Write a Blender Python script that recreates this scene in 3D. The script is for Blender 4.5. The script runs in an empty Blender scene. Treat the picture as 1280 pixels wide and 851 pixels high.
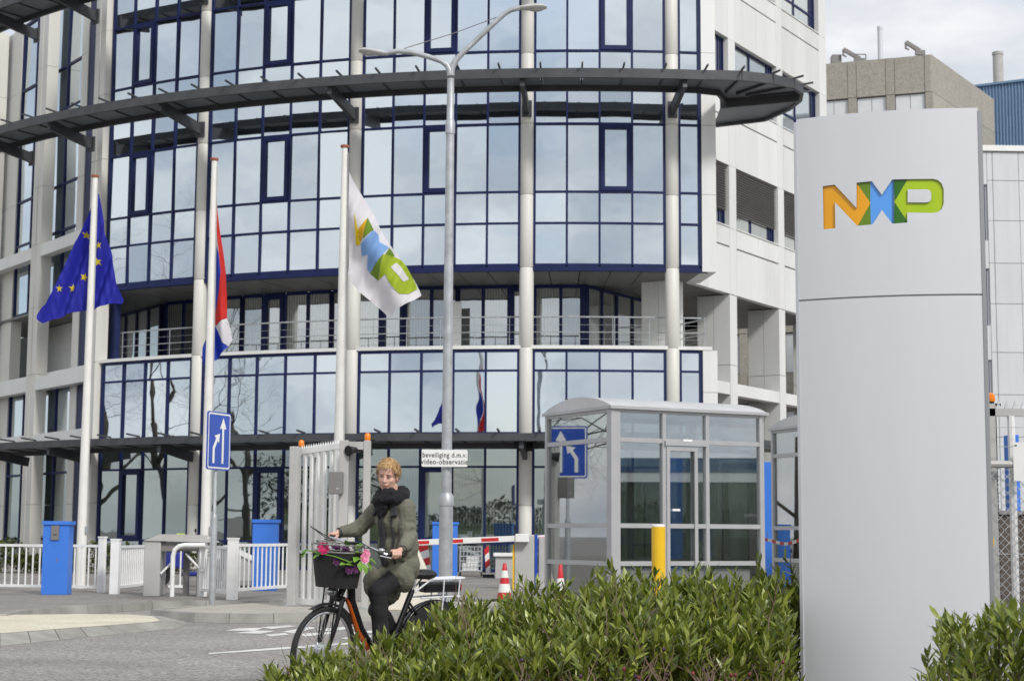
import bpy, bmesh, math, random
from mathutils import Vector, Matrix, Quaternion
from mathutils.geometry import delaunay_2d_cdt
random.seed(7)
rad = math.radians
S = bpy.context.scene
COL = S.collection

# ---------------------------------------------------------------- camera
F_PX, EYE = 2100.0, 1.25
cam_d = bpy.data.cameras.new('camera')
cam = bpy.data.objects.new('camera', cam_d)
COL.objects.link(cam)
cam_d.sensor_width = 36.0
cam_d.lens = 36.0 * F_PX / 1280.0
cam_d.clip_start, cam_d.clip_end = 0.1, 3000
cam_d.dof.use_dof = True
cam_d.dof.focus_distance = 12.5
cam_d.dof.aperture_fstop = 6.3
CAM_M = Matrix.Rotation(rad(-0.35), 3, 'Y') @ Matrix.Rotation(rad(96.587), 3, 'X')
cam.location = (0, 0, EYE)
cam.rotation_euler = CAM_M.to_euler()
S.camera = cam

# ---------------------------------------------------------------- sky, sun, exposure
SUN = Vector((0.42, -0.66, 0.62)).normalized()
w = bpy.data.worlds.new('World')
S.world = w
w.use_nodes = True
nt = w.node_tree
nt.nodes.clear()
def wn(t, **k):
    n = nt.nodes.new(t)
    for a, b in k.items(): setattr(n, a, b)
    return n
out = wn('ShaderNodeOutputWorld')
mix = wn('ShaderNodeMixShader')
bg1, bg2 = wn('ShaderNodeBackground'), wn('ShaderNodeBackground')
sky = wn('ShaderNodeTexSky', sky_type='NISHITA')
sky.sun_disc = False
sky.sun_elevation = math.asin(SUN.z)
sky.sun_rotation = math.atan2(SUN.x, SUN.y)
bg1.inputs['Strength'].default_value = 0.12
tc = wn('ShaderNodeTexCoord')
mp = wn('ShaderNodeMapping')
mp.inputs['Scale'].default_value = (1.0, 1.0, 2.6)
nz = wn('ShaderNodeTexNoise')
nz.inputs['Scale'].default_value = 2.6
nz.inputs['Detail'].default_value = 7
nz.inputs['Roughness'].default_value = 0.55
rp = wn('ShaderNodeValToRGB')
rp.color_ramp.elements[0].position = 0.30
rp.color_ramp.elements[0].color = (0.45, 0.45, 0.45, 1)
rp.color_ramp.elements[1].position = 0.52
rp.color_ramp.elements[1].color = (1, 1, 1, 1)
nz2 = wn('ShaderNodeTexNoise')
nz2.inputs['Scale'].default_value = 4.2
nz2.inputs['Detail'].default_value = 6
rp2 = wn('ShaderNodeValToRGB')
rp2.color_ramp.elements[0].position = 0.36
rp2.color_ramp.elements[0].color = (0.50, 0.545, 0.61, 1)
rp2.color_ramp.elements[1].position = 0.60
rp2.color_ramp.elements[1].color = (0.96, 0.96, 0.97, 1)
bg2.inputs['Strength'].default_value = 0.90
L = nt.links.new
L(tc.outputs['Generated'], mp.inputs['Vector'])
L(mp.outputs['Vector'], nz.inputs['Vector'])
L(mp.outputs['Vector'], nz2.inputs['Vector'])
L(nz.outputs['Fac'], rp.inputs['Fac'])
L(nz2.outputs['Fac'], rp2.inputs['Fac'])
L(sky.outputs['Color'], bg1.inputs['Color'])
L(rp2.outputs['Color'], bg2.inputs['Color'])
L(rp.outputs['Color'], mix.inputs['Fac'])
L(bg1.outputs['Background'], mix.inputs[1])
L(bg2.outputs['Background'], mix.inputs[2])
L(mix.outputs['Shader'], out.inputs['Surface'])
sun_d = bpy.data.lights.new('sun', 'SUN')
sun_d.energy = 1.9
sun_d.angle = rad(10)
sun_d.color = (1.0, 0.97, 0.92)
sun = bpy.data.objects.new('sun', sun_d)
COL.objects.link(sun)
sun.rotation_euler = (-SUN).to_track_quat('-Z', 'Y').to_euler()
sun.location = SUN * 200
S.view_settings.view_transform = 'Standard'
S.view_settings.look = 'None'
S.view_settings.exposure = 0.36
S.view_settings.gamma = 1
try:
    S.cycles.max_bounces = 10
    S.cycles.transparent_max_bounces = 16
    S.cycles.glossy_bounces = 5
    S.cycles.use_denoising = True
except Exception:
    pass

# ---------------------------------------------------------------- where a point seen in the photograph stands in the place
def ray(x, y):
    return CAM_M @ Vector(((x - 640) / F_PX, -(y - 425.5) / F_PX, -1.0))
def at(x, y, Y):
    d = ray(x, y)
    return Vector((0, 0, EYE)) + d * (Y / d.y)
def gnd(x, y, z=0.0):
    d = ray(x, y)
    return Vector((0, 0, EYE)) + d * ((z - EYE) / d.z)
def on_plane(x, y, p0, ang):
    d = ray(x, y)
    ux, uy = math.cos(rad(ang)), math.sin(rad(ang))
    det = d.x * (-uy) + ux * d.y
    s = (p0[0] * (-uy) + ux * p0[1]) / det
    t = (d.x * p0[1] - d.y * p0[0]) / det
    return t, EYE + s * d.z

# ---------------------------------------------------------------- mesh helpers
WM = {}
class MB:
    def __init__(self):
        self.v, self.f = [], []
    def add(self, vs, fs):
        b = len(self.v)
        self.v.extend([tuple(p) for p in vs])
        self.f.extend([tuple(i + b for i in q) for q in fs])
    def box(self, x0, x1, y0, y1, z0, z1, M=None):
        vs = [Vector((x, y, z)) for z in (z0, z1) for x, y in ((x0, y0), (x1, y0), (x1, y1), (x0, y1))]
        if M is not None: vs = [M @ p for p in vs]
        self.add(vs, [(3, 2, 1, 0), (4, 5, 6, 7), (0, 1, 5, 4), (1, 2, 6, 5), (2, 3, 7, 6), (3, 0, 4, 7)])
    def beam(self, p0, p1, wd, ht, up=(0, 0, 1)):
        p0, p1 = Vector(p0), Vector(p1)
        d = (p1 - p0).normalized()
        u = Vector(up)
        if abs(d.dot(u)) > 0.98: u = Vector((0, 1, 0))
        s = d.cross(u).normalized()
        u = s.cross(d).normalized()
        vs = [p + s * a * wd / 2 + u * b * ht / 2 for p in (p0, p1) for a, b in ((-1, -1), (1, -1), (1, 1), (-1, 1))]
        self.add(vs, [(3, 2, 1, 0), (4, 5, 6, 7), (0, 1, 5, 4), (1, 2, 6, 5), (2, 3, 7, 6), (3, 0, 4, 7)])
    def tube(self, pts, r, n=8, closed=False):
        pts = [Vector(p) for p in pts]
        m = len(pts)
        rs = r if isinstance(r, (list, tuple)) else [r] * m
        ref = None
        rings = []
        for i, p in enumerate(pts):
            a = pts[(i - 1) % m] if (closed or i > 0) else p
            b = pts[(i + 1) % m] if (closed or i < m - 1) else p
            d = (b - a)
            d = d.normalized() if d.length > 1e-9 else Vector((0, 0, 1))
            if ref is None:
                ref = d.orthogonal().normalized()
            ref = (ref - d * ref.dot(d))
            ref = ref.normalized() if ref.length > 1e-6 else d.orthogonal().normalized()
            q = d.cross(ref)
            rings.append([p + (ref * math.cos(2 * math.pi * k / n) + q * math.sin(2 * math.pi * k / n)) * rs[i] for k in range(n)])
        vs = [x for rg in rings for x in rg]
        fs = []
        for i in range(m if closed else m - 1):
            j = (i + 1) % m
            for k in range(n):
                k2 = (k + 1) % n
                fs.append((i * n + k, i * n + k2, j * n + k2, j * n + k))
        if not closed:
            fs.append(tuple(range(n - 1, -1, -1)))
            fs.append(tuple((m - 1) * n + k for k in range(n)))
        self.add(vs, fs)
    def lathe(self, prof, n=16, c=(0, 0, 0)):
        vs = []
        for r, z in prof:
            for k in range(n):
                a = 2 * math.pi * k / n
                vs.append((c[0] + r * math.cos(a), c[1] + r * math.sin(a), c[2] + z))
        fs = []
        for i in range(len(prof) - 1):
            for k in range(n):
                k2 = (k + 1) % n
                fs.append((i * n + k, i * n + k2, (i + 1) * n + k2, (i + 1) * n + k))
        fs.append(tuple(range(n - 1, -1, -1)))
        fs.append(tuple((len(prof) - 1) * n + k for k in range(n)))
        self.add(vs, fs)
    def prism(self, poly, z0, z1):
        n = len(poly)
        vs = [(p[0], p[1], z0) for p in poly] + [(p[0], p[1], z1) for p in poly]
        fs = [tuple(range(n - 1, -1, -1)), tuple(range(n, 2 * n))]
        for i in range(n):
            j = (i + 1) % n
            fs.append((i, j, n + j, n + i))
        self.add(vs, fs)
    def ell(self, c, r, nu=16, nv=10, M=None):
        c = Vector(c)
        if not isinstance(r, (tuple, list)): r = (r, r, r)
        vs = [Vector((0, 0, -r[2]))]
        for i in range(1, nv):
            th = math.pi * i / nv - math.pi / 2
            for k in range(nu):
                ph = 2 * math.pi * k / nu
                vs.append(Vector((r[0] * math.cos(th) * math.cos(ph), r[1] * math.cos(th) * math.sin(ph), r[2] * math.sin(th))))
        vs.append(Vector((0, 0, r[2])))
        if M is not None: vs = [M @ p for p in vs]
        vs = [p + c for p in vs]
        fs = []
        for k in range(nu):
            fs.append((0, 1 + (k + 1) % nu, 1 + k))
        for i in range(nv - 2):
            for k in range(nu):
                a, b = 1 + i * nu + k, 1 + i * nu + (k + 1) % nu
                fs.append((a, b, b + nu, a + nu))
        e = len(vs) - 1
        o = 1 + (nv - 2) * nu
        for k in range(nu):
            fs.append((o + k, o + (k + 1) % nu, e))
        self.add(vs, fs)
    def cap(self, p0, p1, r0, r1, n=12):
        p0, p1 = Vector(p0), Vector(p1)
        d = (p1 - p0)
        if d.length < 1e-6: return self.ell(p0, r0)
        u = d.normalized()
        pts, rs = [], []
        for a in (-1, -0.8, -0.5, 0):
            pts.append(p0 + u * (a * r0)); rs.append(max(r0 * math.sqrt(max(0, 1 - a * a)), r0 * 0.05))
        for a in (0, 0.5, 0.8, 1):
            pts.append(p1 + u * (a * r1)); rs.append(max(r1 * math.sqrt(max(0, 1 - a * a)), r1 * 0.05))
        self.tube(pts, rs, n)
    def mesh(self, name, mat=None, smooth=False, sharp=40, recalc=True):
        me = bpy.data.meshes.new(name)
        me.from_pydata(self.v, [], self.f)
        if recalc and len(self.f) < 60000:
            bm = bmesh.new()
            bm.from_mesh(me)
            bmesh.ops.recalc_face_normals(bm, faces=bm.faces)
            bm.to_mesh(me)
            bm.free()
        me.update()
        if mat: me.materials.append(mat)
        if smooth:
            me.shade_smooth()
            if sharp: me.set_sharp_from_angle(angle=rad(sharp))
        return me
    def build(self, name, mat, parent=None, smooth=False, world=False, sharp=40, bevel=0, recalc=True):
        """one mesh object; with world=True the vertices are given in world space, else in the parent's own frame"""
        if world and parent is not None:
            Mi = WM[parent.name].inverted()
            self.v = [tuple(Mi @ Vector(p)) for p in self.v]
        o = bpy.data.objects.new(name, self.mesh(name, mat, smooth, sharp, recalc))
        COL.objects.link(o)
        if parent is not None: o.parent = parent
        WM[o.name] = WM[parent.name].copy() if parent is not None else Matrix()
        if bevel:
            b = o.modifiers.new('bevel', 'BEVEL')
            b.width = bevel
            b.segments = 2
            b.limit_method = 'ANGLE'
        return o

def tag(o, label=None, cat=None, group=None, kind=None):
    if label: o['label'] = label
    if cat: o['category'] = cat
    if group: o['group'] = group
    if kind: o['kind'] = kind
    return o
def thing(name, label, cat, loc=(0, 0, 0), rotz=0.0, group=None, M=None):
    o = bpy.data.objects.new(name, None)
    o.empty_display_size = 0.2
    COL.objects.link(o)
    mm = Matrix.Translation(loc) @ Matrix.Rotation(rotz, 4, 'Z') if M is None else M
    o.matrix_world = mm
    o.location, o.rotation_euler = mm.to_translation(), mm.to_euler()
    WM[o.name] = mm
    return tag(o, label, cat, group)
def inst(name, me, parent, M, world=False):
    """a part that shares its mesh with its likes"""
    o = bpy.data.objects.new(name, me)
    COL.objects.link(o)
    o.parent = parent
    if world: M = WM[parent.name].inverted() @ M
    loc, q, sc = M.decompose()
    o.location, o.rotation_euler, o.scale = loc, q.to_euler(), sc
    WM[o.name] = WM[parent.name] @ M
    return o
def copy_tree(o, parent=None):
    c = o.copy()
    COL.objects.link(c)
    if parent is not None: c.parent = parent
    WM[c.name] = WM[o.name].copy()
    for ch in list(o.children): copy_tree(ch, c)
    return c
def place(o, loc, rotz):
    o.location = loc
    o.rotation_euler = (0, 0, rotz)
    WM[o.name] = Matrix.Translation(loc) @ Matrix.Rotation(rotz, 4, 'Z')
def TR(x, y, z, rz=0.0):
    return Matrix.Translation((x, y, z)) @ Matrix.Rotation(rz, 4, 'Z')

# ---------------------------------------------------------------- materials
def new_mat(name):
    m = bpy.data.materials.new(name)
    m.use_nodes = True
    return m, m.node_tree, m.node_tree.nodes['Principled BSDF']
def mat(name, col, rough=0.5, metal=0.0, var=0.12, scale=3.0, bump=0.0, bscale=60.0, streak=False, spec=0.5, dirt=0.0, island=0.0):
    m, t, p = new_mat(name)
    p.inputs['Roughness'].default_value = rough
    p.inputs['Metallic'].default_value = metal
    p.inputs['Specular IOR Level'].default_value = spec
    tc = t.nodes.new('ShaderNodeTexCoord')
    mp = t.nodes.new('ShaderNodeMapping')
    if streak: mp.inputs['Scale'].default_value = (1.0, 1.0, 0.12)
    t.links.new(tc.outputs['Object'], mp.inputs['Vector'])
    nz = t.nodes.new('ShaderNodeTexNoise')
    nz.inputs['Scale'].default_value = scale
    nz.inputs['Detail'].default_value = 6
    t.links.new(mp.outputs['Vector'], nz.inputs['Vector'])
    rp = t.nodes.new('ShaderNodeValToRGB')
    lo = tuple(c * (1 - var) for c in col)
    hi = tuple(min(1, c * (1 + var)) for c in col)
    rp.color_ramp.elements[0].position, rp.color_ramp.elements[1].position = 0.3, 0.7
    rp.color_ramp.elements[0].color = (*lo, 1)
    rp.color_ramp.elements[1].color = (*hi, 1)
    t.links.new(nz.outputs['Fac'], rp.inputs['Fac'])
    src = rp.outputs['Color']
    if island:
        oi = t.nodes.new('ShaderNodeObjectInfo')
        ma = t.nodes.new('ShaderNodeMapRange')
        ma.inputs['To Min'].default_value, ma.inputs['To Max'].default_value = 1 - island, 1 + island
        t.links.new(oi.outputs['Random'], ma.inputs['Value'])
        mx = t.nodes.new('ShaderNodeVectorMath')
        mx.operation = 'SCALE'
        t.links.new(src, mx.inputs[0])
        t.links.new(ma.outputs['Result'], mx.inputs['Scale'])
        src = mx.outputs['Vector']
    if dirt:
        n2 = t.nodes.new('ShaderNodeTexNoise')
        n2.inputs['Scale'].default_value = scale * 0.35
        n2.inputs['Detail'].default_value = 8
        n2.inputs['Roughness'].default_value = 0.7
        t.links.new(mp.outputs['Vector'], n2.inputs['Vector'])
        r2 = t.nodes.new('ShaderNodeValToRGB')
        r2.color_ramp.elements[0].position, r2.color_ramp.elements[1].position = 0.5, 0.72
        r2.color_ramp.elements[0].color = (1, 1, 1, 1)
        r2.color_ramp.elements[1].color = (1 - dirt, 1 - dirt * 1.05, 1 - dirt * 1.15, 1)
        t.links.new(n2.outputs['Fac'], r2.inputs['Fac'])
        mu = t.nodes.new('ShaderNodeMixRGB')
        mu.blend_type = 'MULTIPLY'
        mu.inputs['Fac'].default_value = 1
        t.links.new(src, mu.inputs['Color1'])
        t.links.new(r2.outputs['Color'], mu.inputs['Color2'])
        src = mu.outputs['Color']
    t.links.new(src, p.inputs['Base Color'])
    if bump:
        nb = t.nodes.new('ShaderNodeTexNoise')
        nb.inputs['Scale'].default_value = bscale
        nb.inputs['Detail'].default_value = 4
        t.links.new(tc.outputs['Object'], nb.inputs['Vector'])
        bp = t.nodes.new('ShaderNodeBump')
        bp.inputs['Strength'].default_value = bump
        bp.inputs['Distance'].default_value = 0.01
        t.links.new(nb.outputs['Fac'], bp.inputs['Height'])
        t.links.new(bp.outputs['Normal'], p.inputs['Normal'])
    return m
def coated_glass(name, tint, body, fac, wob=0.05, stripes=0.0):
    """mirror coated facade glazing: a tinted reflection over a dim room or curtain"""
    m, t, p = new_mat(name)
    t.nodes.remove(p)
    o = t.nodes['Material Output']
    gl = t.nodes.new('ShaderNodeBsdfGlossy')
    gl.inputs['Color'].default_value = (*tint, 1)
    gl.inputs['Roughness'].default_value = 0.012
    df = t.nodes.new('ShaderNodeBsdfDiffuse')
    oi = t.nodes.new('ShaderNodeObjectInfo')
    tc = t.nodes.new('ShaderNodeTexCoord')
    wv = t.nodes.new('ShaderNodeTexWave')
    wv.wave_type = 'BANDS'
    wv.bands_direction = 'X'
    wv.inputs['Scale'].default_value = 3.4
    wv.inputs['Distortion'].default_value = 0.4
    t.links.new(tc.outputs['Object'], wv.inputs['Vector'])
    rp = t.nodes.new('ShaderNodeMapRange')
    rp.inputs['To Min'].default_value, rp.inputs['To Max'].default_value = 1 - stripes, 1 + stripes
    t.links.new(wv.outputs['Fac'], rp.inputs['Value'])
    vm = t.nodes.new('ShaderNodeVectorMath')
    vm.operation = 'SCALE'
    vm.inputs[0].default_value = body
    r2 = t.nodes.new('ShaderNodeMapRange')
    r2.inputs['To Min'].default_value, r2.inputs['To Max'].default_value = 0.5, 1.8
    t.links.new(oi.outputs['Random'], r2.inputs['Value'])
    mu = t.nodes.new('ShaderNodeMath')
    mu.operation = 'MULTIPLY'
    t.links.new(rp.outputs['Result'], mu.inputs[0])
    t.links.new(r2.outputs['Result'], mu.inputs[1])
    t.links.new(mu.outputs['Value'], vm.inputs['Scale'])
    t.links.new(vm.outputs['Vector'], df.inputs['Color'])
    nb = t.nodes.new('ShaderNodeTexNoise')
    nb.inputs['Scale'].default_value = 1.3
    nb.inputs['Detail'].default_value = 1
    gm = t.nodes.new('ShaderNodeNewGeometry')
    t.links.new(gm.outputs['Position'], nb.inputs['Vector'])
    bp = t.nodes.new('ShaderNodeBump')
    bp.inputs['Strength'].default_value = wob
    bp.inputs['Distance'].default_value = 0.05
    t.links.new(nb.outputs['Fac'], bp.inputs['Height'])
    t.links.new(bp.outputs['Normal'], gl.inputs['Normal'])
    mx = t.nodes.new('ShaderNodeMixShader')
    fr = t.nodes.new('ShaderNodeLayerWeight')
    fr.inputs['Blend'].default_value = 0.35
    mr = t.nodes.new('ShaderNodeMapRange')
    mr.inputs['To Min'].default_value, mr.inputs['To Max'].default_value = fac, min(1, fac + 0.3)
    t.links.new(fr.outputs['Fresnel'], mr.inputs['Value'])
    t.links.new(mr.outputs['Result'], mx.inputs['Fac'])
    t.links.new(df.outputs['BSDF'], mx.inputs[1])
    t.links.new(gl.outputs['BSDF'], mx.inputs[2])
    t.links.new(mx.outputs['Shader'], o.inputs['Surface'])
    return m
def clear_glass(name, tint=(0.55, 0.6, 0.58), refl=0.35):
    m, t, p = new_mat(name)
    t.nodes.remove(p)
    o = t.nodes['Material Output']
    tr = t.nodes.new('ShaderNodeBsdfTransparent')
    tr.inputs['Color'].default_value = (*tint, 1)
    gl = t.nodes.new('ShaderNodeBsdfGlossy')
    gl.inputs['Color'].default_value = (0.9, 0.92, 0.93, 1)
    gl.inputs['Roughness'].default_value = 0.01
    fr = t.nodes.new('ShaderNodeLayerWeight')
    fr.inputs['Blend'].default_value = 0.3
    mr = t.nodes.new('ShaderNodeMapRange')
    mr.inputs['To Min'].default_value, mr.inputs['To Max'].default_value = refl, 0.95
    mx = t.nodes.new('ShaderNodeMixShader')
    t.links.new(fr.outputs['Fresnel'], mr.inputs['Value'])
    t.links.new(mr.outputs['Result'], mx.inputs['Fac'])
    t.links.new(tr.outputs['BSDF'], mx.inputs[1])
    t.links.new(gl.outputs['BSDF'], mx.inputs[2])
    t.links.new(mx.outputs['Shader'], o.inputs['Surface'])
    return m
def leaf_mat(name, dark, light, per_object=False, trans=0.3, rough=0.38):
    m, t, p = new_mat(name)
    o = t.nodes['Material Output']
    if per_object:
        src = t.nodes.new('ShaderNodeObjectInfo').outputs['Random']
    else:
        src = t.nodes.new('ShaderNodeNewGeometry').outputs['Random Per Island']
    rp = t.nodes.new('ShaderNodeValToRGB')
    rp.color_ramp.elements[0].color = (*dark, 1)
    rp.color_ramp.elements[1].color = (*light, 1)
    e = rp.color_ramp.elements.new(0.9)
    e.color = tuple(0.35 * a + 0.65 * b for a, b in zip(dark, light)) + (1,)
    rp.color_ramp.elements[0].position = 0.1
    t.links.new(src, rp.inputs['Fac'])
    t.links.new(rp.outputs['Color'], p.inputs['Base Color'])
    p.inputs['Roughness'].default_value = rough
    tl = t.nodes.new('ShaderNodeBsdfTranslucent')
    t.links.new(rp.outputs['Color'], tl.inputs['Color'])
    mx = t.nodes.new('ShaderNodeMixShader')
    mx.inputs['Fac'].default_value = trans
    t.links.new(p.outputs['BSDF'], mx.inputs[1])
    t.links.new(tl.outputs['BSDF'], mx.inputs[2])
    t.links.new(mx.outputs['Shader'], o.inputs['Surface'])
    return m

M_WHITE = mat('white_enamel_panel', (0.70, 0.705, 0.685), 0.45, var=0.05, scale=0.9, streak=True, dirt=0.17, island=0.04)
M_COLUMN = mat('white_column_paint', (0.64, 0.63, 0.585), 0.5, var=0.07, scale=1.5, streak=True, dirt=0.14)
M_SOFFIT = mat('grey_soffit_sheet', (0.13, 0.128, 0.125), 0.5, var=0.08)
M_BLUE = mat('dark_blue_frame', (0.008, 0.016, 0.078), 0.5, var=0.15, spec=0.25)
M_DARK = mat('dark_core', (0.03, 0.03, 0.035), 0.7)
M_RING = mat('dark_grey_steel', (0.062, 0.065, 0.072), 0.5, 0.15, var=0.2, scale=2, dirt=0.1)
M_LOUVRE = mat('grey_sunshade_panel', (0.17, 0.185, 0.205), 0.5, var=0.12, scale=1)
M_GLASS = coated_glass('coated_facade_glass', (0.70, 0.77, 0.82), (0.022, 0.027, 0.032), 0.82, 0.05, 0.3)
M_GLASS_G = coated_glass('ground_floor_glass', (0.62, 0.70, 0.70), (0.030, 0.040, 0.037), 0.44, 0.03, 0.7)
M_GLASS_B = coated_glass('balcony_glass', (0.74, 0.79, 0.82), (0.26, 0.26, 0.235), 0.50, 0.05, 0.4)
M_GLASS_W = coated_glass('wing_window_glass', (0.85, 0.88, 0.86), (0.30, 0.30, 0.28), 0.55, 0.02, 0.1)
M_BOOTH_GLASS = clear_glass('booth_glass', (0.84, 0.88, 0.87), 0.36)
M_ALU = mat('booth_aluminium', (0.42, 0.42, 0.43), 0.4, 0.25, var=0.06)
M_STEEL = mat('galvanised_steel', (0.40, 0.42, 0.44), 0.45, 0.35, var=0.16, scale=7, bump=0.05)
M_RAILW = mat('white_railing_paint', (0.80, 0.80, 0.79), 0.4, var=0.06, dirt=0.1, scale=4)
M_POLEW = mat('white_flagpole_paint', (0.75, 0.74, 0.70), 0.4, var=0.05, dirt=0.08)
M_TOTEM = mat('bright_blue_paint', (0.045, 0.19, 0.68), 0.38, var=0.05, dirt=0.08)
M_GREYP = mat('light_grey_paint', (0.44, 0.435, 0.42), 0.5, var=0.07, dirt=0.1)
M_MIDG = mat('mid_grey_paint', (0.19, 0.18, 0.175), 0.5, var=0.08)
M_BLACK = mat('black_rubber', (0.012, 0.012, 0.014), 0.6, var=0.2)
M_BLACKG = mat('black_gloss_paint', (0.010, 0.010, 0.012), 0.25, var=0.1)
M_RED = mat('red_reflective', (0.55, 0.015, 0.02), 0.4, var=0.08)
M_YELLOW = mat('yellow_paint', (0.75, 0.46, 0.01), 0.4, var=0.06, dirt=0.1)
M_ORANGE = mat('orange_lens', (0.85, 0.22, 0.01), 0.25, var=0.05)
M_SIGNW = mat('white_sign_face', (0.78, 0.78, 0.76), 0.4, var=0.04)
M_SIGNB = mat('blue_sign_face', (0.015, 0.07, 0.42), 0.35, var=0.05)
M_INK = mat('black_ink', (0.02, 0.02, 0.02), 0.5, var=0.05)
M_CONC = mat('grey_concrete', (0.36, 0.34, 0.31), 0.85, var=0.14, scale=2.5, bump=0.15, bscale=30, dirt=0.25)
M_KERB = mat('kerb_concrete', (0.30, 0.29, 0.265), 0.85, var=0.16, scale=3, bump=0.2, bscale=25, dirt=0.3, island=0.10)
# ================================================================ the setting: ground, road, pavements, kerbs
def ground_mat(name, col, var, speck, sc=1.2, dirt=0.2, bump=0.35):
    m = mat(name, col, 0.9, var=var, scale=sc, dirt=dirt, bump=bump, bscale=90)
    t = m.node_tree
    p = t.nodes['Principled BSDF']
    lk = p.inputs['Base Color'].links[0]
    src = lk.from_socket
    tc = t.nodes.new('ShaderNodeTexCoord')
    vo = t.nodes.new('ShaderNodeTexVoronoi')
    vo.inputs['Scale'].default_value = 38
    t.links.new(tc.outputs['Object'], vo.inputs['Vector'])
    sp = t.nodes.new('ShaderNodeSeparateColor')
    t.links.new(vo.outputs['Color'], sp.inputs['Color'])
    mr = t.nodes.new('ShaderNodeMapRange')
    mr.inputs['To Min'].default_value, mr.inputs['To Max'].default_value = 1 - speck, 1 + speck
    t.links.new(sp.outputs['Red'], mr.inputs['Value'])
    vm = t.nodes.new('ShaderNodeVectorMath')
    vm.operation = 'SCALE'
    t.links.new(src, vm.inputs[0])
    t.links.new(mr.outputs['Result'], vm.inputs['Scale'])
    t.links.new(vm.outputs['Vector'], p.inputs['Base Color'])
    return m
M_ASPH = ground_mat('worn_asphalt', (0.265, 0.248, 0.235), 0.16, 0.42, 0.5, dirt=0.32)
M_PAVE = ground_mat('brown_grey_pavement', (0.23, 0.212, 0.195), 0.14, 0.25, 0.8)
M_LPAVE = ground_mat('pale_pavement', (0.40, 0.375, 0.325), 0.12, 0.2, 1.0)
M_CREAM = ground_mat('cream_island_surface', (0.60, 0.56, 0.44), 0.12, 0.14, 1.0, dirt=0.25)
M_SOIL = ground_mat('dark_soil', (0.06, 0.045, 0.03), 0.3, 0.5, 2.0)
M_MARK = mat('road_marking_paint', (0.66, 0.66, 0.63), 0.7, var=0.12, scale=6, dirt=0.3)

def sheet(name, poly, z, m, bottom=None):
    b = MB()
    if bottom is None:
        b.add([(p[0], p[1], z) for p in poly], [tuple(range(len(poly)))])
    else:
        b.prism([(p[0], p[1]) for p in poly], bottom, z)
    o = b.build(name, m)
    return tag(o, kind='structure')
g = MB()
R = 900
g.add([(-R, -R, 0), (R, -R, 0), (R, R, 0), (-R, R, 0)], [(0, 1, 2, 3)])
tag(g.build('road', M_ASPH), kind='structure')

# pavement in front of the building (one big raised slab) with its kerb
ZP = 0.12
pv = [gnd(-60, 770, ZP), gnd(0, 767, ZP), gnd(30, 762, ZP), gnd(100, 757, ZP), gnd(184, 752, ZP), gnd(255, 751, ZP), gnd(330, 750.5, ZP)]
pv_poly = [(-60, 22.0)] + [(p.x, p.y) for p in pv] + [(-3.6, 29.4), (14, 30.2), (60, 31), (60, 76), (-60, 76)]
sheet('pavement', pv_poly, ZP, M_PAVE, 0.004)
# raised island that carries the gate, the blue arrow sign and the cones
isl_f = [gnd(200, 761.5, ZP), gnd(225, 764, ZP), gnd(252, 766, ZP), gnd(290, 767, ZP), gnd(340, 767, ZP), gnd(400, 766, ZP), gnd(470, 765.5, ZP), gnd(560, 764, ZP), gnd(680, 762, ZP), gnd(820, 760, ZP), gnd(1000, 758, ZP)]
isl_poly = [(p.x, p.y) for p in isl_f] + [(9, 26.5), (9, 29.2), (-1.5, 28.9), (-4.2, 27.9), (-4.9, 26.3)]
sheet('traffic_island', isl_poly, ZP - 0.004, M_LPAVE, 0.003)
# kerb stones along both front edges
def kerb_run(parent_name, pts, z, wd=0.16, step=1.0):
    k = 0
    root = bpy.data.objects.new(parent_name, None)
    COL.objects.link(root)
    WM[root.name] = Matrix()
    tag(root, kind='structure')
    # resample the run into stones about a metre long
    P = [Vector((p[0], p[1], 0)) for p in pts]
    acc = [P[0]]
    for a, b in zip(P[:-1], P[1:]):
        n = max(1, round((b - a).length / step))
        for i in range(1, n + 1): acc.append(a.lerp(b, i / n))
    dirs = [(acc[min(i + 1, len(acc) - 1)] - acc[max(i - 1, 0)]).normalized() for i in range(len(acc))]
    for i in range(len(acc) - 1):
        a, b = acc[i], acc[i + 1]
        d = (b - a).normalized()
        sa, sb = Vector((dirs[i].y, -dirs[i].x, 0)), Vector((dirs[i + 1].y, -dirs[i + 1].x, 0))
        a2, b2 = a + d * 0.004, b - d * 0.004
        m = MB()
        j = random.uniform(-0.004, 0.004)
        q = [a2 - sa * 0.02, b2 - sb * 0.02, b2 + sb * wd, a2 + sa * wd]
        qt = [a2 - sa * 0.02, b2 - sb * 0.02, b2 + sb * (wd - 0.03), a2 + sa * (wd - 0.03)]
        m.add([(p.x, p.y, 0.002) for p in q] + [(p.x, p.y, z + j) for p in qt],
              [(3, 2, 1, 0), (4, 5, 6, 7), (0, 1, 5, 4), (1, 2, 6, 5), (2, 3, 7, 6), (3, 0, 4, 7)])
        m.build('kerb_stone', M_KERB, root)
    return root
kerb_run('kerb', [(-9, 22.8)] + [(p.x, p.y) for p in pv[1:]] + [(-3.6, 29.4)], ZP + 0.012)
kerb_run('kerb', [(-4.9, 26.3)] + [(p.x, p.y) for p in isl_f], ZP + 0.01)
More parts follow.
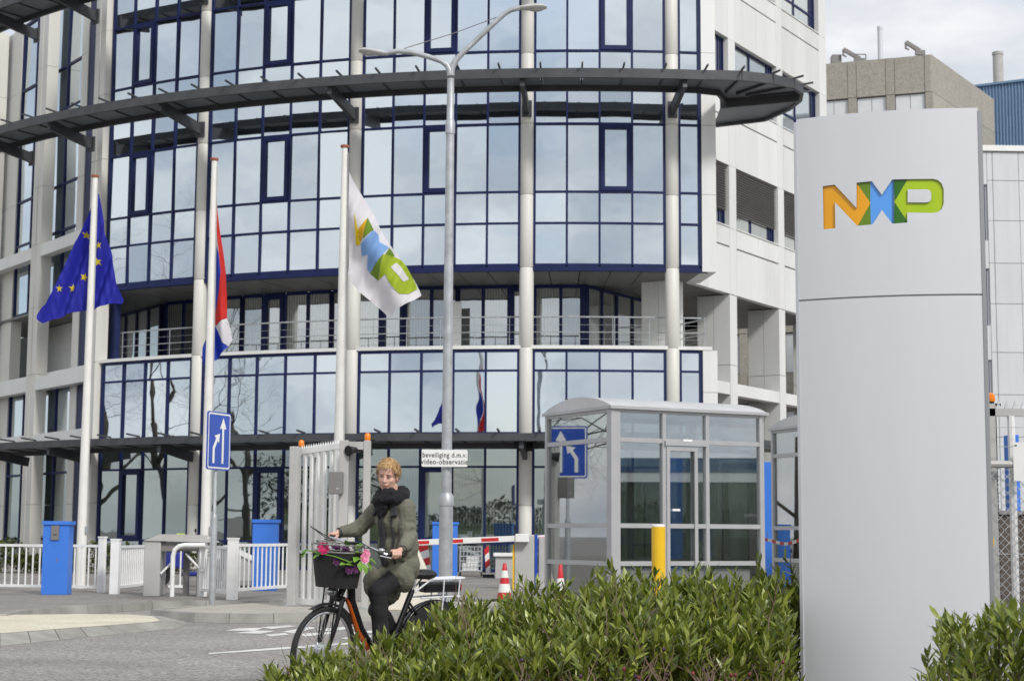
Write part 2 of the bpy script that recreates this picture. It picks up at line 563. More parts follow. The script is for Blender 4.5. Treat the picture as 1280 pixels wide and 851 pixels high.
# cream topped splitter island on the left with a sloping concrete rim
it = [gnd(-60, 768, 0.1), gnd(0, 768, 0.1), gnd(100, 767, 0.1), gnd(165, 767.5, 0.1), gnd(192, 770, 0.1), gnd(200, 775, 0.1), gnd(190, 777, 0.1), gnd(100, 783.5, 0.1), gnd(0, 791, 0.1), gnd(-60, 796, 0.1)]
ib = [gnd(-60, 771, 0), gnd(0, 770, 0), gnd(100, 768, 0), gnd(175, 767, 0), gnd(212, 769, 0), gnd(235, 778, 0), gnd(222, 785, 0), gnd(110, 796, 0), gnd(0, 807, 0), gnd(-60, 812, 0)]
b = MB()
b.add([(p.x, p.y, 0.1) for p in it], [tuple(range(len(it)))])
tag(b.build('splitter_island', M_CREAM), kind='structure')
n = len(it)
rim = bpy.data.objects.new('island_rim', None)
COL.objects.link(rim)
WM[rim.name] = Matrix()
tag(rim, kind='structure')
for i in range(n - 1):
    a, c, d, e = ib[i], ib[i + 1], it[i + 1], it[i]
    parts_n = 3 if i in (0, 1, 6, 7, 8) else 1
    for k in range(parts_n):
        f0, f1 = k / parts_n + 0.004, (k + 1) / parts_n - 0.004
        m = MB()
        A0, A1 = Vector((a.x, a.y, 0.002)).lerp(Vector((c.x, c.y, 0.002)), f0), Vector((a.x, a.y, 0.002)).lerp(Vector((c.x, c.y, 0.002)), f1)
        B0, B1 = Vector((e.x, e.y, 0.097)).lerp(Vector((d.x, d.y, 0.097)), f0), Vector((e.x, e.y, 0.097)).lerp(Vector((d.x, d.y, 0.097)), f1)
        C0, C1 = Vector((B0.x, B0.y, 0.001)), Vector((B1.x, B1.y, 0.001))
        m.add([A0, A1, B1, B0, C0, C1], [(0, 1, 2, 3), (0, 4, 5, 1), (3, 2, 5, 4), (0, 3, 4), (1, 5, 2)])
        m.build('rim_stone', M_KERB, rim)
# painted markings on the road
mk = bpy.data.objects.new('road_marking', None)
COL.objects.link(mk)
WM[mk.name] = Matrix()
tag(mk, kind='structure')
def paint(pts):
    m = MB()
    q = [gnd(x, y, 0.004) for x, y in pts]
    m.add([(p.x, p.y, 0.004) for p in q], [tuple(range(len(q)))])
    m.build('painted_line', M_MARK, mk)
paint([(261, 817), (261, 815.5), (345, 809), (470, 800), (470, 802.5), (345, 811.5)])
for q in ([(281, 787.5), (300, 784.5), (330, 784), (318, 788)], [(292, 790.5), (322, 787.5), (345, 788), (326, 791.5)],
          [(325, 783.5), (360, 781), (372, 782), (340, 785.5)], [(352, 789), (385, 783), (396, 784), (366, 791)], [(372, 792), (412, 789), (420, 791), (382, 795)],
          [(395, 786), (430, 783), (452, 784), (410, 788.5)], [(425, 797), (462, 793), (470, 795), (440, 799.5)], [(438, 790), (470, 787), (480, 789), (446, 792)],
          [(330, 792.5), (356, 790.5), (362, 792.5), (338, 795)]):
    paint(q)
# planting bed under the shrubs
bed = [(-2.6, 13.05), (-2.2, 11.6), (-0.9, 9.5), (6.5, 4.0), (12, 4.0), (12, 14.5), (3.6, 14.2), (1.0, 13.25)]
sheet('planting_bed', bed, 0.006, M_SOIL)
for side in (1,):
    bk = kerb_run('bed_edging', [bed[0], bed[1], bed[2], bed[3]], 0.06, 0.08, 1.0)
# ================================================================ the office building: glazed drum between two white wings
CX, CY, RD = 2.5, 77.4, 27.5
def PD(a, r, z=0.0):
    return Vector((CX + r * math.sin(rad(a)), CY - r * math.cos(rad(a)), z))
def MD(a, r, z=0.0):
    return Matrix.Translation(PD(a, r, z)) @ Matrix.Rotation(rad(a), 4, 'Z')
bld = thing('office_building', 'white office building with a curved blue framed glass front and white wings', 'building', (CX, 50, 0))
def dbox(mb, a, r, x0, x1, y0, y1, z0, z1):
    mb.box(x0, x1, y0, y1, z0, z1, MD(a, r))
ZT = 20.6
HALF = 0.46
COLS = [4.74, -4.4, -15.6, -26.95, -36.5]
BAYS = [(4.74, -4.4, 4, 0.46, 0.46, 2), (-4.4, -15.6, 5, 0.46, 0.46, 2), (-15.6, -26.95, 5, 0.46, 0.46, 2), (-26.95, -36.5, 4, 0.46, 1.05, 1), (6.55, 4.74, 1, 0.05, 0.46, 9)]
pane_meshes = {}
def pane_mesh(wd, ht, m):
    key = (round(wd, 2), round(ht, 2), m.name)
    if key not in pane_meshes:
        q = MB()
        q.box(-key[0] / 2, key[0] / 2, -0.006, 0.006, 0, key[1])
        pane_meshes[key] = q.mesh('pane', m)
    return pane_meshes[key]
def sector_bay(name, a1, a0, n, e1, e0, rows, r, frame_m, glass_m, cas=(), cas_at=None, dep=0.13, mw=0.062, tilt=0.5, bars=True):
    """a bay of curtain wall between two columns: mullions, transoms and every pane"""
    A0, A1 = a0 + e0, a1 - e1
    st = (A1 - A0) / n
    wp = rad(st) * r
    fm = MB()
    for k in range(n + 1):
        ew = mw * (1.5 if k in (0, n) else 1.0)
        dbox(fm, A0 + st * k, r, -ew / 2, ew / 2, -dep / 2, dep / 2, rows[0], rows[-1])
    for k in range(n):
        am = A0 + st * (k + 0.5)
        for i, z in enumerate(rows):
            h = mw if 0 < i < len(rows) - 1 else mw * 1.5
            dbox(fm, am, r, -wp / 2 + mw / 2, wp / 2 - mw / 2, -dep / 2 + 0.004, dep / 2 - 0.01, z - h / 2, z + h / 2)
        for i in range(len(rows) - 1):
            if cas_at is not None and k == cas_at and i in cas:
                z0, z1 = rows[i] + mw / 2, rows[i + 1] - mw / 2
                t = 0.13
                x0, x1 = -wp / 2 + mw / 2, wp / 2 - mw / 2
                for bx in ((x0, x0 + t, z0, z1), (x1 - t, x1, z0, z1), (x0 + t, x1 - t, z0, z0 + t), (x0 + t, x1 - t, z1 - t, z1)):
                    dbox(fm, am, r, bx[0], bx[1], -dep / 2 - 0.03, dep / 2 - 0.02, bx[2], bx[3])
    fr = fm.build(name, frame_m, bld, world=True)
    for k in range(n):
        am = A0 + st * (k + 0.5)
        for i in range(len(rows) - 1):
            z0, z1 = rows[i] + mw / 2, rows[i + 1] - mw / 2
            M = MD(am, r, z0) @ Matrix.Rotation(rad(random.gauss(0, tilt)), 4, 'Z') @ Matrix.Rotation(rad(random.gauss(0, tilt * 0.7)), 4, 'X')
            inst('pane', pane_mesh(wp - mw, z1 - z0, glass_m), fr, M, world=True)
    return fr
UP = [9.3, 10.58, 11.54, 13.64, 14.95, 15.91, 18.01, 19.32, 20.28]
FI = [4.24, 6.12, 6.72]
GR = [0.2, 1.0, 3.25, 4.05]
for a1, a0, n, e1, e0, ca in BAYS:
    sector_bay('upper_glazing', a1, a0, n, e1, e0, UP, RD, M_BLUE, M_GLASS, (2, 5), ca if ca < 9 else None)
    sector_bay('first_floor_glazing', a1, a0, n, e1, e0, FI, RD, M_BLUE, M_GLASS)
    sector_bay('ground_floor_glazing', a1, a0, n, e1, e0, GR, RD, M_BLUE, M_GLASS_G, (1,), ca if ca < 9 else None)
# set back balcony glazing behind the round columns
RB = RD - 2.9
for a1, a0, n, ca in ((-0.4, -10, 5, 2), (-10, -20, 5, 2), (-20, -28, 4, 1), (-28, -36, 4, 2)):
    sector_bay('balcony_glazing', a1, a0, n, 0, 0, [6.9, 9.1], RB, M_BLUE, M_GLASS_B, (0,), ca, mw=0.10)
# dark wall right behind the glazing so that the storeys read as solid
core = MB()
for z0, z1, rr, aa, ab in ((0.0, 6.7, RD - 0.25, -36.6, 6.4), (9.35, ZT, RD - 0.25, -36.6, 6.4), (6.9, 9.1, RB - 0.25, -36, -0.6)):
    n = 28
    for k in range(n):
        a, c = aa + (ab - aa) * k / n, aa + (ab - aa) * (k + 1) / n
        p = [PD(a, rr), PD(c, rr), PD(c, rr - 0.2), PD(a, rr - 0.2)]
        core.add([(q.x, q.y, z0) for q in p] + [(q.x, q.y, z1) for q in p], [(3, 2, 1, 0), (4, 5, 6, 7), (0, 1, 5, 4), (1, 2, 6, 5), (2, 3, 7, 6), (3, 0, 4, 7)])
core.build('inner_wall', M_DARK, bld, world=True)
# floor slabs: soffit of the upper block, balcony deck, plinth
def arc_slab(name, m, r0, r1, z0, z1, aa, ab, n=40, parent=None):
    mb = MB()
    vs = []
    for k in range(n + 1):
        a = aa + (ab - aa) * k / n
        for r, z in ((r0, z0), (r1, z0), (r1, z1), (r0, z1)):
            vs.append(PD(a, r, z))
    fs = []
    for k in range(n):
        b0, b1 = k * 4, k * 4 + 4
        for i in range(4):
            j = (i + 1) % 4
            fs.append((b0 + i, b0 + j, b1 + j, b1 + i))
    fs += [(0, 1, 2, 3), (n * 4 + 3, n * 4 + 2, n * 4 + 1, n * 4)]
    mb.add(vs, fs)
    return mb.build(name, m, parent or bld, world=True)
arc_slab('blue_sill_band', M_BLUE, RD - 0.12, RD + 0.075, 9.12, 9.25, -36.4, 7.0)
# soffit sheets of the recess
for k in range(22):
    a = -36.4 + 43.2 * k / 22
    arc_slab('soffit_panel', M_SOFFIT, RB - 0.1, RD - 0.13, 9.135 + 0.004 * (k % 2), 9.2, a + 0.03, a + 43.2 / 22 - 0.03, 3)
arc_slab('balcony_deck', M_WHITE, RB - 0.3, RD + 0.12, 6.765, 6.87, -37, 7.2)
arc_slab('first_floor_sill', M_DARK, RD - 0.2, RD - 0.02, 4.06, 4.2, -37, 7.0)
arc_slab('plinth', M_CONC, RD - 0.1, RD + 0.12, 0.0, 0.14, -37, 7.0)
# round columns in sections with open joints
def column(a, r=RD, rc=0.215):
    p = PD(a, r - 0.02)
    ob = None
    m = MB()
    z = 0.12
    joints = [2.1, 4.15, 6.8, 9.22, 11.44, 13.62, 15.81, 17.99, ZT]
    for j in joints:
        m.lathe([(rc - 0.012, 0), (rc, 0.015), (rc, j - z - 0.015), (rc - 0.012, j - z)], 20, (p.x, p.y, z))
        m.lathe([(rc - 0.03, 0), (rc - 0.03, 0.02)], 12, (p.x, p.y, j - 0.004))
        z = j + 0.012
    return m.build('round_column', M_COLUMN, bld, True, True)
for a in COLS[:4]: column(a)

# end pier of the drum: white blocks
def block_stack(name, Mw, x0, x1, y0, y1, zs, m=None, gap=0.012):
    q = MB()
    for z0, z1 in zip(zs[:-1], zs[1:]):
        q.box(x0, x1, y0, y1, z0 + gap / 2, z1 - gap / 2, Mw)
    return q.build(name, m or M_WHITE, bld, world=True)
block_stack('end_pier', MD(6.62, RD), 0.0, 0.44, -0.10, 2.2, [9.13, 11.5, 13.64, 15.9, 18.0, ZT])
block_stack('end_pier', MD(6.62, RD), 0.0, 0.44, -0.10, 2.0, [0.1, 2.1, 4.1, 5.5, 6.76])
# big square column at the left end of the drum
AL = -54.0
LP0 = Vector((-14.1, 55.4, 0))
ML = Matrix.Translation(LP0) @ Matrix.Rotation(rad(AL), 4, 'Z')      # x runs along the left wing to the right, -y looks outwards
# (t along the wing to the left equals -x)
def tl(x, y, back=0.0):
    p = (LP0.x + back * 0.809, LP0.y + back * 0.588)
    return -on_plane(x, y, p, 126)[0]
ZS = [0.1, 2.2, 4.2, 6.8, 9.2, 11.5, 13.6, 15.8, 18.0, ZT]
def wing_column(x0, x1):
    s = (x1 - x0)
    block_stack('square_column', ML, x0, x0 + s * 0.46, -0.02, 0.40, ZS, M_COLUMN)
    block_stack('square_column', ML, x0 + s * 0.46 + 0.015, x1, 0.0, 0.42, ZS, M_COLUMN)
wing_column(-0.24, 0.62)
wing_column(-5.67, -4.80)
wing_column(-11.1, -10.24)
for zb, zt in ((11.02, 11.45), (6.22, 6.66), (4.16, 4.66)):
    q = MB()
    q.box(-4.79, -0.25, 0.01, 0.36, zb, zt, ML)
    q.build('tie_beam', M_WHITE, bld, world=True)
    q = MB()
    q.box(-10.23, -5.68, 0.01, 0.36, zb, zt, ML)
    q.build('tie_beam', M_WHITE, bld, world=True)
# glazing of the left wing behind its frame
def flat_bay(name, Mw, x0, x1, n, rows, y, frame_m, glass_m, mw=0.08, dep=0.12, tilt=0.3, xs=None, parent=None):
    fm = MB()
    xs = xs or [x0 + (x1 - x0) * k / n for k in range(n + 1)]
    for x in xs:
        fm.box(x - mw / 2, x + mw / 2, y - dep / 2, y + dep / 2, rows[0], rows[-1], Mw)
    for a, c in zip(xs[:-1], xs[1:]):
        for z in rows:
            fm.box(a + mw / 2, c - mw / 2, y - dep / 2 + 0.005, y + dep / 2 - 0.005, z - mw / 2, z + mw / 2, Mw)
    fr = fm.build(name, frame_m, parent or bld, world=True)
    for a, c in zip(xs[:-1], xs[1:]):
        for z0, z1 in zip(rows[:-1], rows[1:]):
            M = Mw @ Matrix.Translation(((a + c) / 2, y, z0 + mw / 2)) @ Matrix.Rotation(rad(random.gauss(0, tilt)), 4, 'Z') @ Matrix.Rotation(rad(random.gauss(0, tilt)), 4, 'X')
            inst('pane', pane_mesh(c - a - mw, z1 - z0 - mw, glass_m), fr, M, world=True)
    return fr
BK = 0.62
xs1 = [tl(104, 100, BK), tl(86, 100, BK), tl(66, 100, BK), tl(47, 100, BK), tl(30, 100, BK)]
xs1 = sorted(xs1)
WU = [9.3, 11.95, 13.64, 16.4, 18.0, ZT]
flat_bay('wing_glazing', ML, 0, 0, 0, WU, BK, M_BLUE, M_GLASS, xs=xs1)
flat_bay('wing_glazing', ML, 0, 0, 0, [4.24, 6.72], BK, M_BLUE, M_GLASS, xs=xs1)
flat_bay('wing_glazing', ML, 0, 0, 0, [0.3, 1.0, 3.3, 4.05], BK, M_BLUE, M_GLASS_G, xs=xs1)
for xa, xb in ((xs1[-1] + 0.06, xs1[-1] + 0.66), (xs1[0] - 0.95, xs1[0] - 0.06)):
    block_stack('slim_pier', ML, xa, xb, BK - 0.1, BK + 0.3, ZS, M_COLUMN)
q = MB()
q.box(xs1[-1] + 0.68, 0.9, BK - 0.07, BK + 0.1, 0.1, ZT, ML)
q.build('blue_end_frame', M_BLUE, bld, world=True)
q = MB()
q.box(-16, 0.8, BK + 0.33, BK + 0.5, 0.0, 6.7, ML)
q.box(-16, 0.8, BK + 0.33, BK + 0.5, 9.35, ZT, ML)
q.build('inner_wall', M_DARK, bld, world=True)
# white cladding left of the glazing
for i in range(4):
    for z0, z1 in zip(ZS[:-1], ZS[1:]):
        q = MB()
        x = xs1[0] - 0.96 - 1.2 * i
        q.box(x - 1.19, x, BK - 0.06, BK + 0.2, z0 + 0.008, z1 - 0.008, ML)
        q.build('cladding_panel', M_WHITE, bld, world=True)
# balcony recess of the left wing
q = MB()
q.box(-14, 0.5, 0.37, 3.3, 6.72, 6.86, ML)
q.build('balcony_deck', M_WHITE, bld, world=True)
q = MB()
q.box(-14, 0.3, 0.44, 3.3, 9.14, 9.22, ML)
q.build('soffit_panel', M_SOFFIT, bld, world=True)
flat_bay('balcony_glazing', ML, -5.0, -1.0, 4, [6.9, 9.1], 3.0, M_BLUE, M_GLASS_B, mw=0.12)
for i in range(6):
    q = MB()
    q.box(-5.1 - 1.2 * (i + 1), -5.11 - 1.2 * i, 2.4, 2.6, 6.87, 9.12, ML)
    q.build('cladding_panel', M_WHITE, bld, world=True)

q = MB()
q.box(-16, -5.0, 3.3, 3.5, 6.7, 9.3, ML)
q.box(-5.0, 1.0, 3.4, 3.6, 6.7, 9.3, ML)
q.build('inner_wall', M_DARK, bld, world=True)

# ---------------------------------------------------------------- sun shade rings with their brackets
def ring(name, zb, zt, ri, ro, aa, ab, tip, step=2.28, drop=0.0):
    n = int(round((ab - aa) / step))
    mb = MB()
    def arc_beam(r0, r1, z0, z1):
        vs, fs = [], []
        m = n * 2
        for k in range(m + 1):
            a = aa + (ab - aa) * k / m
            for r, z in ((r0, z0), (r1, z0), (r1, z1), (r0, z1)): vs.append(PD(a, r, z))
        for k in range(m):
            for i in range(4):
                j = (i + 1) % 4
                fs.append((k * 4 + i, k * 4 + j, k * 4 + 4 + j, k * 4 + 4 + i))
        fs += [(0, 1, 2, 3), (m * 4 + 3, m * 4 + 2, m * 4 + 1, m * 4)]
        mb.add(vs, fs)
    arc_beam(ro - 0.10, ro, zb + 0.06, zt)
    arc_beam(ri, ri + 0.09, zb - drop, zt - 0.12 - drop)
    for k in range(n + 1):
        a = aa + (ab - aa) * k / n
        mb.beam(PD(a, ri + 0.05, (zb + zt) / 2 + 0.02 - drop), PD(a, ro - 0.05, (zb + zt) / 2 + 0.08), 0.05, 0.12)
        mb.beam(PD(a, ro - 0.35, zt + 0.05), PD(a, ro + 0.22, zt + 0.10), 0.05, 0.05)
    if tip:
        # rounded end that swings back to the wing wall
        ou = [PD(ab, ro - 0.05), Vector((6.6, 47.75, 0)), Vector((7.55, 48.1, 0)), Vector((8.25, 48.6, 0)), Vector((8.62, 49.25, 0)), Vector((8.72, 50.1, 0)), Vector((8.55, 51.2, 0)), Vector((8.0, 52.6, 0)), Vector((6.55, 53.4, 0))]
        for p, q2 in zip(ou[:-1], ou[1:]):
            mb.beam((p.x, p.y, (zb + zt) / 2 + 0.03), (q2.x, q2.y, (zb + zt) / 2 + 0.03), 0.11, zt - zb - 0.06)
        inn = [PD(ab, ri + 0.05), Vector((6.1, 49.2, 0)), Vector((6.45, 50.2, 0))]
        for p, q2 in zip(inn[:-1], inn[1:]):
            mb.beam((p.x, p.y, (zb + zt) / 2 - 0.08), (q2.x, q2.y, (zb + zt) / 2 - 0.08), 0.09, 0.2)
        mb.beam((6.3, 50.3, zb + 0.05), (8.6, 49.6, zb + 0.1), 0.1, 0.34)
        for p in ou[1:6]:
            d = (p - Vector((6.2, 50.2, 0))).normalized()
            q2 = p - d * 1.6
            mb.beam((p.x, p.y, zb + 0.16), (q2.x, q2.y, zb + 0.12), 0.05, 0.1)
            q3 = p + d * 0.35
            mb.beam((p.x, p.y, zt + 0.02), (q3.x, q3.y, zt + 0.05), 0.05, 0.05)
    root = mb.build(name, M_RING, bld, world=True)
    for k in range(n):
        a, c = aa + (ab - aa) * k / n + 0.08, aa + (ab - aa) * (k + 1) / n - 0.08
        pm = MB()
        am = (a + c) / 2
        z0, z1 = (zb + zt) / 2 + 0.0 - drop, (zb + zt) / 2 + 0.05
        p = [PD(a, ri + 0.1, z0), PD(c, ri + 0.1, z0), PD(c, ro - 0.11, z1), PD(am, ro - 0.11, z1), PD(a, ro - 0.11, z1)]
        pm.add(p + [v + Vector((0, 0, 0.03)) for v in p], [(4, 3, 2, 1, 0), (5, 6, 7, 8, 9), (0, 1, 6, 5), (1, 2, 7, 6), (2, 3, 8, 7), (3, 4, 9, 8), (4, 0, 5, 9)])
        pm.build('shade_panel', M_LOUVRE, root, world=True)
    if tip:
        pm = MB()
        pl = [PD(ab, ri + 0.1), PD(ab, ro - 0.12), Vector((6.6, 47.87, 0)), Vector((7.5, 48.2, 0)), Vector((8.15, 48.7, 0)), Vector((8.5, 49.3, 0)), Vector((8.6, 50.1, 0)), Vector((8.43, 51.2, 0)), Vector((8.0, 52.6, 0)), Vector((6.5, 53.4, 0)), Vector((6.4, 50.3, 0)), Vector((6.15, 49.25, 0))]
        pm.prism([(v.x, v.y) for v in pl], (zb + zt) / 2 + 0.0, (zb + zt) / 2 + 0.03)
        pm.build('shade_panel', M_LOUVRE, root, world=True)
    return root
def bracket(a, zb, ri, ro, r0=RD + 0.2, big=True):
    m = MB()
    p0, p1 = PD(a, r0, zb - 0.30), PD(a, ro - 0.15, zb + 0.02)
    m.beam(p0, p1, 0.13, 0.34)
    m.beam(PD(a, r0 - 0.02, zb - 0.3), PD(a, r0 + 0.05, zb - 0.3), 0.3, 0.5)
    m.build('ring_bracket', M_RING, bld, world=True)
ring('sunshade_ring', 14.36, 14.70, RD + 1.05, RD + 2.4, -52.0, 5.9, True)
ring('sunshade_ring', 18.73, 19.07, RD + 1.05, RD + 2.4, -52.0, -2.0, False)
for a in COLS[:4] + [-36.3, -43.2, -50.5]:
    for zb in (14.36, 18.73):
        if zb > 18 and a > -2: continue
        bracket(a, zb, RD + 1.05, RD + 2.4, RD + (0.2 if a > -30 else 0.5))
# entrance canopy above the ground floor
ring('entrance_canopy', 3.86, 4.14, RD + 0.25, RD + 1.95, -52.0, 5.9, False, drop=0.06)
mb = MB()
mb.beam((5.6, 48.05, 3.99), (12.2, 56.5, 3.99), 0.12, 0.26)
mb.prism([(5.3, 48.2), (5.75, 48.1), (12.2, 56.4), (11.4, 59), (5.2, 50.2)], 3.95, 4.0)
mb.build('entrance_canopy', M_RING, bld, world=True)
for a in COLS[:4] + [-36.3, -43.2]:
    m = MB()
    m.beam(PD(a, RD + 0.2, 3.60), PD(a, RD + 1.8, 3.86), 0.13, 0.3)
    m.build('canopy_bracket', M_RING, bld, world=True)

# ---------------------------------------------------------------- balcony railing, a thin steel rail along the deck edge
def rail_path(pts, zf, ht):
    m = MB()
    for h, r_ in ((0.25, 0.005), (0.46, 0.014), (0.68, 0.005)): m.tube([(p.x, p.y, zf + h) for p in pts], r_, 6)
    m.tube([(p.x, p.y, zf + ht) for p in pts], 0.024, 8)
    for p in pts[::2]:
        m.tube([(p.x, p.y, zf), (p.x, p.y, zf + ht)], 0.013, 6)
    m.build('balcony_railing', M_STEEL, bld, True, True)
rail_path([PD(a, RD - 0.42) for a in [-36.9 + 1.12 * k for k in range(40)]], 6.87, 0.92)
rail_path([PD(7.0, RD - 0.42), PD(6.7, RD - 1.2), PD(6.0, RD - 2.0), PD(4.6, RD - 2.6), PD(3.2, RD - 2.9), PD(2.0, RD - 3.0)], 6.87, 0.92)

# white board leaning inside a balcony door, dark camera cluster on the column under the canopy
q = MB()
pa_, pb_ = at(554, 424, 52.4), at(577, 377, 52.4)
q.box(pa_.x, pb_.x, 52.38, 52.42, 6.88, pb_.z)
q.build('white_board', M_SIGNW, bld, world=True)
q = MB()
for x_, z_ in ((-0.16, 3.95), (0.18, 3.92), (0.02, 3.78)):
    q.beam((PD(-4.4, RD + 0.3).x + x_, 49.55, z_), (PD(-4.4, RD + 0.3).x + x_ * 1.6, 49.25, z_ - 0.05), 0.13, 0.13)
q.box(PD(-4.4, RD).x - 0.22, PD(-4.4, RD).x + 0.22, 49.5, 49.74, 3.7, 4.05)
q.build('camera_cluster', M_BLACK, bld, world=True)

# ---------------------------------------------------------------- right wing
ZWG = 23.4
WR0 = Vector((4.8, 51.25, 0))
MR = Matrix.Translation(WR0) @ Matrix.Rotation(rad(58), 4, 'Z')
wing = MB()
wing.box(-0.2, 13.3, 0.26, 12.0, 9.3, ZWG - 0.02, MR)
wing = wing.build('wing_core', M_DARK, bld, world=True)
PIERS = [(0.45, 0.97), (4.47, 5.03), (8.58, 9.12), (12.68, 13.4)]
def panel(x0, x1, z0, z1, y0=0.0, y1=0.24, Mw=MR, name='cladding_panel', m=None, par=None, gx=0.010, gz=0.010):
    q = MB()
    q.box(x0 + gx / 2, x1 - gx / 2, y0, y1, z0 + gz / 2, z1 - gz / 2, Mw)
    return q.build(name, m or M_WHITE, par or bld, world=True)
ROWS = []
z = 9.2
SILLS = [11.47, 15.84, 20.2]
bounds = [(-0.1, 0.45)] + [(a[1], b[0]) for a, b in zip(PIERS[:-1], PIERS[1:])]
for p in PIERS:
    for z0, z1 in ((9.2, 11.42), (11.42, 13.53), (13.53, 15.79), (15.79, 17.9), (17.9, 20.15), (20.15, 22.3), (22.3, ZWG)):
        panel(p[0], p[1], z0, z1)
for a, c in bounds:
    h = (a + c) / 2
    cols2 = [(a, h), (h, c)] if c - a > 1 else [(a, c)]
    for x0, x1 in cols2:
        for z0, z1 in ((9.2, 10.75), (10.80, 11.42), (13.53, 15.12), (15.17, 15.79), (17.9, 19.49), (19.54, 20.15), (22.3, ZWG)):
            panel(x0, x1, z0, z1)
    if c - a < 1:
        for z0, z1 in ((11.42, 13.53), (15.79, 17.9), (20.15, 22.3)): panel(a, c, z0, z1)
        continue
    # sills and windows
    for i, s in enumerate(SILLS):
        t = s + 2.06
        panel(a, c, s - 0.05, s, -0.03, 0.24, name='window_sill')
        yb = 0.22
        fm = MB()
        fw = 0.07
        side = c - 0.42
        for x in (a + fw / 2, (a + side) / 2, side, c - 0.22, c - fw / 2):
            fm.box(x - fw / 2, x + fw / 2, yb - 0.05, yb + 0.05, s, t, MR)
        for x0, x1 in ((a + fw, (a + side) / 2 - fw / 2), ((a + side) / 2 + fw / 2, side - fw / 2), (side + fw / 2, c - 0.22 - fw / 2), (c - 0.22 + fw / 2, c - fw)):
            for zz in (s + fw / 2, s + 0.62, t - fw / 2):
                fm.box(x0, x1, yb - 0.045, yb + 0.045, zz - fw / 2, zz + fw / 2, MR)
        wd = fm.build('window', M_BLUE, bld, world=True)
        for x0, x1 in ((a + fw, (a + side) / 2 - fw / 2), ((a + side) / 2 + fw / 2, side - fw / 2), (side + fw / 2, c - 0.22 - fw / 2)):
            for z0, z1 in ((s + fw, s + 0.62 - fw / 2), (s + 0.62 + fw / 2, t - fw)):
                M = MR @ Matrix.Translation(((x0 + x1) / 2, yb, z0)) @ Matrix.Rotation(rad(random.gauss(0, 0.3)), 4, 'Z')
                inst('pane', pane_mesh(x1 - x0, z1 - z0, M_GLASS_W), wd, M, world=True)
        if i == 0 or (i == 1 and a < 0.9):
            sl = MB()
            zz = t - 0.05
            low = s + (0.55 if i == 0 else 1.7)
            while zz > low:
                sl.box(a + 0.03, c - 0.05, 0.06, 0.14, zz - 0.006, zz + 0.006, MR @ Matrix.Translation((0, 0, 0)))
                sl.box(a + 0.03, c - 0.05, 0.13, 0.142, zz - 0.045, zz - 0.004, MR)
                zz -= 0.085
            sl.build('slatted_blind', M_MIDG, wd, world=True)
# end wall of the wing
for k in range(6):
    for z0, z1 in ((9.2, 11.42), (11.42, 13.53), (13.53, 15.79), (15.79, 17.9), (17.9, 20.15), (20.15, ZWG)):
        q = MB()
        q.box(13.3, 13.4, 0.25 + 2 * k, 0.25 + 2 * (k + 1) - 0.01, z0 + 0.005, z1 - 0.005, MR)
        q.build('cladding_panel', M_WHITE, bld, world=True)
# roof slab
q = MB()
q.box(-0.2, 13.3, 0.26, 12, ZWG - 0.018, ZWG + 0.1, MR)
q.build('roof', M_CONC, bld, world=True)
arc_slab('roof', M_CONC, 8, RD - 0.05, ZT + 0.003, ZT + 0.2, -37, 6.4)
# underside and the deep white columns of the colonnade
for k in range(7):
    for j in range(2):
        q = MB()
        q.box(-0.1 + 1.93 * k, -0.1 + 1.93 * (k + 1) - 0.012, 0.02 + 1.9 * j, 0.02 + 1.9 * (j + 1) - 0.012, 9.21 + 0.004 * ((k + j) % 2), 9.27, MR)
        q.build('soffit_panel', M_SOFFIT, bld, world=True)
for p in PIERS:
    cc = MB()
    for z0, z1 in zip([0.1, 2.2, 4.2, 6.85], [2.2, 4.2, 6.85, 9.19]):
        cc.box(p[0], p[1], 0.012, 0.6, z0 + 0.008, z1 - 0.008, MR)
        cc.box(p[0] + 0.006, p[1] - 0.006, 0.612, 1.2, z0 + 0.008, z1 - 0.008, MR)
    cc.build('square_column', M_WHITE, bld, world=True)
    cc = MB()
    for z0, z1 in zip([0.1, 2.2, 4.2, 6.85], [2.2, 4.2, 6.85, 9.19]):
        cc.box(p[0] + 0.8, p[1] + 0.8, 4.8, 6.2, z0 + 0.008, z1 - 0.008, MR)
    cc.build('square_column', M_WHITE, bld, world=True)
for a, c in ((1.2, 4.46), (5.04, 8.57), (9.13, 12.67)):
    panel(a, c, 5.86, 6.26, 0.02, 0.4, name='tie_beam')
    q = MB()
    q.box(a, c, 0.42, 2.0, 5.9, 6.1, MR)
    q.build('floor_slab', M_SOFFIT, bld, world=True)
flat_bay('balcony_glazing', MR, 0, 0, 0, [6.9, 9.1], 2.95, M_BLUE, M_GLASS_B, mw=0.11, xs=[-0.2, 1.0, 2.0, 3.1, 4.1])
for k in range(3):
    panel(-0.3 + 1.5 * k, 1.2 + 1.5 * k, 0.1, 4.2, 2.8, 3.0)
    panel(-0.3 + 1.5 * k, 1.2 + 1.5 * k, 4.2, 6.8, 2.8, 3.0)
for k in range(2):
    panel(5.0 + 1.6 * k, 6.6 + 1.6 * k, 0.1, 4.2, 7.6, 7.8)
    panel(5.0 + 1.6 * k, 6.6 + 1.6 * k, 4.2, 6.8, 7.6, 7.8)
    panel(5.0 + 1.6 * k, 6.6 + 1.6 * k, 6.8, 9.2, 7.6, 7.8)
q = MB()
q.box(-0.1, 13.3, 3.83, 11.9, 9.3, 9.32, MR)
q.build('soffit_panel', M_SOFFIT, bld, world=True)
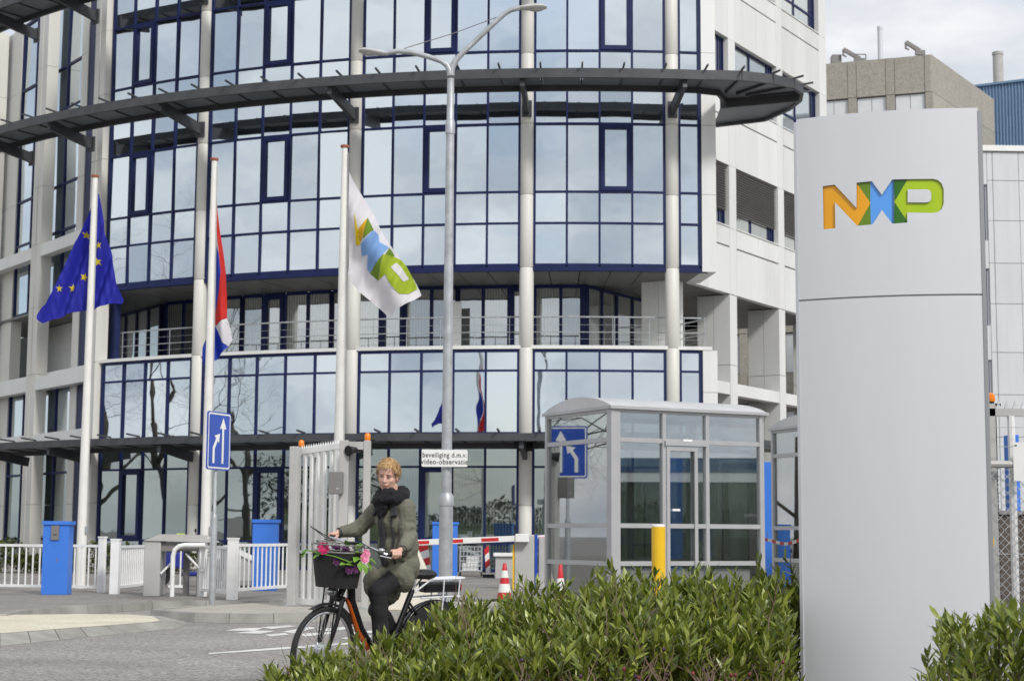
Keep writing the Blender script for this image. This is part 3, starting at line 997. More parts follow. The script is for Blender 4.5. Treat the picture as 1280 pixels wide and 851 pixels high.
# ================================================================ buildings behind
M_BROWN = mat('exposed_aggregate_concrete', (0.32, 0.30, 0.26), 0.9, var=0.16, scale=9, bump=0.25, bscale=25, dirt=0.18, island=0.05)
M_BLIND = mat('white_roller_blind', (0.62, 0.64, 0.66), 0.6, var=0.04)
M_CORR = mat('blue_corrugated_sheet', (0.16, 0.26, 0.40), 0.4, var=0.08, streak=True, scale=1.0)
M_WPAN = mat('white_grey_panel', (0.58, 0.60, 0.62), 0.5, var=0.05, streak=True, dirt=0.08, island=0.02)
cb = thing('concrete_building', 'brown concrete panel building with white blinds behind the grey sign pylon', 'building', (21.7, 85, 0), rad(-20))
ZB = 26.15
q = MB()
q.prism([(-30, 0.285), (-0.36, 0.285), (1.95, 10.3), (-30, 10.3)], 0, ZB - 0.05)
q.build('wall_core', M_DARK, cb)
MSIDE = Matrix.Translation((-0.06, 0.06, 0)) @ Matrix.Rotation(rad(77), 4, 'Z')
storeys = [ZB - 4.1 * k for k in range(7)]
for zt in storeys:
    x = 0.0
    # corner piece
    q = MB()
    q.prism([(-0.42, 0), (-0.14, 0), (-0.04, 0.05), (-0.02, 0.15), (-0.02, 0.5), (-0.42, 0.5)], max(0, zt - 1.95), zt)
    q.build('concrete_panel', M_BROWN, cb)
    for k in range(14):
        x1 = -0.44 - 1.98 * k
        for a, c, y0, z0 in ((x1 - 1.52, x1, 0.03, zt - 1.95), (x1 - 1.97, x1 - 1.54, 0.0, zt - 1.95)):
            q = MB()
            q.box(a, c, y0, 0.3, max(0, z0), zt)
            q.build('concrete_panel', M_BROWN, cb)
        if zt - 4.09 > 0:
            q = MB()
            q.box(x1 - 1.97, x1 - 1.54, 0.02, 0.3, zt - 4.09, zt - 1.97)
            q.build('concrete_panel', M_BROWN, cb)
            q = MB()
            q.box(x1 - 1.53, x1, 0.2, 0.26, zt - 4.09, zt - 1.97)
            w_ = q.build('window', M_MIDG, cb)
            for i in range(2):
                q = MB()
                q.box(x1 - 1.50 + 0.75 * i, x1 - 0.78 + 0.75 * i, 0.16, 0.19, zt - 4.05, zt - 2.02)
                q.build('pane', M_BLIND, w_)
    if zt - 4.09 > 0:
        q = MB()
        q.box(-0.42, -0.03, 0.02, 0.5, zt - 4.09, zt - 1.97)
        q.build('concrete_panel', M_BROWN, cb)
    for k in range(5):
        for z0, z1 in ((zt - 1.95, zt), (zt - 4.09, zt - 1.97)):
            if z0 < -0.1: continue
            q = MB()
            q.box(0.12 + 2.1 * k, 0.11 + 2.1 * (k + 1), 0.0, 0.3, z0, z1, MSIDE)
            q.build('concrete_panel', M_BROWN, cb)
q = MB()
q.prism([(-30, 0.3), (-0.3, 0.3), (2.0, 10.2), (-30, 10.2)], ZB - 0.049, ZB - 0.01)
q.build('roof', M_CONC, cb)
def davit(px, py, px2, py2, Y):
    a, c = at(px2, py2, Y), at(px, py, Y)
    m = MB()
    m.tube([a - Vector((0, 0, 0.6)), a], 0.08, 8)
    m.beam(a - Vector((0.25, 0, 0.1)), a + Vector((0.25, 0, -0.1)), 0.2, 0.25)
    m.beam(a, c, 0.18, 0.2)
    m.beam(c, c - Vector((0, 0, 0.35)), 0.09, 0.12)
    m.beam(c - Vector((0, 0, 0.33)), c + Vector((0.18, 0, -0.42)), 0.06, 0.08)
    return m.build('roof_davit', M_MIDG, cb, world=True)
davit(1054, 62, 1075, 74, 89.5)
davit(1132, 53, 1150, 64, 86.5)
m = MB()
p = at(1080, 71, 89)
m.tube([p + Vector((-.55, 0, -.4)), p + Vector((-.5, 0, .12)), p + Vector((.1, 0, .12)), p + Vector((.1, 0, -.4))], 0.04, 6)
p = at(1045, 77, 90)
m.box(p.x - .25, p.x + .25, p.y - .3, p.y + .3, p.z - .6, p.z + .3)
m.build('roof_vent', M_MIDG, cb, world=True)
def chimney(name, label, x0, x1, ytop, ybot, Y, m_):
    a, c = at((x0 + x1) / 2, ytop, Y), at((x0 + x1) / 2, ybot, Y)
    r = (x1 - x0) / 2 * Y / F_PX
    t = thing(name, label, 'chimney', (a.x, a.y, 0))
    m = MB()
    m.lathe([(r, 0), (r, a.z - 0.8), (r * 0.97, a.z - 0.25)], 20)
    m.build('stack', m_, t, True)
    m = MB()
    m.lathe([(r * 1.08, a.z - 0.25), (r * 1.08, a.z - 0.05), (r * 0.8, a.z)], 20)
    m.build('rim', m_, t, True)
chimney('chimney', 'slim white chimney pipe behind the roof of the brown building', 1096.5, 1103, 33, 72, 110, M_WPAN)
chimney('chimney', 'thick beige chimney above the blue corrugated hall', 1240.5, 1253.5, 65, 97, 120, mat('beige_chimney', (0.42, 0.40, 0.36), 0.7, var=0.08))
# blue hall
bh = thing('industrial_hall', 'blue corrugated industrial hall behind the brown building', 'building', (29.0, 105.4, 0), rad(-29))
m = MB()
top = 29.9
vs, fs = [], []
nn = 800
for k in range(nn + 1):
    x = -6 + 40 * k / nn
    y = 0.05 if k % 4 in (0, 1) else -0.05
    zt = top
    vs += [(x, y, 1), (x, y, zt)]
for k in range(nn):
    fs.append((2 * k, 2 * k + 2, 2 * k + 3, 2 * k + 1))
m.add(vs, fs)
m.build('corrugated_wall', M_CORR, bh)
m = MB()
m.box(-6, 34, 0.15, 25, 0, top - 0.3)
m.build('hall_body', M_CORR, bh)
m = MB()
m.beam((-6, 0.0, top + 0.05), (34, 0.0, top + 0.05), 0.3, 0.14)
m.build('roof_trim', M_CORR, bh)
m = MB()
pz = at(1260, 179, 103).z
m.box(-6, 34, -0.25, -0.09, pz - 1.6, pz)
m.build('lower_band', M_CORR, bh)
# white panel building on the right
wb = thing('panel_building', 'white panel clad building with narrow windows right of the grey sign pylon', 'building', (21.2, 75, 0), rad(2))
zt = 18.85
m = MB()
m.box(-0.35, 26, 0.12, 14, 0, zt - 0.15)
m.build('wall_core', M_WPAN, wb)
m = MB()
m.box(-1.2, 26.1, -0.12, 14.1, zt - 0.14, zt + 0.12)
m.build('roof_edge', M_SIGNW, wb)
rows = []
zz = zt - 0.16
for hh in (1.33, 1.85, 1.95, 1.85, 2.2, 1.9, 1.9, 1.9, 1.9, 1.9):
    rows.append((max(0, zz - hh), zz))
    zz -= hh
for k in range(-1, 9):
    x0 = 0.55 + 1.2 * k
    for z0, z1 in rows:
        if k == -1:
            # narrow strip beside the window column, and the windows
            q = MB()
            q.box(0.30, 0.535, 0.0, 0.2, z0 + 0.01, z1 - 0.01)
            q.build('cladding_panel', M_WPAN, wb)
            continue
        q = MB()
        q.box(x0 + 0.012, x0 + 1.19, 0.0, 0.2, z0 + 0.012, z1 - 0.012)
        q.build('cladding_panel', M_WPAN, wb)
def zpix(y): return at(1232, y, 75).z
wins = [(zpix(300), zpix(231)), (zpix(406), zpix(336)), (zpix(512), zpix(450))]
prev = zt - 0.16
for z0, z1 in wins:
    q = MB()
    q.box(-1.2, 0.28, 0.0, 0.2, z1 + 0.02, prev - 0.01)
    q.build('cladding_panel', M_WPAN, wb)
    fr = MB()
    for x in (-1.2, -0.55, 0.10):
        fr.box(x, x + 0.1, 0.10, 0.18, z0, z1)
    for z in (z0, z0 + (z1 - z0) * 0.36, z1 - 0.09):
        for x in (-1.1, -0.45):
            fr.box(x, x + 0.55, 0.105, 0.175, z, z + 0.09)
    fo = fr.build('window', M_BLUE, wb)
    for x in (-1.1, -0.45):
        q = MB()
        q.box(x, x + 0.55, 0.13, 0.15, z0 + (z1 - z0) * 0.36 + 0.09, z1 - 0.09)
        q.build('pane', M_GLASS_G, fo)
        q = MB()
        q.box(x, x + 0.55, 0.13, 0.15, z0 + 0.09, z0 + (z1 - z0) * 0.36)
        q.build('pane', M_SIGNB, fo)
    prev = z0 - 0.02
q = MB()
q.box(-1.2, 0.28, 0.0, 0.2, 0.0, prev)
q.build('cladding_panel', M_WPAN, wb)
# ================================================================ street furniture
ZI = ZP
# ---------------------------------------------------------------- railings: every baluster a part
bal_me = {}
def railing(name, label, p0, p1, z0, z1, group, posts=(), step=0.15, cat='railing', post_w=0.11, post_h=1.02):
    p0, p1 = Vector((p0[0], p0[1], 0)), Vector((p1[0], p1[1], 0))
    d = p1 - p0
    Ln = d.length
    t = thing(name, label, cat, (p0.x, p0.y, ZP), math.atan2(d.y, d.x), group)
    for zz in (z0, z1):
        m = MB()
        m.box(0, Ln, -0.025, 0.025, zz - 0.025, zz + 0.025)
        m.build('rail', M_RAILW, t)
    key = round(z1 - z0, 3)
    if key not in bal_me:
        m = MB()
        m.tube([(0, 0, 0), (0, 0, z1 - z0 - 0.05)], 0.016, 8)
        bal_me[key] = m.mesh('baluster', M_RAILW, True)
    n = max(1, int(Ln / step))
    for k in range(n):
        inst('baluster', bal_me[key], t, Matrix.Translation((Ln * (k + 0.5) / n, 0, z0 + 0.025)))
    for x in posts:
        m = MB()
        m.box(x - post_w / 2, x + post_w / 2, -post_w / 2 - 0.004, post_w / 2 + 0.004, 0, post_h)
        m.box(x - post_w / 2 - 0.01, x + post_w / 2 + 0.01, -post_w / 2 - 0.014, post_w / 2 + 0.014, post_h, post_h + 0.03)
        m.build('post', M_RAILW, t)
    return t
def gp(x, y): return gnd(x, y, ZP)
GRL = 'white railings along the pavement'
f0, f1 = Vector((-11.6, 33.3, 0)), gp(128, 740)
railing('railing', 'long white railing at the far left behind the blue totem', (f0.x, f0.y), (f1.x - 0.08, f1.y), 0.1, 0.87, GRL, ((f1 - f0).length - 0.02,))
a, c = gp(143, 742), gp(181, 737)
railing('pedestrian_gate', 'short white barred gate left of the turnstile', (a.x, a.y), (c.x, c.y + 0.3), 0.12, 0.86, GRL, (0.0,), 0.14, 'gate', 0.15, 0.98)
a, c = gp(198, 741), gp(214, 741)
railing('railing', 'short white railing stub between the turnstile pillars', (a.x, a.y + 0.9), (c.x + .06, c.y + 0.9), 0.1, 0.86, GRL, (), 0.13)
a, c = gp(252, 745), gp(290, 749)
railing('railing', 'white railing behind the blue arrow sign, right of the turnstile', (a.x, a.y), (c.x - 0.08, c.y), 0.12, 0.88, GRL, (0.0,), 0.12, 'railing', 0.14)
a, c = gp(290, 749), gp(360, 743)
railing('railing', 'white railing in front of the second blue totem beside the gate', (a.x, a.y), (c.x, c.y), 0.16, 0.92, GRL, (0.0,), 0.19, 'railing', 0.14)
# small notice on the railing
p = gp(266, 746)
t = thing('notice_plate', 'small white notice plate with two grey lines hung on the railing', 'sign', (p.x, p.y - 0.06, 0))
m = MB()
m.box(-0.14, 0.14, -0.008, 0.008, 0.80, 0.96)
m.build('plate', M_SIGNW, t)
m = MB()
m.box(-0.11, 0.11, -0.011, -0.0085, 0.90, 0.925)
m.box(-0.11, 0.06, -0.011, -0.0085, 0.84, 0.865)
m.build('print', M_GREYP, t)

# ---------------------------------------------------------------- turnstile
a = gp(190, 745)
t = thing('turnstile', 'grey metal tripod turnstile with a white tube arch between the railings', 'turnstile', (a.x, a.y, ZP), rad(4))
m = MB(); m.box(-0.16, 0.13, 0.0, 0.75, 0, 0.98); m.build('pillar', M_GREYP, t, bevel=0.015)
m = MB()
m.add([(-0.18, -0.03, 0.985), (1.10, -0.03, 0.96), (1.10, 0.8, 0.96), (-0.18, 0.8, 0.985), (0.12, -0.03, 1.10), (0.86, -0.03, 1.09), (0.86, 0.8, 1.09), (0.12, 0.8, 1.10)],
      [(3, 2, 1, 0), (4, 5, 6, 7), (0, 1, 5, 4), (1, 2, 6, 5), (2, 3, 7, 6), (3, 0, 4, 7)])
m.build('hood', M_GREYP, t)
m = MB(); m.box(0.13, 0.92, 0.06, 0.7, 0.80, 0.958); m.build('drive_box', M_MIDG, t)
m = MB(); m.box(0.48, 0.58, 0.45, 0.6, 0, 0.8); m.build('rear_leg', M_MIDG, t)
m = MB(); m.box(0.74, 0.86, 0.3, 0.6, 0, 0.8); m.build('side_leg', M_MIDG, t)
m = MB(); m.tube([(0.36, -0.08, 0), (0.36, -0.08, 0.72), (0.39, -0.08, 0.83), (0.46, -0.08, 0.89), (0.56, -0.08, 0.91), (0.92, -0.08, 0.91)], 0.042, 10)
m.build('tube_arch', M_RAILW, t, True)
for p0, p1 in (((0.14, 0.0, 0.40), (0.36, 0.1, 0.64)), ((0.56, 0.1, 0.76), (0.88, 0.0, 0.44))):
    m = MB(); m.tube([p0, p1], 0.02, 8); m.build('arm', M_RAILW, t, True)
m = MB(); m.box(0.40, 0.54, 0.02, 0.10, 1.098, 1.12); m.build('indicator', mat('lime_indicator', (0.45, 0.55, 0.05), 0.4), t)

# ---------------------------------------------------------------- blue totems
def totem(label, x0, x1, ytop, ybase, Y=None, lid=True, group='blue metal totems at the entrance', rz=0, panel=False, deep=0.35):
    xm = (x0 + x1) / 2
    if Y is None:
        b = gp(xm, ybase)
        Y = b.y
    b = at(xm, ybase, Y)
    z1 = at(xm, ytop, Y).z
    wd = (x1 - x0) * Y / F_PX
    t = thing('blue_totem', label, 'totem', (b.x, Y + deep / 2, ZP), rz, group)
    h = z1 - ZP
    m = MB()
    m.box(-wd / 2, wd / 2, -deep / 2, deep / 2, 0, h - (0.07 if lid else 0))
    m.build('body', M_TOTEM, t, bevel=0.008)
    if lid:
        m = MB()
        m.box(-wd / 2 - 0.012, wd / 2 + 0.03, -deep / 2 - 0.03, deep / 2 + 0.02, h - 0.068, h)
        m.build('lid', M_TOTEM, t, bevel=0.006)
    m = MB()
    m.box(wd * 0.06, wd * 0.10, -deep / 2 - 0.006, -deep / 2, h * 0.45, h * 0.50)
    m.build('lock', M_MIDG, t)
    if panel:
        m = MB()
        m.box(-wd * 0.17, wd * 0.13, -deep / 2 - 0.03, -deep / 2 - 0.001, h - 0.34, h - 0.08)
        o = m.build('intercom', M_MIDG, t)
        m = MB()
        m.box(-wd * 0.08, wd * 0.04, -deep / 2 - 0.034, -deep / 2 - 0.031, h - 0.25, h - 0.235)
        m.build('slot', M_BLACK, o)
    return t
totem('bright blue totem with a grey intercom panel in front of the left railing', 51, 83, 651, 743, panel=True)
totem('bright blue totem behind the white railing left of the gate', 314, 344, 649, 738)
totem('bright blue totem half hidden behind the lamp post', 540, 571, 652, 722, 43.0)
totem('tall narrow blue totem right of the glass booth', 953, 966, 577, 745, 30, False)
totem('tall blue totem seen through the glass booth', 838, 854, 571, 745, 30.5, False)
totem('blue totem behind the chain link fence at the right edge', 1267, 1278, 543, 700, 26, False)

# ---------------------------------------------------------------- scooter, bin, roll cage, barrier board near the building
a = gnd(232, 737, ZP)
a = Vector((a.x * 1.06, a.y * 1.06, 0))
t = thing('motor_scooter', 'dark blue motor scooter parked behind the turnstile', 'scooter', (a.x, a.y, ZP), rad(35))
for x in (-0.6, 0.6):
    m = MB()
    m.tube([(x + 0.2 * math.cos(k * math.pi / 10), 0, 0.24 + 0.2 * math.sin(k * math.pi / 10)) for k in range(20)], 0.05, 8, True)
    wv = m.build('wheel', M_BLACK, t, True)
    m = MB(); m.tube([(x, -0.04, 0.24), (x, 0.04, 0.24)], 0.1, 14); m.build('rim', M_STEEL, wv, True)
M_SCOOT = mat('dark_blue_paint', (0.02, 0.03, 0.22), 0.25)
m = MB()
for prof in (-1, 1):
    pass
m.add([(-0.75, -0.14, 0.45), (-0.05, -0.16, 0.36), (-0.05, 0.16, 0.36), (-0.75, 0.14, 0.45), (-0.8, -0.1, 0.72), (-0.1, -0.13, 0.74), (-0.1, 0.13, 0.74), (-0.8, 0.1, 0.72)],
      [(3, 2, 1, 0), (4, 5, 6, 7), (0, 1, 5, 4), (1, 2, 6, 5), (2, 3, 7, 6), (3, 0, 4, 7)])
m.box(-0.1, 0.45, -0.15, 0.15, 0.22, 0.32)
m.build('body', M_SCOOT, t, bevel=0.04)
m = MB()
m.add([(0.38, -0.2, 0.3), (0.52, -0.16, 0.3), (0.52, 0.16, 0.3), (0.38, 0.2, 0.3), (0.28, -0.2, 0.88), (0.4, -0.1, 0.92), (0.4, 0.1, 0.92), (0.28, 0.2, 0.88)],
      [(3, 2, 1, 0), (4, 5, 6, 7), (0, 1, 5, 4), (1, 2, 6, 5), (2, 3, 7, 6), (3, 0, 4, 7)])
m.build('leg_shield', M_SCOOT, t, bevel=0.03)
m = MB(); m.box(-0.8, -0.08, -0.13, 0.13, 0.74, 0.83); m.build('seat', M_BLACK, t, bevel=0.03)
m = MB(); m.tube([(0.6, 0, 0.24), (0.36, 0, 0.98)], 0.03, 8); m.tube([(0.33, -0.32, 1.0), (0.36, 0, 0.98), (0.33, 0.32, 1.0)], 0.018, 8); m.build('handlebar', M_BLACK, t, True)
m = MB(); m.ell((0.44, 0, 0.86), (0.05, 0.09, 0.08), 12, 8); m.build('headlight', M_SIGNW, t, True)
for s in (-1, 1):
    m = MB(); m.tube([(0.34, 0.24 * s, 1.0), (0.32, 0.28 * s, 1.15)], 0.01, 6); m.ell((0.32, 0.29 * s, 1.18), (0.02, 0.06, 0.04), 10, 6); m.build('mirror', M_BLACK, t, True)

a = at(303, 735, 36)
t = thing('storage_box', 'beige storage box with a sloping lid behind the white railing', 'box', (a.x, 36, ZP))
m = MB()
m.add([(-0.32, -0.4, 0.12), (0.3, -0.4, 0.12), (0.3, 0.5, 0.12), (-0.32, 0.5, 0.12), (-0.32, -0.4, 0.82), (0.3, -0.4, 0.52), (0.3, 0.5, 0.52), (-0.32, 0.5, 0.82)],
      [(3, 2, 1, 0), (4, 5, 6, 7), (0, 1, 5, 4), (1, 2, 6, 5), (2, 3, 7, 6), (3, 0, 4, 7)])
m.build('body', M_GREYP, t, bevel=0.02)
m = MB()
m.add([(-0.36, -0.44, 0.83), (0.36, -0.44, 0.50), (0.36, 0.54, 0.50), (-0.36, 0.54, 0.83), (-0.36, -0.44, 0.87), (0.36, -0.44, 0.54), (0.36, 0.54, 0.54), (-0.36, 0.54, 0.87)],
      [(3, 2, 1, 0), (4, 5, 6, 7), (0, 1, 5, 4), (1, 2, 6, 5), (2, 3, 7, 6), (3, 0, 4, 7)])
m.build('lid', M_SIGNW, t)
m = MB()
for x in (-0.28, 0.24):
    m.box(x, x + 0.06, -0.38, -0.3, 0, 0.12); m.box(x, x + 0.06, 0.4, 0.48, 0, 0.12)
m.build('feet', M_BLACK, t)

YC = 46.5
a, c = at(575, 720, YC), at(602, 683, YC)
t = thing('roll_cage', 'grey wire roll cage standing before the ground floor windows', 'trolley', ((a.x + c.x) / 2, YC, ZP))
wd, h = (c.x - a.x), c.z - ZP
m = MB()
for x in (-wd / 2, wd / 2):
    for y in (-0.3, 0.3):
        m.tube([(x, y, 0.1), (x, y, h)], 0.016, 6)
m.build('frame', M_STEEL, t)
for y in (-0.3, 0.3):
    m = MB()
    for k in range(6): m.tube([(-wd / 2, y, 0.15 + (h - 0.15) * k / 5), (wd / 2, y, 0.15 + (h - 0.15) * k / 5)], 0.008, 5)
    for k in range(1, 6): m.tube([(-wd / 2 + wd * k / 6, y, 0.15), (-wd / 2 + wd * k / 6, y, h)], 0.007, 5)
    m.build('wire_side', M_STEEL, t)
m = MB(); m.box(-wd / 2, wd / 2, -0.3, 0.3, 0.12, 0.15); m.build('base', M_STEEL, t)
m = MB(); m.box(-wd * 0.4, wd * 0.35, -0.25, 0.22, 0.152, 0.36); m.box(-wd * 0.2, wd * 0.4, -0.2, 0.2, 0.362, 0.55); m.build('load', M_SIGNW, t)
m = MB()
for x in (-wd / 2, wd / 2):
    for y in (-0.28, 0.28): m.tube([(x - 0.02, y, 0.06), (x + 0.02, y, 0.06)], 0.06, 10)
m.build('wheels', M_BLACK, t)
def board(label, x0, x1, y0, y1, Y, lean):
    a, c = at(x0, y1, Y), at(x1, y0, Y)
    t = thing('barrier_board', label, 'barrier', ((a.x + c.x) / 2, Y, ZP), group='red and white boards by the windows')
    wd, h = c.x - a.x, c.z - ZP
    for k in range(4):
        m = MB()
        z0, z1 = h * (0.08 + 0.23 * k), h * (0.08 + 0.23 * (k + 1))
        m.add([(-wd / 2 + lean * z0, -0.03, z0), (wd / 2 + lean * z0, -0.03, z0 + 0.1), (wd / 2 + lean * z1, -0.03, z1 + 0.1), (-wd / 2 + lean * z1, -0.03, z1),
               (-wd / 2 + lean * z0, 0.03, z0), (wd / 2 + lean * z0, 0.03, z0 + 0.1), (wd / 2 + lean * z1, 0.03, z1 + 0.1), (-wd / 2 + lean * z1, 0.03, z1)],
              [(0, 1, 2, 3), (7, 6, 5, 4), (4, 5, 1, 0), (5, 6, 2, 1), (6, 7, 3, 2), (7, 4, 0, 3)])
        m.build('stripe', M_RED if k % 2 else M_SIGNW, t)
    m = MB(); m.box(-wd / 2 - 0.1, wd / 2 + 0.1, -0.2, 0.2, 0, 0.08); m.build('foot', M_BLACK, t)
board('leaning red and white board left of the lamp post, behind the cyclist', 526, 540, 682, 720, 44, -0.15)
board('narrow red and white board beside the wire roll cage', 608, 613.5, 686, 720, 45, -0.08)
a, c = at(617, 722, 44), at(642, 691, 44)
t = thing('counter', 'grey beige counter with a pale top behind the orange cone', 'counter', ((a.x + c.x) / 2, 44.3, ZP))
wd, h = c.x - a.x, c.z - ZP
m = MB(); m.box(-wd * 0.42, wd * 0.5, -0.3, 0.4, 0, h - 0.09); m.build('body', M_GREYP, t, bevel=0.01)
m = MB(); m.box(-wd * 0.52, wd * 0.52, -0.38, 0.45, h - 0.085, h); m.build('top', M_SIGNW, t, bevel=0.01)

# ---------------------------------------------------------------- sliding gate
def portal(label, pa, pb, ztop, beacon_x, group):
    """two square posts under a short beam, with an orange beacon on top"""
    a, c = Vector((pa.x, pa.y, 0)), Vector((pb.x, pb.y, 0))
    d = c - a
    t = thing('gate_portal', label, 'gate post', (a.x, a.y, ZP - 0.004), math.atan2(d.y, d.x), group)
    Ln, h = d.length, ztop - ZP
    for x, w2 in ((0, 0.07), (Ln, 0.055)):
        m = MB(); m.box(x - w2, x + w2, -w2, w2, 0, h); m.build('post', M_GREYP, t, bevel=0.01)
        m = MB(); m.box(x - w2 - 0.03, x + w2 + 0.03, -w2 - 0.03, w2 + 0.03, 0.001, 0.025); m.build('foot_plate', M_STEEL, t)
    m = MB(); m.box(0.072, Ln - 0.057, -0.05, 0.05, h - 0.14, h - 0.02); m.build('beam', M_GREYP, t)
    m = MB(); m.lathe([(0.03, h - 0.02), (0.045, h + 0.0)], 12, (beacon_x, 0, 0)); m.tube([(beacon_x - 0.18, 0, h + 0.0), (beacon_x + 0.12, 0, h + 0.01)], 0.015, 6)
    bo = m.build('beacon_base', M_BLACK, t, True)
    m = MB(); m.lathe([(0.042, h), (0.048, h + 0.03), (0.045, h + 0.09), (0.025, h + 0.115), (0.004, h + 0.12)], 14, (beacon_x, 0, 0)); m.build('beacon_lens', M_ORANGE, bo, True)
    return t
pa, pb = gp(365, 757), at(396, 700, 27.6)
portal('left grey gate portal with an orange beacon, beside the barred gate leaf', pa, pb, 2.62, pb.x - pa.x - 0.02, 'grey gate portals')
pc, pd = gp(427, 760), at(457, 700, 25.9)
portal('right grey gate portal with an orange beacon, left of the cyclist', pc, pd, 2.68, pd.x - pc.x + 0.0, 'grey gate portals')
g0, g1 = gnd(369, 755, ZP), gnd(424, 753, ZP)
g0, g1 = Vector((at(370, 700, 26.9).x, 26.9, 0)), Vector((at(424, 700, 26.2).x, 26.2, 0))
d = g1 - g0
t = thing('sliding_gate', 'tall white barred gate leaf with a spiked top rail', 'gate', (g0.x, g0.y, ZP), math.atan2(d.y, d.x))
Ln = d.length
zt0, zt1 = at(370, 565, 26.9).z - ZP, at(424, 557, 26.2).z - ZP
zb = at(396, 752, 26.6).z - ZP
m = MB(); m.beam((-0.03, 0, zt0), (Ln + 0.02, 0, zt1), 0.06, 0.09); m.build('top_rail', M_RAILW, t)
m = MB(); m.beam((-0.06, 0, zb), (Ln + 0.1, 0, zb), 0.07, 0.09); m.build('bottom_rail', M_RAILW, t)
m = MB(); m.beam((0, -0.0, zb + 0.78), (Ln, 0.0, zb + 0.78), 0.045, 0.05); m.build('middle_rail', M_RAILW, t)
nb = 7
for k in range(nb):
    x = Ln * (k + 0.15) / (nb - 0.5)
    m = MB(); m.box(x - 0.027, x + 0.027, -0.024, 0.024, zb + 0.046, zt0 + (zt1 - zt0) * x / Ln - 0.046); m.build('bar', M_RAILW, t)
for k in range(18):
    x = Ln * (k + 0.5) / 18
    z = zt0 + (zt1 - zt0) * x / Ln + 0.044
    m = MB(); m.add([(x - 0.016, -0.012, z), (x + 0.016, -0.012, z), (x + 0.016, 0.012, z), (x - 0.016, 0.012, z), (x + 0.008, 0, z + 0.065)], [(0, 1, 4), (1, 2, 4), (2, 3, 4), (3, 0, 4), (3, 2, 1, 0)])
    m.build('spike', M_RAILW, t)
a, c = at(410, 617, 25.6), at(428, 589, 25.6)
t = thing('control_box', 'grey metal control box fixed to the right gate portal', 'box', ((a.x + c.x) / 2, 25.72, a.z))
wd, h = c.x - a.x, c.z - a.z
m = MB(); m.box(-wd / 2, wd / 2, -0.09, 0.1, 0, h); m.build('case', M_MIDG, t, bevel=0.012)
m = MB(); m.tube([(0.03, -0.10, 0.08), (0.03, -0.09, 0.08)], 0.018, 10); m.build('lock', M_STEEL, t)
a = at(444, 562, 25.8)
t = thing('loudspeaker', 'small black horn under the beam of the right gate portal', 'loudspeaker', (a.x, 25.85, a.z))
m = MB(); m.tube([(0.02, 0.05, 0.14), (0.02, 0.05, 0.0)], 0.02, 8); m.build('bracket', M_BLACK, t)
m = MB(); m.tube([(-0.10, -0.1, -0.02), (-0.02, 0.0, 0.0), (0.05, 0.08, 0.01)], [0.085, 0.05, 0.04], 12); m.build('horn', M_BLACKG, t, True)

# ---------------------------------------------------------------- blue arrow sign
a = gp(265, 755)
t = thing('arrow_sign', 'blue road sign with two white merging arrows on a grey post', 'road sign', (a.x, a.y, ZP), rad(70))
# the plate faces the road obliquely: width seen foreshortened
SW, SH = 0.74, 0.93
zt = at(270, 515, a.y).z - ZP
m = MB(); m.lathe([(0.052, 0.0), (0.052, 1.36), (0.045, 1.40), (0.030, 1.44), (0.030, zt - 0.05)], 14); m.build('post', M_STEEL, t, True)
def round_rect(w2, h2, r, n=5):
    pts = []
    for cx_, cy_, a0 in ((w2 - r, -h2 + r, -90), (w2 - r, h2 - r, 0), (-w2 + r, h2 - r, 90), (-w2 + r, -h2 + r, 180)):
        for k in range(n + 1):
            an = rad(a0 + 90 * k / n)
            pts.append((cx_ + r * math.cos(an), cy_ + r * math.sin(an)))
    return pts
def plate(mb, poly, y0, y1, cx_=0, cz=0):
    n = len(poly)
    mb.add([(p[0] + cx_, y0, p[1] + cz) for p in poly] + [(p[0] + cx_, y1, p[1] + cz) for p in poly],
           [tuple(range(n)), tuple(range(2 * n - 1, n - 1, -1))] + [(i, n + i, n + (i + 1) % n, (i + 1) % n) for i in range(n)])
cz = zt - SH / 2
m = MB(); plate(m, round_rect(SW / 2, SH / 2, 0.05), -0.05, -0.034, 0, cz); m.build('plate', M_SIGNB, t)
m = MB()
ro, ri_ = round_rect(SW / 2 - 0.022, SH / 2 - 0.022, 0.04), round_rect(SW / 2 - 0.045, SH / 2 - 0.045, 0.03)
n = len(ro)
m.add([(p[0], -0.053, p[1] + cz) for p in ro] + [(p[0], -0.053, p[1] + cz) for p in ri_], [(i, (i + 1) % n, n + (i + 1) % n, n + i) for i in range(n)])
m.build('border', M_SIGNW, t)
ar = [(0.09, -0.36), (0.15, -0.36), (0.15, 0.2), (0.22, 0.2), (0.12, 0.38), (0.02, 0.2), (0.09, 0.2)]
m = MB(); m.add([(x, -0.0535, z + cz) for x, z in ar], [(0, 1, 2, 6), (6, 2, 3, 4, 5)]); m.build('straight_arrow', M_SIGNW, t)
ar = [(-0.20, -0.36), (-0.135, -0.36), (-0.135, -0.13), (-0.05, 0.0), (-0.005, -0.035), (0.02, 0.12), (-0.15, 0.08), (-0.10, 0.035), (-0.20, -0.11)]
m = MB(); m.add([(x, -0.0535, z + cz) for x, z in ar], [(0, 1, 2, 8), (8, 2, 3, 7), (7, 3, 4, 5, 6)]); m.build('merging_arrow', M_SIGNW, t)
for zz in (cz - 0.28, cz + 0.28):
    m = MB(); m.box(-0.12, 0.12, -0.034, 0.04, zz - 0.02, zz + 0.02); m.build('clamp', M_STEEL, t)

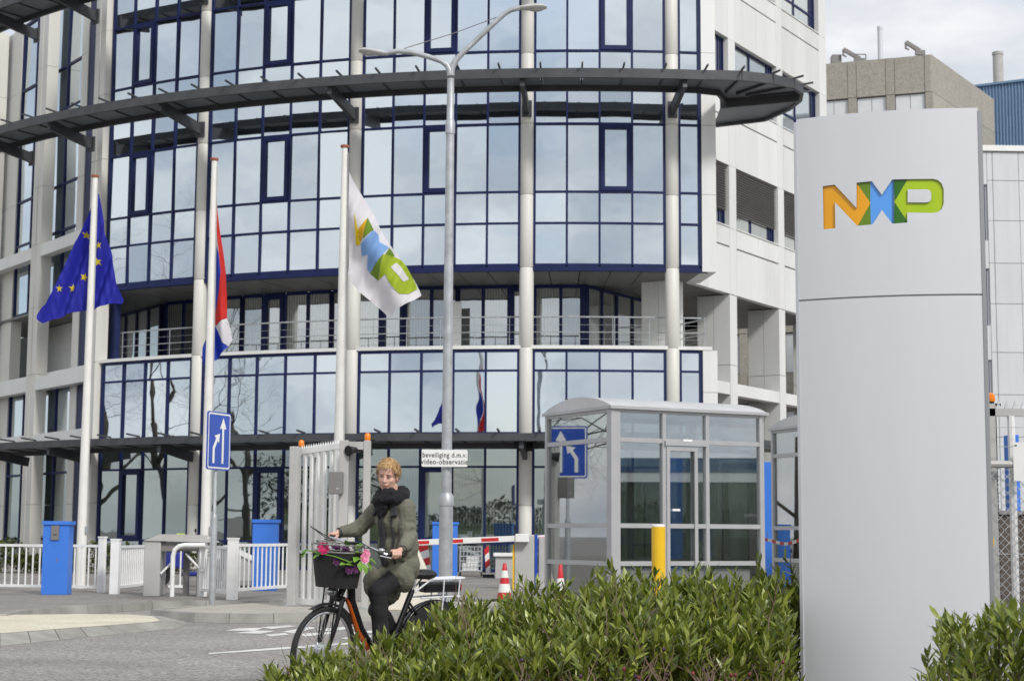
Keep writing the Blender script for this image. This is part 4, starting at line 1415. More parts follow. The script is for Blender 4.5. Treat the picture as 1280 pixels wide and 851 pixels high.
# ---------------------------------------------------------------- street lamp with two arms
YL = 28.0
base = at(556.5, 752, YL)
t = thing('street_lamp', 'tall galvanised street lamp with two curved arms', 'street lamp', (base.x, YL, ZP))
bx = base.x
def lp(x, y): 
    q = at(x, y, YL)
    return Vector((q.x - bx, 0, q.z - ZP))
z1, z2, zf = lp(559, 625).z, lp(563, 150).z, lp(564, 88).z
m = MB(); m.lathe([(0.115, 0), (0.115, z1 - 0.1), (0.125, z1 - 0.09), (0.125, z1 + 0.06), (0.09, z1 + 0.12)], 18); m.lathe([(0.17, 0), (0.17, 0.03), (0.12, 0.05)], 14); m.build('lower_pole', M_STEEL, t, True)
m = MB(); m.lathe([(0.088, z1 + 0.1), (0.078, z1 + 3.5), (0.070, z2)], 16); m.build('upper_pole', M_STEEL, t, True)
m = MB(); m.lathe([(0.082, z2 - 0.25), (0.084, z2 - 0.05), (0.062, z2 + 0.0), (0.06, zf - 0.15)], 16); m.build('collar', M_STEEL, t, True)
pL = [lp(563, 95), lp(562, 88), lp(559, 82), lp(552, 77), lp(535, 71), lp(515, 66), lp(498, 64), lp(482, 67)]
pR = [lp(564, 95), lp(565, 85), lp(570, 75), lp(580, 65), lp(600, 46), lp(618, 29), lp(630, 18), lp(638, 13), lp(650, 10)]
for P in (pL, pR):
    m = MB(); m.tube(P, [0.055] * 3 + [0.045] * (len(P) - 3), 10); m.build('arm', M_STEEL, t, True)
def luminaire(p, s, tiltd):
    M = Matrix.Translation(p) @ Matrix.Rotation(rad(tiltd), 4, 'Y')
    m = MB()
    L2 = 0.46
    prof = [(0, 0.05, 0.035, 0.04), (0.1, 0.075, 0.05, 0.05), (0.25, 0.11, 0.06, 0.055), (0.38, 0.11, 0.055, 0.05), (0.46, 0.05, 0.02, 0.03)]
    vs, fs = [], []
    for x, wy, up, dn in prof:
        for k in range(10):
            an = 2 * math.pi * k / 10
            vs.append(M @ Vector((s * x, wy * math.cos(an), (up if math.sin(an) > 0 else dn) * math.sin(an))))
    for i in range(4):
        for k in range(10):
            fs.append((i * 10 + k, i * 10 + (k + 1) % 10, (i + 1) * 10 + (k + 1) % 10, (i + 1) * 10 + k))
    fs += [tuple(range(10)), tuple(range(49, 39, -1))]
    m.add(vs, fs)
    o = m.build('luminaire', mat('lamp_head_grey', (0.45, 0.45, 0.44), 0.5), t, True)
    m = MB(); m.ell(M @ Vector((s * 0.27, 0, -0.042)), (0.13, 0.085, 0.03), 12, 6); m.build('lens', M_GREYP, o, True)
luminaire(pL[-1], -1, 6)
luminaire(pR[-1], 1, -2)
m = MB(); m.tube([lp(505, 61), lp(567, 42), lp(626, 20)], 0.008, 5); m.build('tie_wire', M_MIDG, t)
# text plate on the pole
a, c = at(527, 583, YL - 0.14), at(584.5, 562, YL - 0.14)
t = thing('text_sign', 'white plate with two lines of black text fixed to the lamp post', 'sign', ((a.x + c.x) / 2, YL - 0.14, a.z))
wd, h = c.x - a.x, c.z - a.z
m = MB(); plate(m, round_rect(wd / 2, h / 2, 0.025), -0.006, 0.006, 0, h / 2); m.build('plate', M_SIGNW, t)
m = MB(); m.box(-0.13, 0.13, 0.008, 0.05, h * 0.4, h * 0.6); m.build('clamp', M_STEEL, t)
def lettering(txt, size, x, z, y, parent, m_, name='lettering', bold=0.0, sx=1.0):
    cu = bpy.data.curves.new('lettering', 'FONT')
    cu.body = txt
    cu.size = size
    cu.align_x = 'CENTER'
    cu.align_y = 'CENTER'
    cu.extrude = 0.0015
    cu.offset = bold
    cu.space_character = 1.08
    o = bpy.data.objects.new('lettering', cu)
    COL.objects.link(o)
    dg = bpy.context.evaluated_depsgraph_get()
    me = bpy.data.meshes.new_from_object(o.evaluated_get(dg))
    bpy.data.objects.remove(o)
    me.materials.clear()
    me.materials.append(m_)
    r = inst(name, me, parent, Matrix.Translation((x, y, z)) @ Matrix.Rotation(rad(90), 4, 'X') @ Matrix.Diagonal((sx, 1, 1, 1)))
    return r
lettering('beveiliging d.m.v.', 0.118, 0, h * 0.68, -0.009, t, M_INK, bold=0.0006, sx=0.84)
lettering('video-observatie', 0.118, 0, h * 0.28, -0.009, t, M_INK, bold=0.0006, sx=0.90)

# ---------------------------------------------------------------- boom barrier
YB = 35.5
a = at(655, 737, YB)
t = thing('boom_barrier', 'grey boom barrier with a white arm striped red', 'barrier', (a.x, YB, ZP))
def bp_(x, y):
    q = at(x, y, YB)
    return Vector((q.x - a.x, 0, q.z - ZP))
h = bp_(655, 668).z
m = MB(); m.box(bp_(643, 700).x, bp_(668, 700).x, -0.2, 0.25, 0, h); m.build('housing', M_GREYP, t, bevel=0.02)
m = MB(); m.box(bp_(673, 700).x, bp_(683, 700).x, -0.15, 0.25, 0, h - 0.05); m.build('rear_housing', M_GREYP, t, bevel=0.02)
m = MB(); m.box(bp_(640.6, 700).x, bp_(642.8, 700).x, -0.21, 0.1, 0.0, h - 0.2); m.build('yellow_edge', M_YELLOW, t)
m = MB(); m.box(bp_(668.4, 700).x, bp_(671.6, 700).x, -0.21, 0.1, 0.0, h); m.build('blue_edge', M_SIGNB, t)
m = MB(); m.box(bp_(644, 700).x, bp_(661, 700).x, -0.42, -0.205, bp_(650, 677).z, bp_(650, 667).z); m.build('arm_socket', M_SIGNW, t, bevel=0.01)
p0, p1 = bp_(512, 678.3), bp_(654, 672.4)
p0.y = p1.y = -0.34
m = MB(); m.beam(p0, p1, 0.07, 0.12); arm = m.build('boom_arm', M_SIGNW, t, bevel=0.01)
for x0, x1 in ((518, 537.5), (565, 579.5), (602, 623.5)):
    f = lambda x: p0.lerp(p1, (x - 512) / 142.0)
    m = MB(); m.beam(f(x0) + Vector((0, -0.005, 0)), f(x1) + Vector((0, -0.005, 0)), 0.07, 0.07); m.build('red_stripe', M_RED, arm)
p0, p1 = bp_(672, 673.0), bp_(730, 671.0)
m = MB(); m.beam(p0, p1, 0.07, 0.145); arm = m.build('boom_arm', M_SIGNW, t)
m = MB(); m.beam(p0 + Vector((0.02, -0.005, 0)), p0.lerp(p1, 0.42) + Vector((0, -0.005, 0)), 0.07, 0.075); m.build('red_stripe', M_RED, arm)
# pale wedge block behind the saddle
Yw = 25.5
a = at(515, 745, Yw)
t = thing('wedge_block', 'cream white wedge shaped block behind the bicycle saddle', 'block', (a.x, Yw, ZP))
q0, q1, q2 = at(484, 752, Yw), at(516, 676, Yw), at(556, 740, Yw)
m = MB()
zz = q1.z - ZP
m.add([(q0.x - a.x, -0.25, 0), (q2.x - a.x, -0.25, 0), (q2.x - a.x, 0.25, 0), (q0.x - a.x, 0.25, 0), (q1.x - a.x - 0.06, -0.08, zz), (q1.x - a.x + 0.03, -0.08, zz), (q1.x - a.x + 0.03, 0.08, zz), (q1.x - a.x - 0.06, 0.08, zz)],
      [(3, 2, 1, 0), (4, 5, 6, 7), (0, 1, 5, 4), (1, 2, 6, 5), (2, 3, 7, 6), (3, 0, 4, 7)])
m.build('body', mat('cream_white_paint', (0.66, 0.62, 0.53), 0.6, dirt=0.15), t, bevel=0.02)

# ---------------------------------------------------------------- traffic cones
def cone(label, px, pybase, pytop, zb=ZP, Y=None, slim=1.0):
    b = gnd(px, pybase, zb) if Y is None else at(px, 750, Y)
    h = at(px, pytop, b.y).z - zb
    t = thing('traffic_cone', label, 'traffic cone', (b.x, b.y, zb - 0.003), 0.3, 'red and white cones by the barrier')
    m = MB(); m.box(-0.19, 0.19, -0.19, 0.19, 0, 0.035); m.build('base', M_BLACK, t, bevel=0.01)
    def rr(f): return slim * (0.135 * (1 - f) + 0.028 * f)
    cuts = [0.04 / h, 0.24, 0.47, 0.63, 0.82, 1.0]
    for i, (f0, f1) in enumerate(zip(cuts[:-1], cuts[1:])):
        m = MB()
        e = 0.003 if i % 2 else 0
        m.lathe([(rr(f0) + e, f0 * h), (rr(f1) + e, f1 * h)] + ([(rr(1) * 0.7, h + 0.01)] if i == 4 else []), 20)
        m.build('band', M_SIGNW if i % 2 else M_RED, t, True)
cone('red and white traffic cone standing clear, right of the bicycle rack', 630.5, 751, 704)
cone('red and white traffic cone half hidden by leaves, left of the booth', 700.5, 753, 705.5, 0.003, 20.6, 0.78)

# ---------------------------------------------------------------- yellow bollard
YY = 20.6
a = at(823.5, 780, YY)
t = thing('bollard', 'yellow steel bollard with a white cap before the glass booth', 'bollard', (a.x, YY, 0))
h = at(823.5, 655, YY).z
r = 8.6 * YY / F_PX
m = MB(); m.lathe([(r, 0), (r, h - 0.03)], 22); m.build('tube', M_YELLOW, t, True)
m = MB(); m.lathe([(r * 0.97, h - 0.03), (r * 0.97, h - 0.01), (r * 0.8, h)], 22); m.build('cap', M_SIGNW, t, True)

# ---------------------------------------------------------------- glass booths
def booth(label, loc, rz):
    t = thing('glass_booth', label, 'booth', loc, rz, 'glass guard booths')
    Wd, Ln = 2.32, 1.78
    Z = [0.0, 0.72, 1.22, 2.36, 2.755]
    E_ = 2.775
    XS = [0.0, 0.72, 1.42, Wd]
    pw = 0.055
    def frame_side(name, M, xs, n_z=Z, double=False):
        m = MB()
        for i, x in enumerate(xs):
            m.box(x - pw / 2, x + pw / 2, -0.03, 0.05, 0, E_, M)
        for x0, x1 in zip(xs[:-1], xs[1:]):
            for z in n_z:
                m.box(x0 + pw / 2, x1 - pw / 2, -0.024, 0.045, max(0, z - 0.03), z + 0.03, M)
        f = m.build(name, M_ALU, t)
        for x0, x1 in zip(xs[:-1], xs[1:]):
            for z0, z1 in zip(n_z[:-1], n_z[1:]):
                q = MB(); q.box(x0 + pw / 2, x1 - pw / 2, 0.008, 0.016, z0 + 0.03, z1 - 0.03, M); q.build('pane', M_BOOTH_GLASS, f)
        return f
    M1 = Matrix.Identity(4)
    f1 = frame_side('front_frame', M1, XS)
    # sliding door leaf with its own frame
    m = MB()
    for bx in ((0.75, 0.80, 0.02, 2.28), (1.20, 1.25, 0.02, 2.28), (0.80, 1.20, 0.02, 0.08), (0.80, 1.20, 2.23, 2.28)):
        m.box(bx[0], bx[1], -0.045, -0.026, bx[2], bx[3])
    m.box(0.72, 1.40, -0.07, -0.026, 2.30, 2.36)
    d_ = m.build('door', M_ALU, t)
    m = MB(); m.box(0.83, 0.95, -0.06, -0.046, 1.42, 1.45); m.build('handle', M_SIGNW, d_)
    m = MB(); m.box(1.0, 1.14, -0.074, -0.071, 2.36, 2.39); m.build('label', M_SIGNW, d_)
    M2 = Matrix.Translation((-0.085, 0.0, 0)) @ Matrix.Rotation(rad(90), 4, 'Z') @ Matrix.Scale(-1, 4, (0, 1, 0))
    frame_side('side_frame', M2, [0.06, Ln])
    M3 = Matrix.Translation((0, Ln, 0))
    frame_side('rear_frame', M3, [0, 1.08, Wd])
    M4 = Matrix.Translation((Wd + 0.06, 0, 0)) @ Matrix.Rotation(rad(90), 4, 'Z')
    frame_side('end_frame', M4, [0.06, Ln])
    # corner profile
    m = MB(); m.box(-0.115, -0.03, -0.035, 0.03, 0, E_ + 0.01); m.build('corner_post', M_ALU, t)
    # barrel roof
    m = MB()
    n = 12
    y0, y1, rise = -0.06, Ln + 0.06, 0.17
    xa, xb = -0.13, Wd + 0.08
    vs, fs = [], []
    for k in range(n + 1):
        u = k / n
        y = y0 + (y1 - y0) * u
        z = E_ + 0.03 + rise * math.sin(math.pi * u) ** 0.8
        vs += [(xa, y, z), (xb, y, z), (xa, y, E_ + 0.005), (xb, y, E_ + 0.005)]
    for k in range(n):
        b0, b1 = 4 * k, 4 * k + 4
        fs += [(b0, b0 + 1, b1 + 1, b1), (b0 + 2, b1 + 2, b1 + 3, b0 + 3), (b0, b1, b1 + 2, b0 + 2), (b0 + 1, b0 + 3, b1 + 3, b1 + 1)]
    fs += [(0, 2, 3, 1), (4 * n, 4 * n + 1, 4 * n + 3, 4 * n + 2)]
    m.add(vs, fs)
    m.build('barrel_roof', mat('roof_aluminium', (0.55, 0.55, 0.56), 0.4, 0.2, var=0.06, dirt=0.1), t, True, sharp=50)
    m = MB(); m.box(xa - 0.02, xb + 0.02, y0 - 0.02, y0 + 0.02, E_ - 0.01, E_ + 0.03); m.box(xa - 0.02, xa + 0.02, y0, y1, E_ - 0.01, E_ + 0.03); m.build('gutter', M_ALU, t)
    m = MB(); m.box(-0.05, Wd, 0.06, Ln - 0.06, -0.02, 0.0); m.build('floor', M_CONC, t)
    m = MB(); m.box(0.1, 0.5, 1.1, 1.7, 0.0, 0.95); m.box(0.05, 0.55, 1.05, 1.72, 0.952, 0.98); m.build('desk', M_MIDG, t)
    return t
bc = at(772, 720, 22.4)
booth('aluminium framed glass booth with a barrel roof behind the hedge', (bc.x, 22.4, 0.16), rad(27.5))
bc = at(1052, 720, 25.3)
booth('second glass booth mostly hidden behind the grey sign pylon', (bc.x, 25.3, 0.16), rad(22))
m = MB()
m.prism([(0.95, 21.2), (6.5, 21.2), (8.0, 27.5), (7.0, 29.5), (0.5, 25.8), (0.4, 22.2)], 0.003, 0.14)
tag(m.build('booth_island', M_LPAVE), kind='structure')
# red and white tape strung between totem and second booth
a, c = at(955, 674, 25), at(1006, 672, 24)
t = thing('warning_tape', 'red and white warning tape strung right of the glass booth', 'tape', (a.x, a.y, a.z))
for k in range(10):
    f0, f1 = k / 10, (k + 1) / 10
    s0 = lambda f: Vector(((c.x - a.x) * f, (c.y - a.y) * f, -0.05 * math.sin(math.pi * f) + 0.012 * math.sin(9 * f)))
    m = MB(); m.beam(s0(f0), s0(f1), 0.004, 0.045); m.build('tape_strip', M_RED if k % 2 == 0 else M_SIGNW, t)

# ---------------------------------------------------------------- fence at the right edge
YF = 13.2
a = at(1237, 700, YF)
t = thing('chain_link_fence', 'grey chain link fence with a spiked top rail at the right edge', 'fence', (a.x, YF, 0))
def fp(x, y):
    q = at(x, y, YF)
    return Vector((q.x - a.x, 0, q.z))
XE = 2.3
zpipe, ztop = fp(1250, 580).z, fp(1260, 514).z
m = MB(); m.tube([(0, 0, 0), (0, 0, fp(1238, 506).z)], 0.022, 8); m.build('post', M_RAILW, t, True)
m = MB(); m.box(0.055, 0.105, 0.1, 0.16, 0, fp(1245, 503).z); m.build('post', M_GREYP, t)
m = MB(); m.tube([(0.0, 0, zpipe), (XE, 0, zpipe)], 0.028, 8); m.build('rail', M_GREYP, t, True)
m = MB(); m.box(0.05, XE, 0.1, 0.15, ztop - 0.03, ztop + 0.03); m.build('top_rail', M_GREYP, t)
m = MB(); m.tube([(fp(1271.5, 600).x, 0.12, 0), (fp(1271.5, 600).x, 0.12, ztop - 0.03)], 0.03, 8); m.build('post', M_RAILW, t, True)
m = MB(); m.box(0.115, 0.17, 0.3, 0.36, 0.3, fp(1250, 517).z); m.build('post', M_BLACK, t)
for k in range(34):
    x = 0.07 + k * 0.066
    m = MB(); m.add([(x - 0.02, 0.115, ztop + 0.03), (x + 0.02, 0.115, ztop + 0.03), (x + 0.02, 0.135, ztop + 0.03), (x - 0.02, 0.135, ztop + 0.03), (x, 0.125, ztop + 0.10)], [(0, 1, 4), (1, 2, 4), (2, 3, 4), (3, 0, 4), (3, 2, 1, 0)])
    m.build('spike', M_STEEL, t)
m = MB()
dd, z0 = 0.062, 0.15
nx, nz_ = int(XE / dd), int((zpipe - z0) / dd)
for i in range(nx + 1):
    for s in (0, 1):
        pts = []
        for j in range(nz_ + 1):
            off = (j + s) % 2
            pts.append((i * dd + off * dd, 0.004 * (1 if (i + j) % 2 else -1), z0 + (zpipe - z0) * j / nz_))
        m.tube(pts, 0.0032, 4)
tag(m.build('chain_mesh', M_STEEL, t, recalc=False), kind='stuff')
m = MB()
for yy in (534, 558):
    m.tube([(0, 0, fp(1250, yy).z), (XE, 0, fp(1250, yy).z)], 0.0035, 4)
m.tube([(0, 0, fp(1250, 692).z), (XE, 0, fp(1250, 692).z)], 0.004, 4)
m.build('tension_wire', M_STEEL, t)
b0 = fp(1244, 505)
m = MB(); m.lathe([(0.03, 0), (0.03, 0.03)], 12, (b0.x, 0.13, b0.z)); m.tube([(b0.x - 0.06, 0.13, b0.z + 0.005), (b0.x + 0.08, 0.13, b0.z + 0.005)], 0.012, 6); bo = m.build('beacon_base', M_BLACK, t, True)
m = MB(); m.lathe([(0.034, 0.03), (0.038, 0.05), (0.034, 0.085), (0.015, 0.10)], 14, (b0.x, 0.13, b0.z)); m.build('beacon_lens', M_ORANGE, bo, True)
m = MB(); m.tube([(0.015, -0.02, fp(1240, 682).z), (0.015, -0.03, fp(1240, 673).z)], 0.016, 8); m.build('padlock', M_YELLOW, t, True)
q0, q1 = fp(1266, 601), fp(1284, 553)
t2 = thing('paper_notice', 'blank white paper notice tied to the chain link fence', 'notice', (a.x + q0.x, YF - 0.03, q0.z))
m = MB(); m.box(0, q1.x - q0.x, -0.002, 0.002, 0, q1.z - q0.z); m.build('sheet', M_SIGNW, t2)
m = MB(); m.box(0.01, 0.03, -0.004, 0.03, q1.z - q0.z - 0.03, q1.z - q0.z - 0.02); m.build('tie', M_BLACK, t2)
# dark cabinet and grey block seen through the fence
a = at(1262, 700, 22)
t = thing('utility_cabinet', 'dark brown utility cabinet seen through the chain link fence', 'cabinet', (a.x, 22.0, 0), rad(10))
m = MB(); m.box(-0.35, 0.6, 0, 0.5, 0.12, 1.55); m.build('case', mat('dark_brown_cabinet', (0.07, 0.055, 0.045), 0.6), t, bevel=0.02)
m = MB(); m.box(-0.4, 0.65, -0.05, 0.55, 0, 0.12); m.build('plinth', M_CONC, t)
m = MB(); m.box(-0.4, 0.65, -0.05, 0.55, 1.552, 1.6); m.build('roof', M_MIDG, t)
m = MB(); m.box(0.08, 0.11, -0.03, -0.002, 0.8, 0.95); m.build('handle', M_STEEL, t)

# ---------------------------------------------------------------- flagpoles
def flagpole(label, px_top, py_top, px_bot, Y):
    tp, bt = at(px_top, py_top, Y), at(px_bot, 735, Y)
    h = tp.z - ZP
    t = thing('flagpole', label, 'flagpole', (bt.x, Y, ZP), 0, 'white flagpoles before the building')
    lean = tp.x - bt.x
    m = MB()
    m.tube([(0, 0, 0), (lean * 0.4, 0, h * 0.4), (lean, 0, h)], [0.105, 0.09, 0.055], 16)
    m.build('pole', M_POLEW, t, True)
    m = MB(); m.lathe([(0.075, h), (0.085, h + 0.02), (0.08, h + 0.05), (0.02, h + 0.065)], 14, (lean, 0, 0)); m.build('cap', mat('rust_red_cap', (0.33, 0.10, 0.05), 0.5), t, True)
    m = MB(); m.tube([(0.115, -0.06, 1.2), (lean + 0.075, -0.05, h - 0.1)], 0.007, 5); m.build('halyard', M_GREYP, t)
    m = MB(); m.box(0.085, 0.13, -0.09, -0.03, 1.1, 1.25); m.build('cleat', M_STEEL, t)
    return t
flagpole('leftmost white flagpole, carrying the European flag', 119, 222, 100, 34.4)
flagpole('middle white flagpole, carrying the Dutch flag beside the blue road sign', 268, 201, 255, 33.4)
flagpole('right white flagpole, carrying the white company flag behind the gate', 431, 185, 420, 31.5)
# ================================================================ flags: draped cloth with real folds, print as thin cloth pieces
def in_poly(p, poly):
    c, n = False, len(poly)
    for i in range(n):
        a, b = poly[i], poly[(i + 1) % n]
        if (a[1] > p[1]) != (b[1] > p[1]) and p[0] < (b[0] - a[0]) * (p[1] - a[1]) / (b[1] - a[1]) + a[0]: c = not c
    return c
def cdt_fill(poly, step, holes=()):
    """fill an outline with a fine triangle net"""
    pts = [Vector(p) for p in poly]
    edges = [(i, (i + 1) % len(poly)) for i in range(len(poly))]
    # subdivide the outline
    P, E_ = [], []
    def add_loop(loop):
        b = len(P)
        q = []
        for i in range(len(loop)):
            a, c = Vector(loop[i]), Vector(loop[(i + 1) % len(loop)])
            n = max(1, int((c - a).length / step))
            for k in range(n): q.append(a.lerp(c, k / n))
        P.extend(q)
        E_.extend([(b + i, b + (i + 1) % len(q)) for i in range(len(q))])
    add_loop(poly)
    for h in holes: add_loop(h)
    xs, ys = [p[0] for p in poly], [p[1] for p in poly]
    x = min(xs) + step / 2
    while x < max(xs):
        y = min(ys) + step / 2
        while y < max(ys):
            if in_poly((x, y), poly) and not any(in_poly((x, y), h) for h in holes): P.append(Vector((x, y)))
            y += step
        x += step
    vs, _, fs, _, _, _ = delaunay_2d_cdt(P, E_, [], 0, 1e-5)
    out = []
    for f in fs:
        c = sum((vs[i] for i in f), Vector((0, 0))) / len(f)
        if in_poly(c, poly) and not any(in_poly(c, h) for h in holes): out.append(tuple(f))
    return vs, out
def cloth_mat(name, col, tr=0.25):
    m = mat(name, col, 0.75, var=0.06, scale=2, bump=0.1, bscale=120)
    t = m.node_tree
    p = t.nodes['Principled BSDF']
    tl = t.nodes.new('ShaderNodeBsdfTranslucent')
    t.links.new(p.inputs['Base Color'].links[0].from_socket, tl.inputs['Color'])
    mx = t.nodes.new('ShaderNodeMixShader')
    mx.inputs['Fac'].default_value = tr
    t.links.new(p.outputs['BSDF'], mx.inputs[1])
    t.links.new(tl.outputs['BSDF'], mx.inputs[2])
    t.links.new(mx.outputs['Shader'], t.nodes['Material Output'].inputs['Surface'])
    return m
M_FBLUE = cloth_mat('european_blue_cloth', (0.018, 0.022, 0.36))
M_FGOLD = cloth_mat('gold_star_cloth', (0.80, 0.62, 0.03))
M_FRED = cloth_mat('red_cloth', (0.60, 0.02, 0.015))
M_FWHITE = cloth_mat('white_cloth', (0.72, 0.70, 0.74))
M_FNAVY = cloth_mat('cobalt_cloth', (0.015, 0.05, 0.45))
M_FAMBER = cloth_mat('amber_cloth', (0.75, 0.42, 0.01))
M_FYEL = cloth_mat('yellow_cloth', (0.85, 0.65, 0.01))
M_FOLIVE = cloth_mat('olive_green_cloth', (0.16, 0.27, 0.015))
M_FSKY = cloth_mat('sky_blue_cloth', (0.22, 0.40, 0.72))
M_FLIME = cloth_mat('lime_green_cloth', (0.36, 0.47, 0.02))
def cloth(name, m_, poly_px, Y, fold, parent, off=0.0, step=0.035, thick=0.0):
    w2 = [at(x, y, Y) for x, y in poly_px]
    poly = [(p.x, p.z) for p in w2]
    vs, fs = cdt_fill(poly, step)
    b = MB()
    b.add([(v[0], Y + fold(v[0], v[1]) - off, v[1]) for v in vs], fs)
    o = b.build(name, m_, parent, True, True, sharp=0)
    return o
# European flag
YE = 34.62
t = thing('european_flag', 'blue flag with gold stars hanging limp from the leftmost flagpole', 'flag', (at(121, 245, YE).x, YE, at(121, 245, YE).z))
ax, az = at(122, 243, YE).x, at(122, 243, YE).z
def fold_e(x, z):
    d = max(0.0, az - z)
    u = (x - ax) - (-0.28) * d * (1 if x < ax else 0)
    r = min(1, d / 0.9)
    return r * (0.12 * math.sin((x - ax) * 10 + d * 3.6) + 0.055 * math.sin((x - ax) * 22 + d * 6 + 1) + 0.012 * math.sin((x - ax) * 41 - d * 9)) + 0.02 * d
OUT_E = [(121, 238), (124, 244), (131, 285), (138, 318), (144, 345), (152, 374), (150, 378), (134, 381), (118, 385), (104, 388), (95, 390), (75, 395), (60, 400), (53, 404), (48, 400), (47, 394), (58, 381), (70, 355), (86, 322), (101, 292), (112, 265), (116, 254)]
cloth('blue_field', M_FBLUE, OUT_E, YE, fold_e, t)
for sx_, sy_, sr, rt in ((106.5, 293, 5.2, 10), (124.5, 307.5, 5.4, -8), (123, 328, 5.2, -14), (106, 347, 5.6, 18), (88.2, 359, 6.0, 4), (74, 360.5, 5.0, 0), (112.5, 308, 4.2, 0)):
    poly = []
    for k in range(10):
        rr_ = sr if k % 2 == 0 else sr * 0.42
        an = rad(-90 + 36 * k + rt)
        poly.append((sx_ + rr_ * math.cos(an) * 0.86, sy_ + rr_ * math.sin(an)))
    cloth('star', M_FGOLD, poly, YE, fold_e, t, 0.014, 0.03)
# Dutch flag
YN = 33.55
t = thing('dutch_flag', 'red white and blue flag hanging folded along the middle flagpole', 'flag', (at(269, 240, YN).x, YN, at(269, 240, YN).z))
nx_ = at(269, 240, YN).x
def fold_n(x, z):
    return 0.12 * math.sin((x - nx_) * 17 + z * 1.3) + 0.02 * math.sin(z * 6 + x * 9)
cloth('red_stripe', M_FRED, [(269.6, 238), (270.5, 240), (273, 260), (276, 290), (280, 320), (282.3, 340), (283.5, 370), (284, 398), (277, 402), (268, 407), (268.5, 392), (271.5, 378), (275, 362), (277.5, 341), (275, 318), (272, 290), (270, 262)], YN, fold_n, t, 0.02, 0.05)
cloth('white_stripe', M_FWHITE, [(269.2, 240), (270.2, 262), (272.2, 290), (274.6, 318), (271, 306), (268.6, 303)], YN, fold_n, t, 0.0, 0.05)
cloth('white_stripe', M_FWHITE, [(268.3, 407), (277, 402), (284, 397.5), (287.5, 411), (290, 424), (286, 433), (280, 429), (273, 416)], YN, fold_n, t, 0.01, 0.05)
cloth('blue_stripe', M_FNAVY, [(268.4, 303), (271, 306), (274.6, 318), (277.2, 341), (274.8, 361), (271, 377), (268, 391), (267, 398), (266.5, 350)], YN, fold_n, t, 0.0, 0.05)
cloth('blue_stripe', M_FNAVY, [(268.2, 407.5), (272.5, 416), (279, 429), (286, 433.5), (281, 438), (275, 444), (270, 449), (263, 453), (255, 458), (253, 447), (254, 436), (258, 426), (262, 417)], YN, fold_n, t, 0.0, 0.05)
# company flag
YX = 31.72
t = thing('company_flag', 'white flag with a coloured N X P logo hanging from the right flagpole', 'flag', (at(436, 222, YX).x, YX, at(436, 222, YX).z))
xx0, xz0 = at(437, 222, YX).x, at(437, 222, YX).z
def fold_x(x, z):
    d = max(0.0, xz0 - z)
    r = min(1, d / 0.8)
    return r * (0.14 * math.sin((x - xx0) * 6.5 - d * 3.4) + 0.06 * math.sin((x - xx0) * 14 + d * 5) + 0.012 * math.sin((x - xx0) * 33 + d * 12))
def c6(pts): return [(320 + x / 4.0, 213 + y / 4.0) for x, y in pts]
cloth('white_field', M_FWHITE, c6([(466, 5), (480, 40), (510, 95), (545, 150), (590, 220), (620, 290), (655, 352), (700, 410), (745, 470), (790, 545), (815, 595), (826, 622), (790, 650), (745, 672), (700, 695), (672, 733), (655, 725), (620, 690), (570, 650), (510, 600), (480, 560), (462, 520), (462, 400), (463, 200)]), YX, fold_x, t)
for nm, m_, pts, of in (('yellow_bar', M_FYEL, [(497, 222), (511, 300), (523, 377), (496, 372)], 0.012),
                        ('amber_bar', M_FAMBER, [(511, 300), (558, 238), (546, 300), (536, 338), (523, 368)], 0.012),
                        ('olive_wedge', M_FOLIVE, [(559, 238), (591, 302), (537, 352), (547, 300)], 0.012),
                        ('blue_cross', M_FSKY, [(591, 304), (612, 320), (618, 360), (666, 385), (640, 422), (568, 512), (553, 490), (560, 425), (528, 432), (526, 375)], 0.012),
                        ('olive_wedge', M_FOLIVE, [(568, 514), (640, 424), (622, 500), (612, 556)], 0.012),
                        ('olive_wedge', M_FOLIVE, [(650, 424), (668, 388), (684, 408), (692, 425), (650, 436)], 0.012),
                        ('lime_letter', M_FLIME, [(640, 426), (690, 428), (720, 440), (752, 478), (780, 530), (806, 590), (765, 615), (720, 622), (695, 600), (668, 565), (648, 522), (613, 554), (624, 500)], 0.014),
                        ('white_counter', M_FWHITE, [(700, 458), (720, 475), (763, 540), (737, 557), (675, 485)], 0.024)):
    cloth(nm, m_, c6(pts), YX, fold_x, t, of + 0.004, 0.03)
# ================================================================ the grey sign pylon with cut out letters
PA, PB = Vector((2.02, 11.78, 0)), Vector((3.22, 11.42, 0))
PW = (PB - PA).length
pang = math.degrees(math.atan2(PB.y - PA.y, PB.x - PA.x))
pc = (PA + PB) / 2
py = thing('sign_pylon', 'tall grey metal pylon with a convex face and cut out coloured letters', 'sign', (pc.x, pc.y, 0), rad(pang))
M_PYL = mat('silver_grey_coating', (0.635, 0.648, 0.678), 0.36, 0.1, var=0.045, scale=1.2, streak=True, dirt=0.05)
M_PYE = mat('dark_edge_profile', (0.27, 0.275, 0.29), 0.35, 0.4, var=0.08, streak=True)
SAG = 0.085
def pf(u): return -SAG * (1 - (2 * u / PW) ** 2)
ZTOP, ZSEAM = 4.215, 2.905
def pl8(pts):
    r = []
    for cx_, cy_ in pts:
        t_, z_ = on_plane(960 + cx_ / 4.0, 213 + cy_ / 4.0, (PA.x - 0.07 * 0.287, PA.y - 0.07 * 0.958), pang)
        r.append((t_ - PW / 2, z_))
    return r
P_HOLE = pl8([(699, 97), (795, 95), (810, 100), (816, 112), (816, 145), (808, 156), (792, 161), (699, 162)])
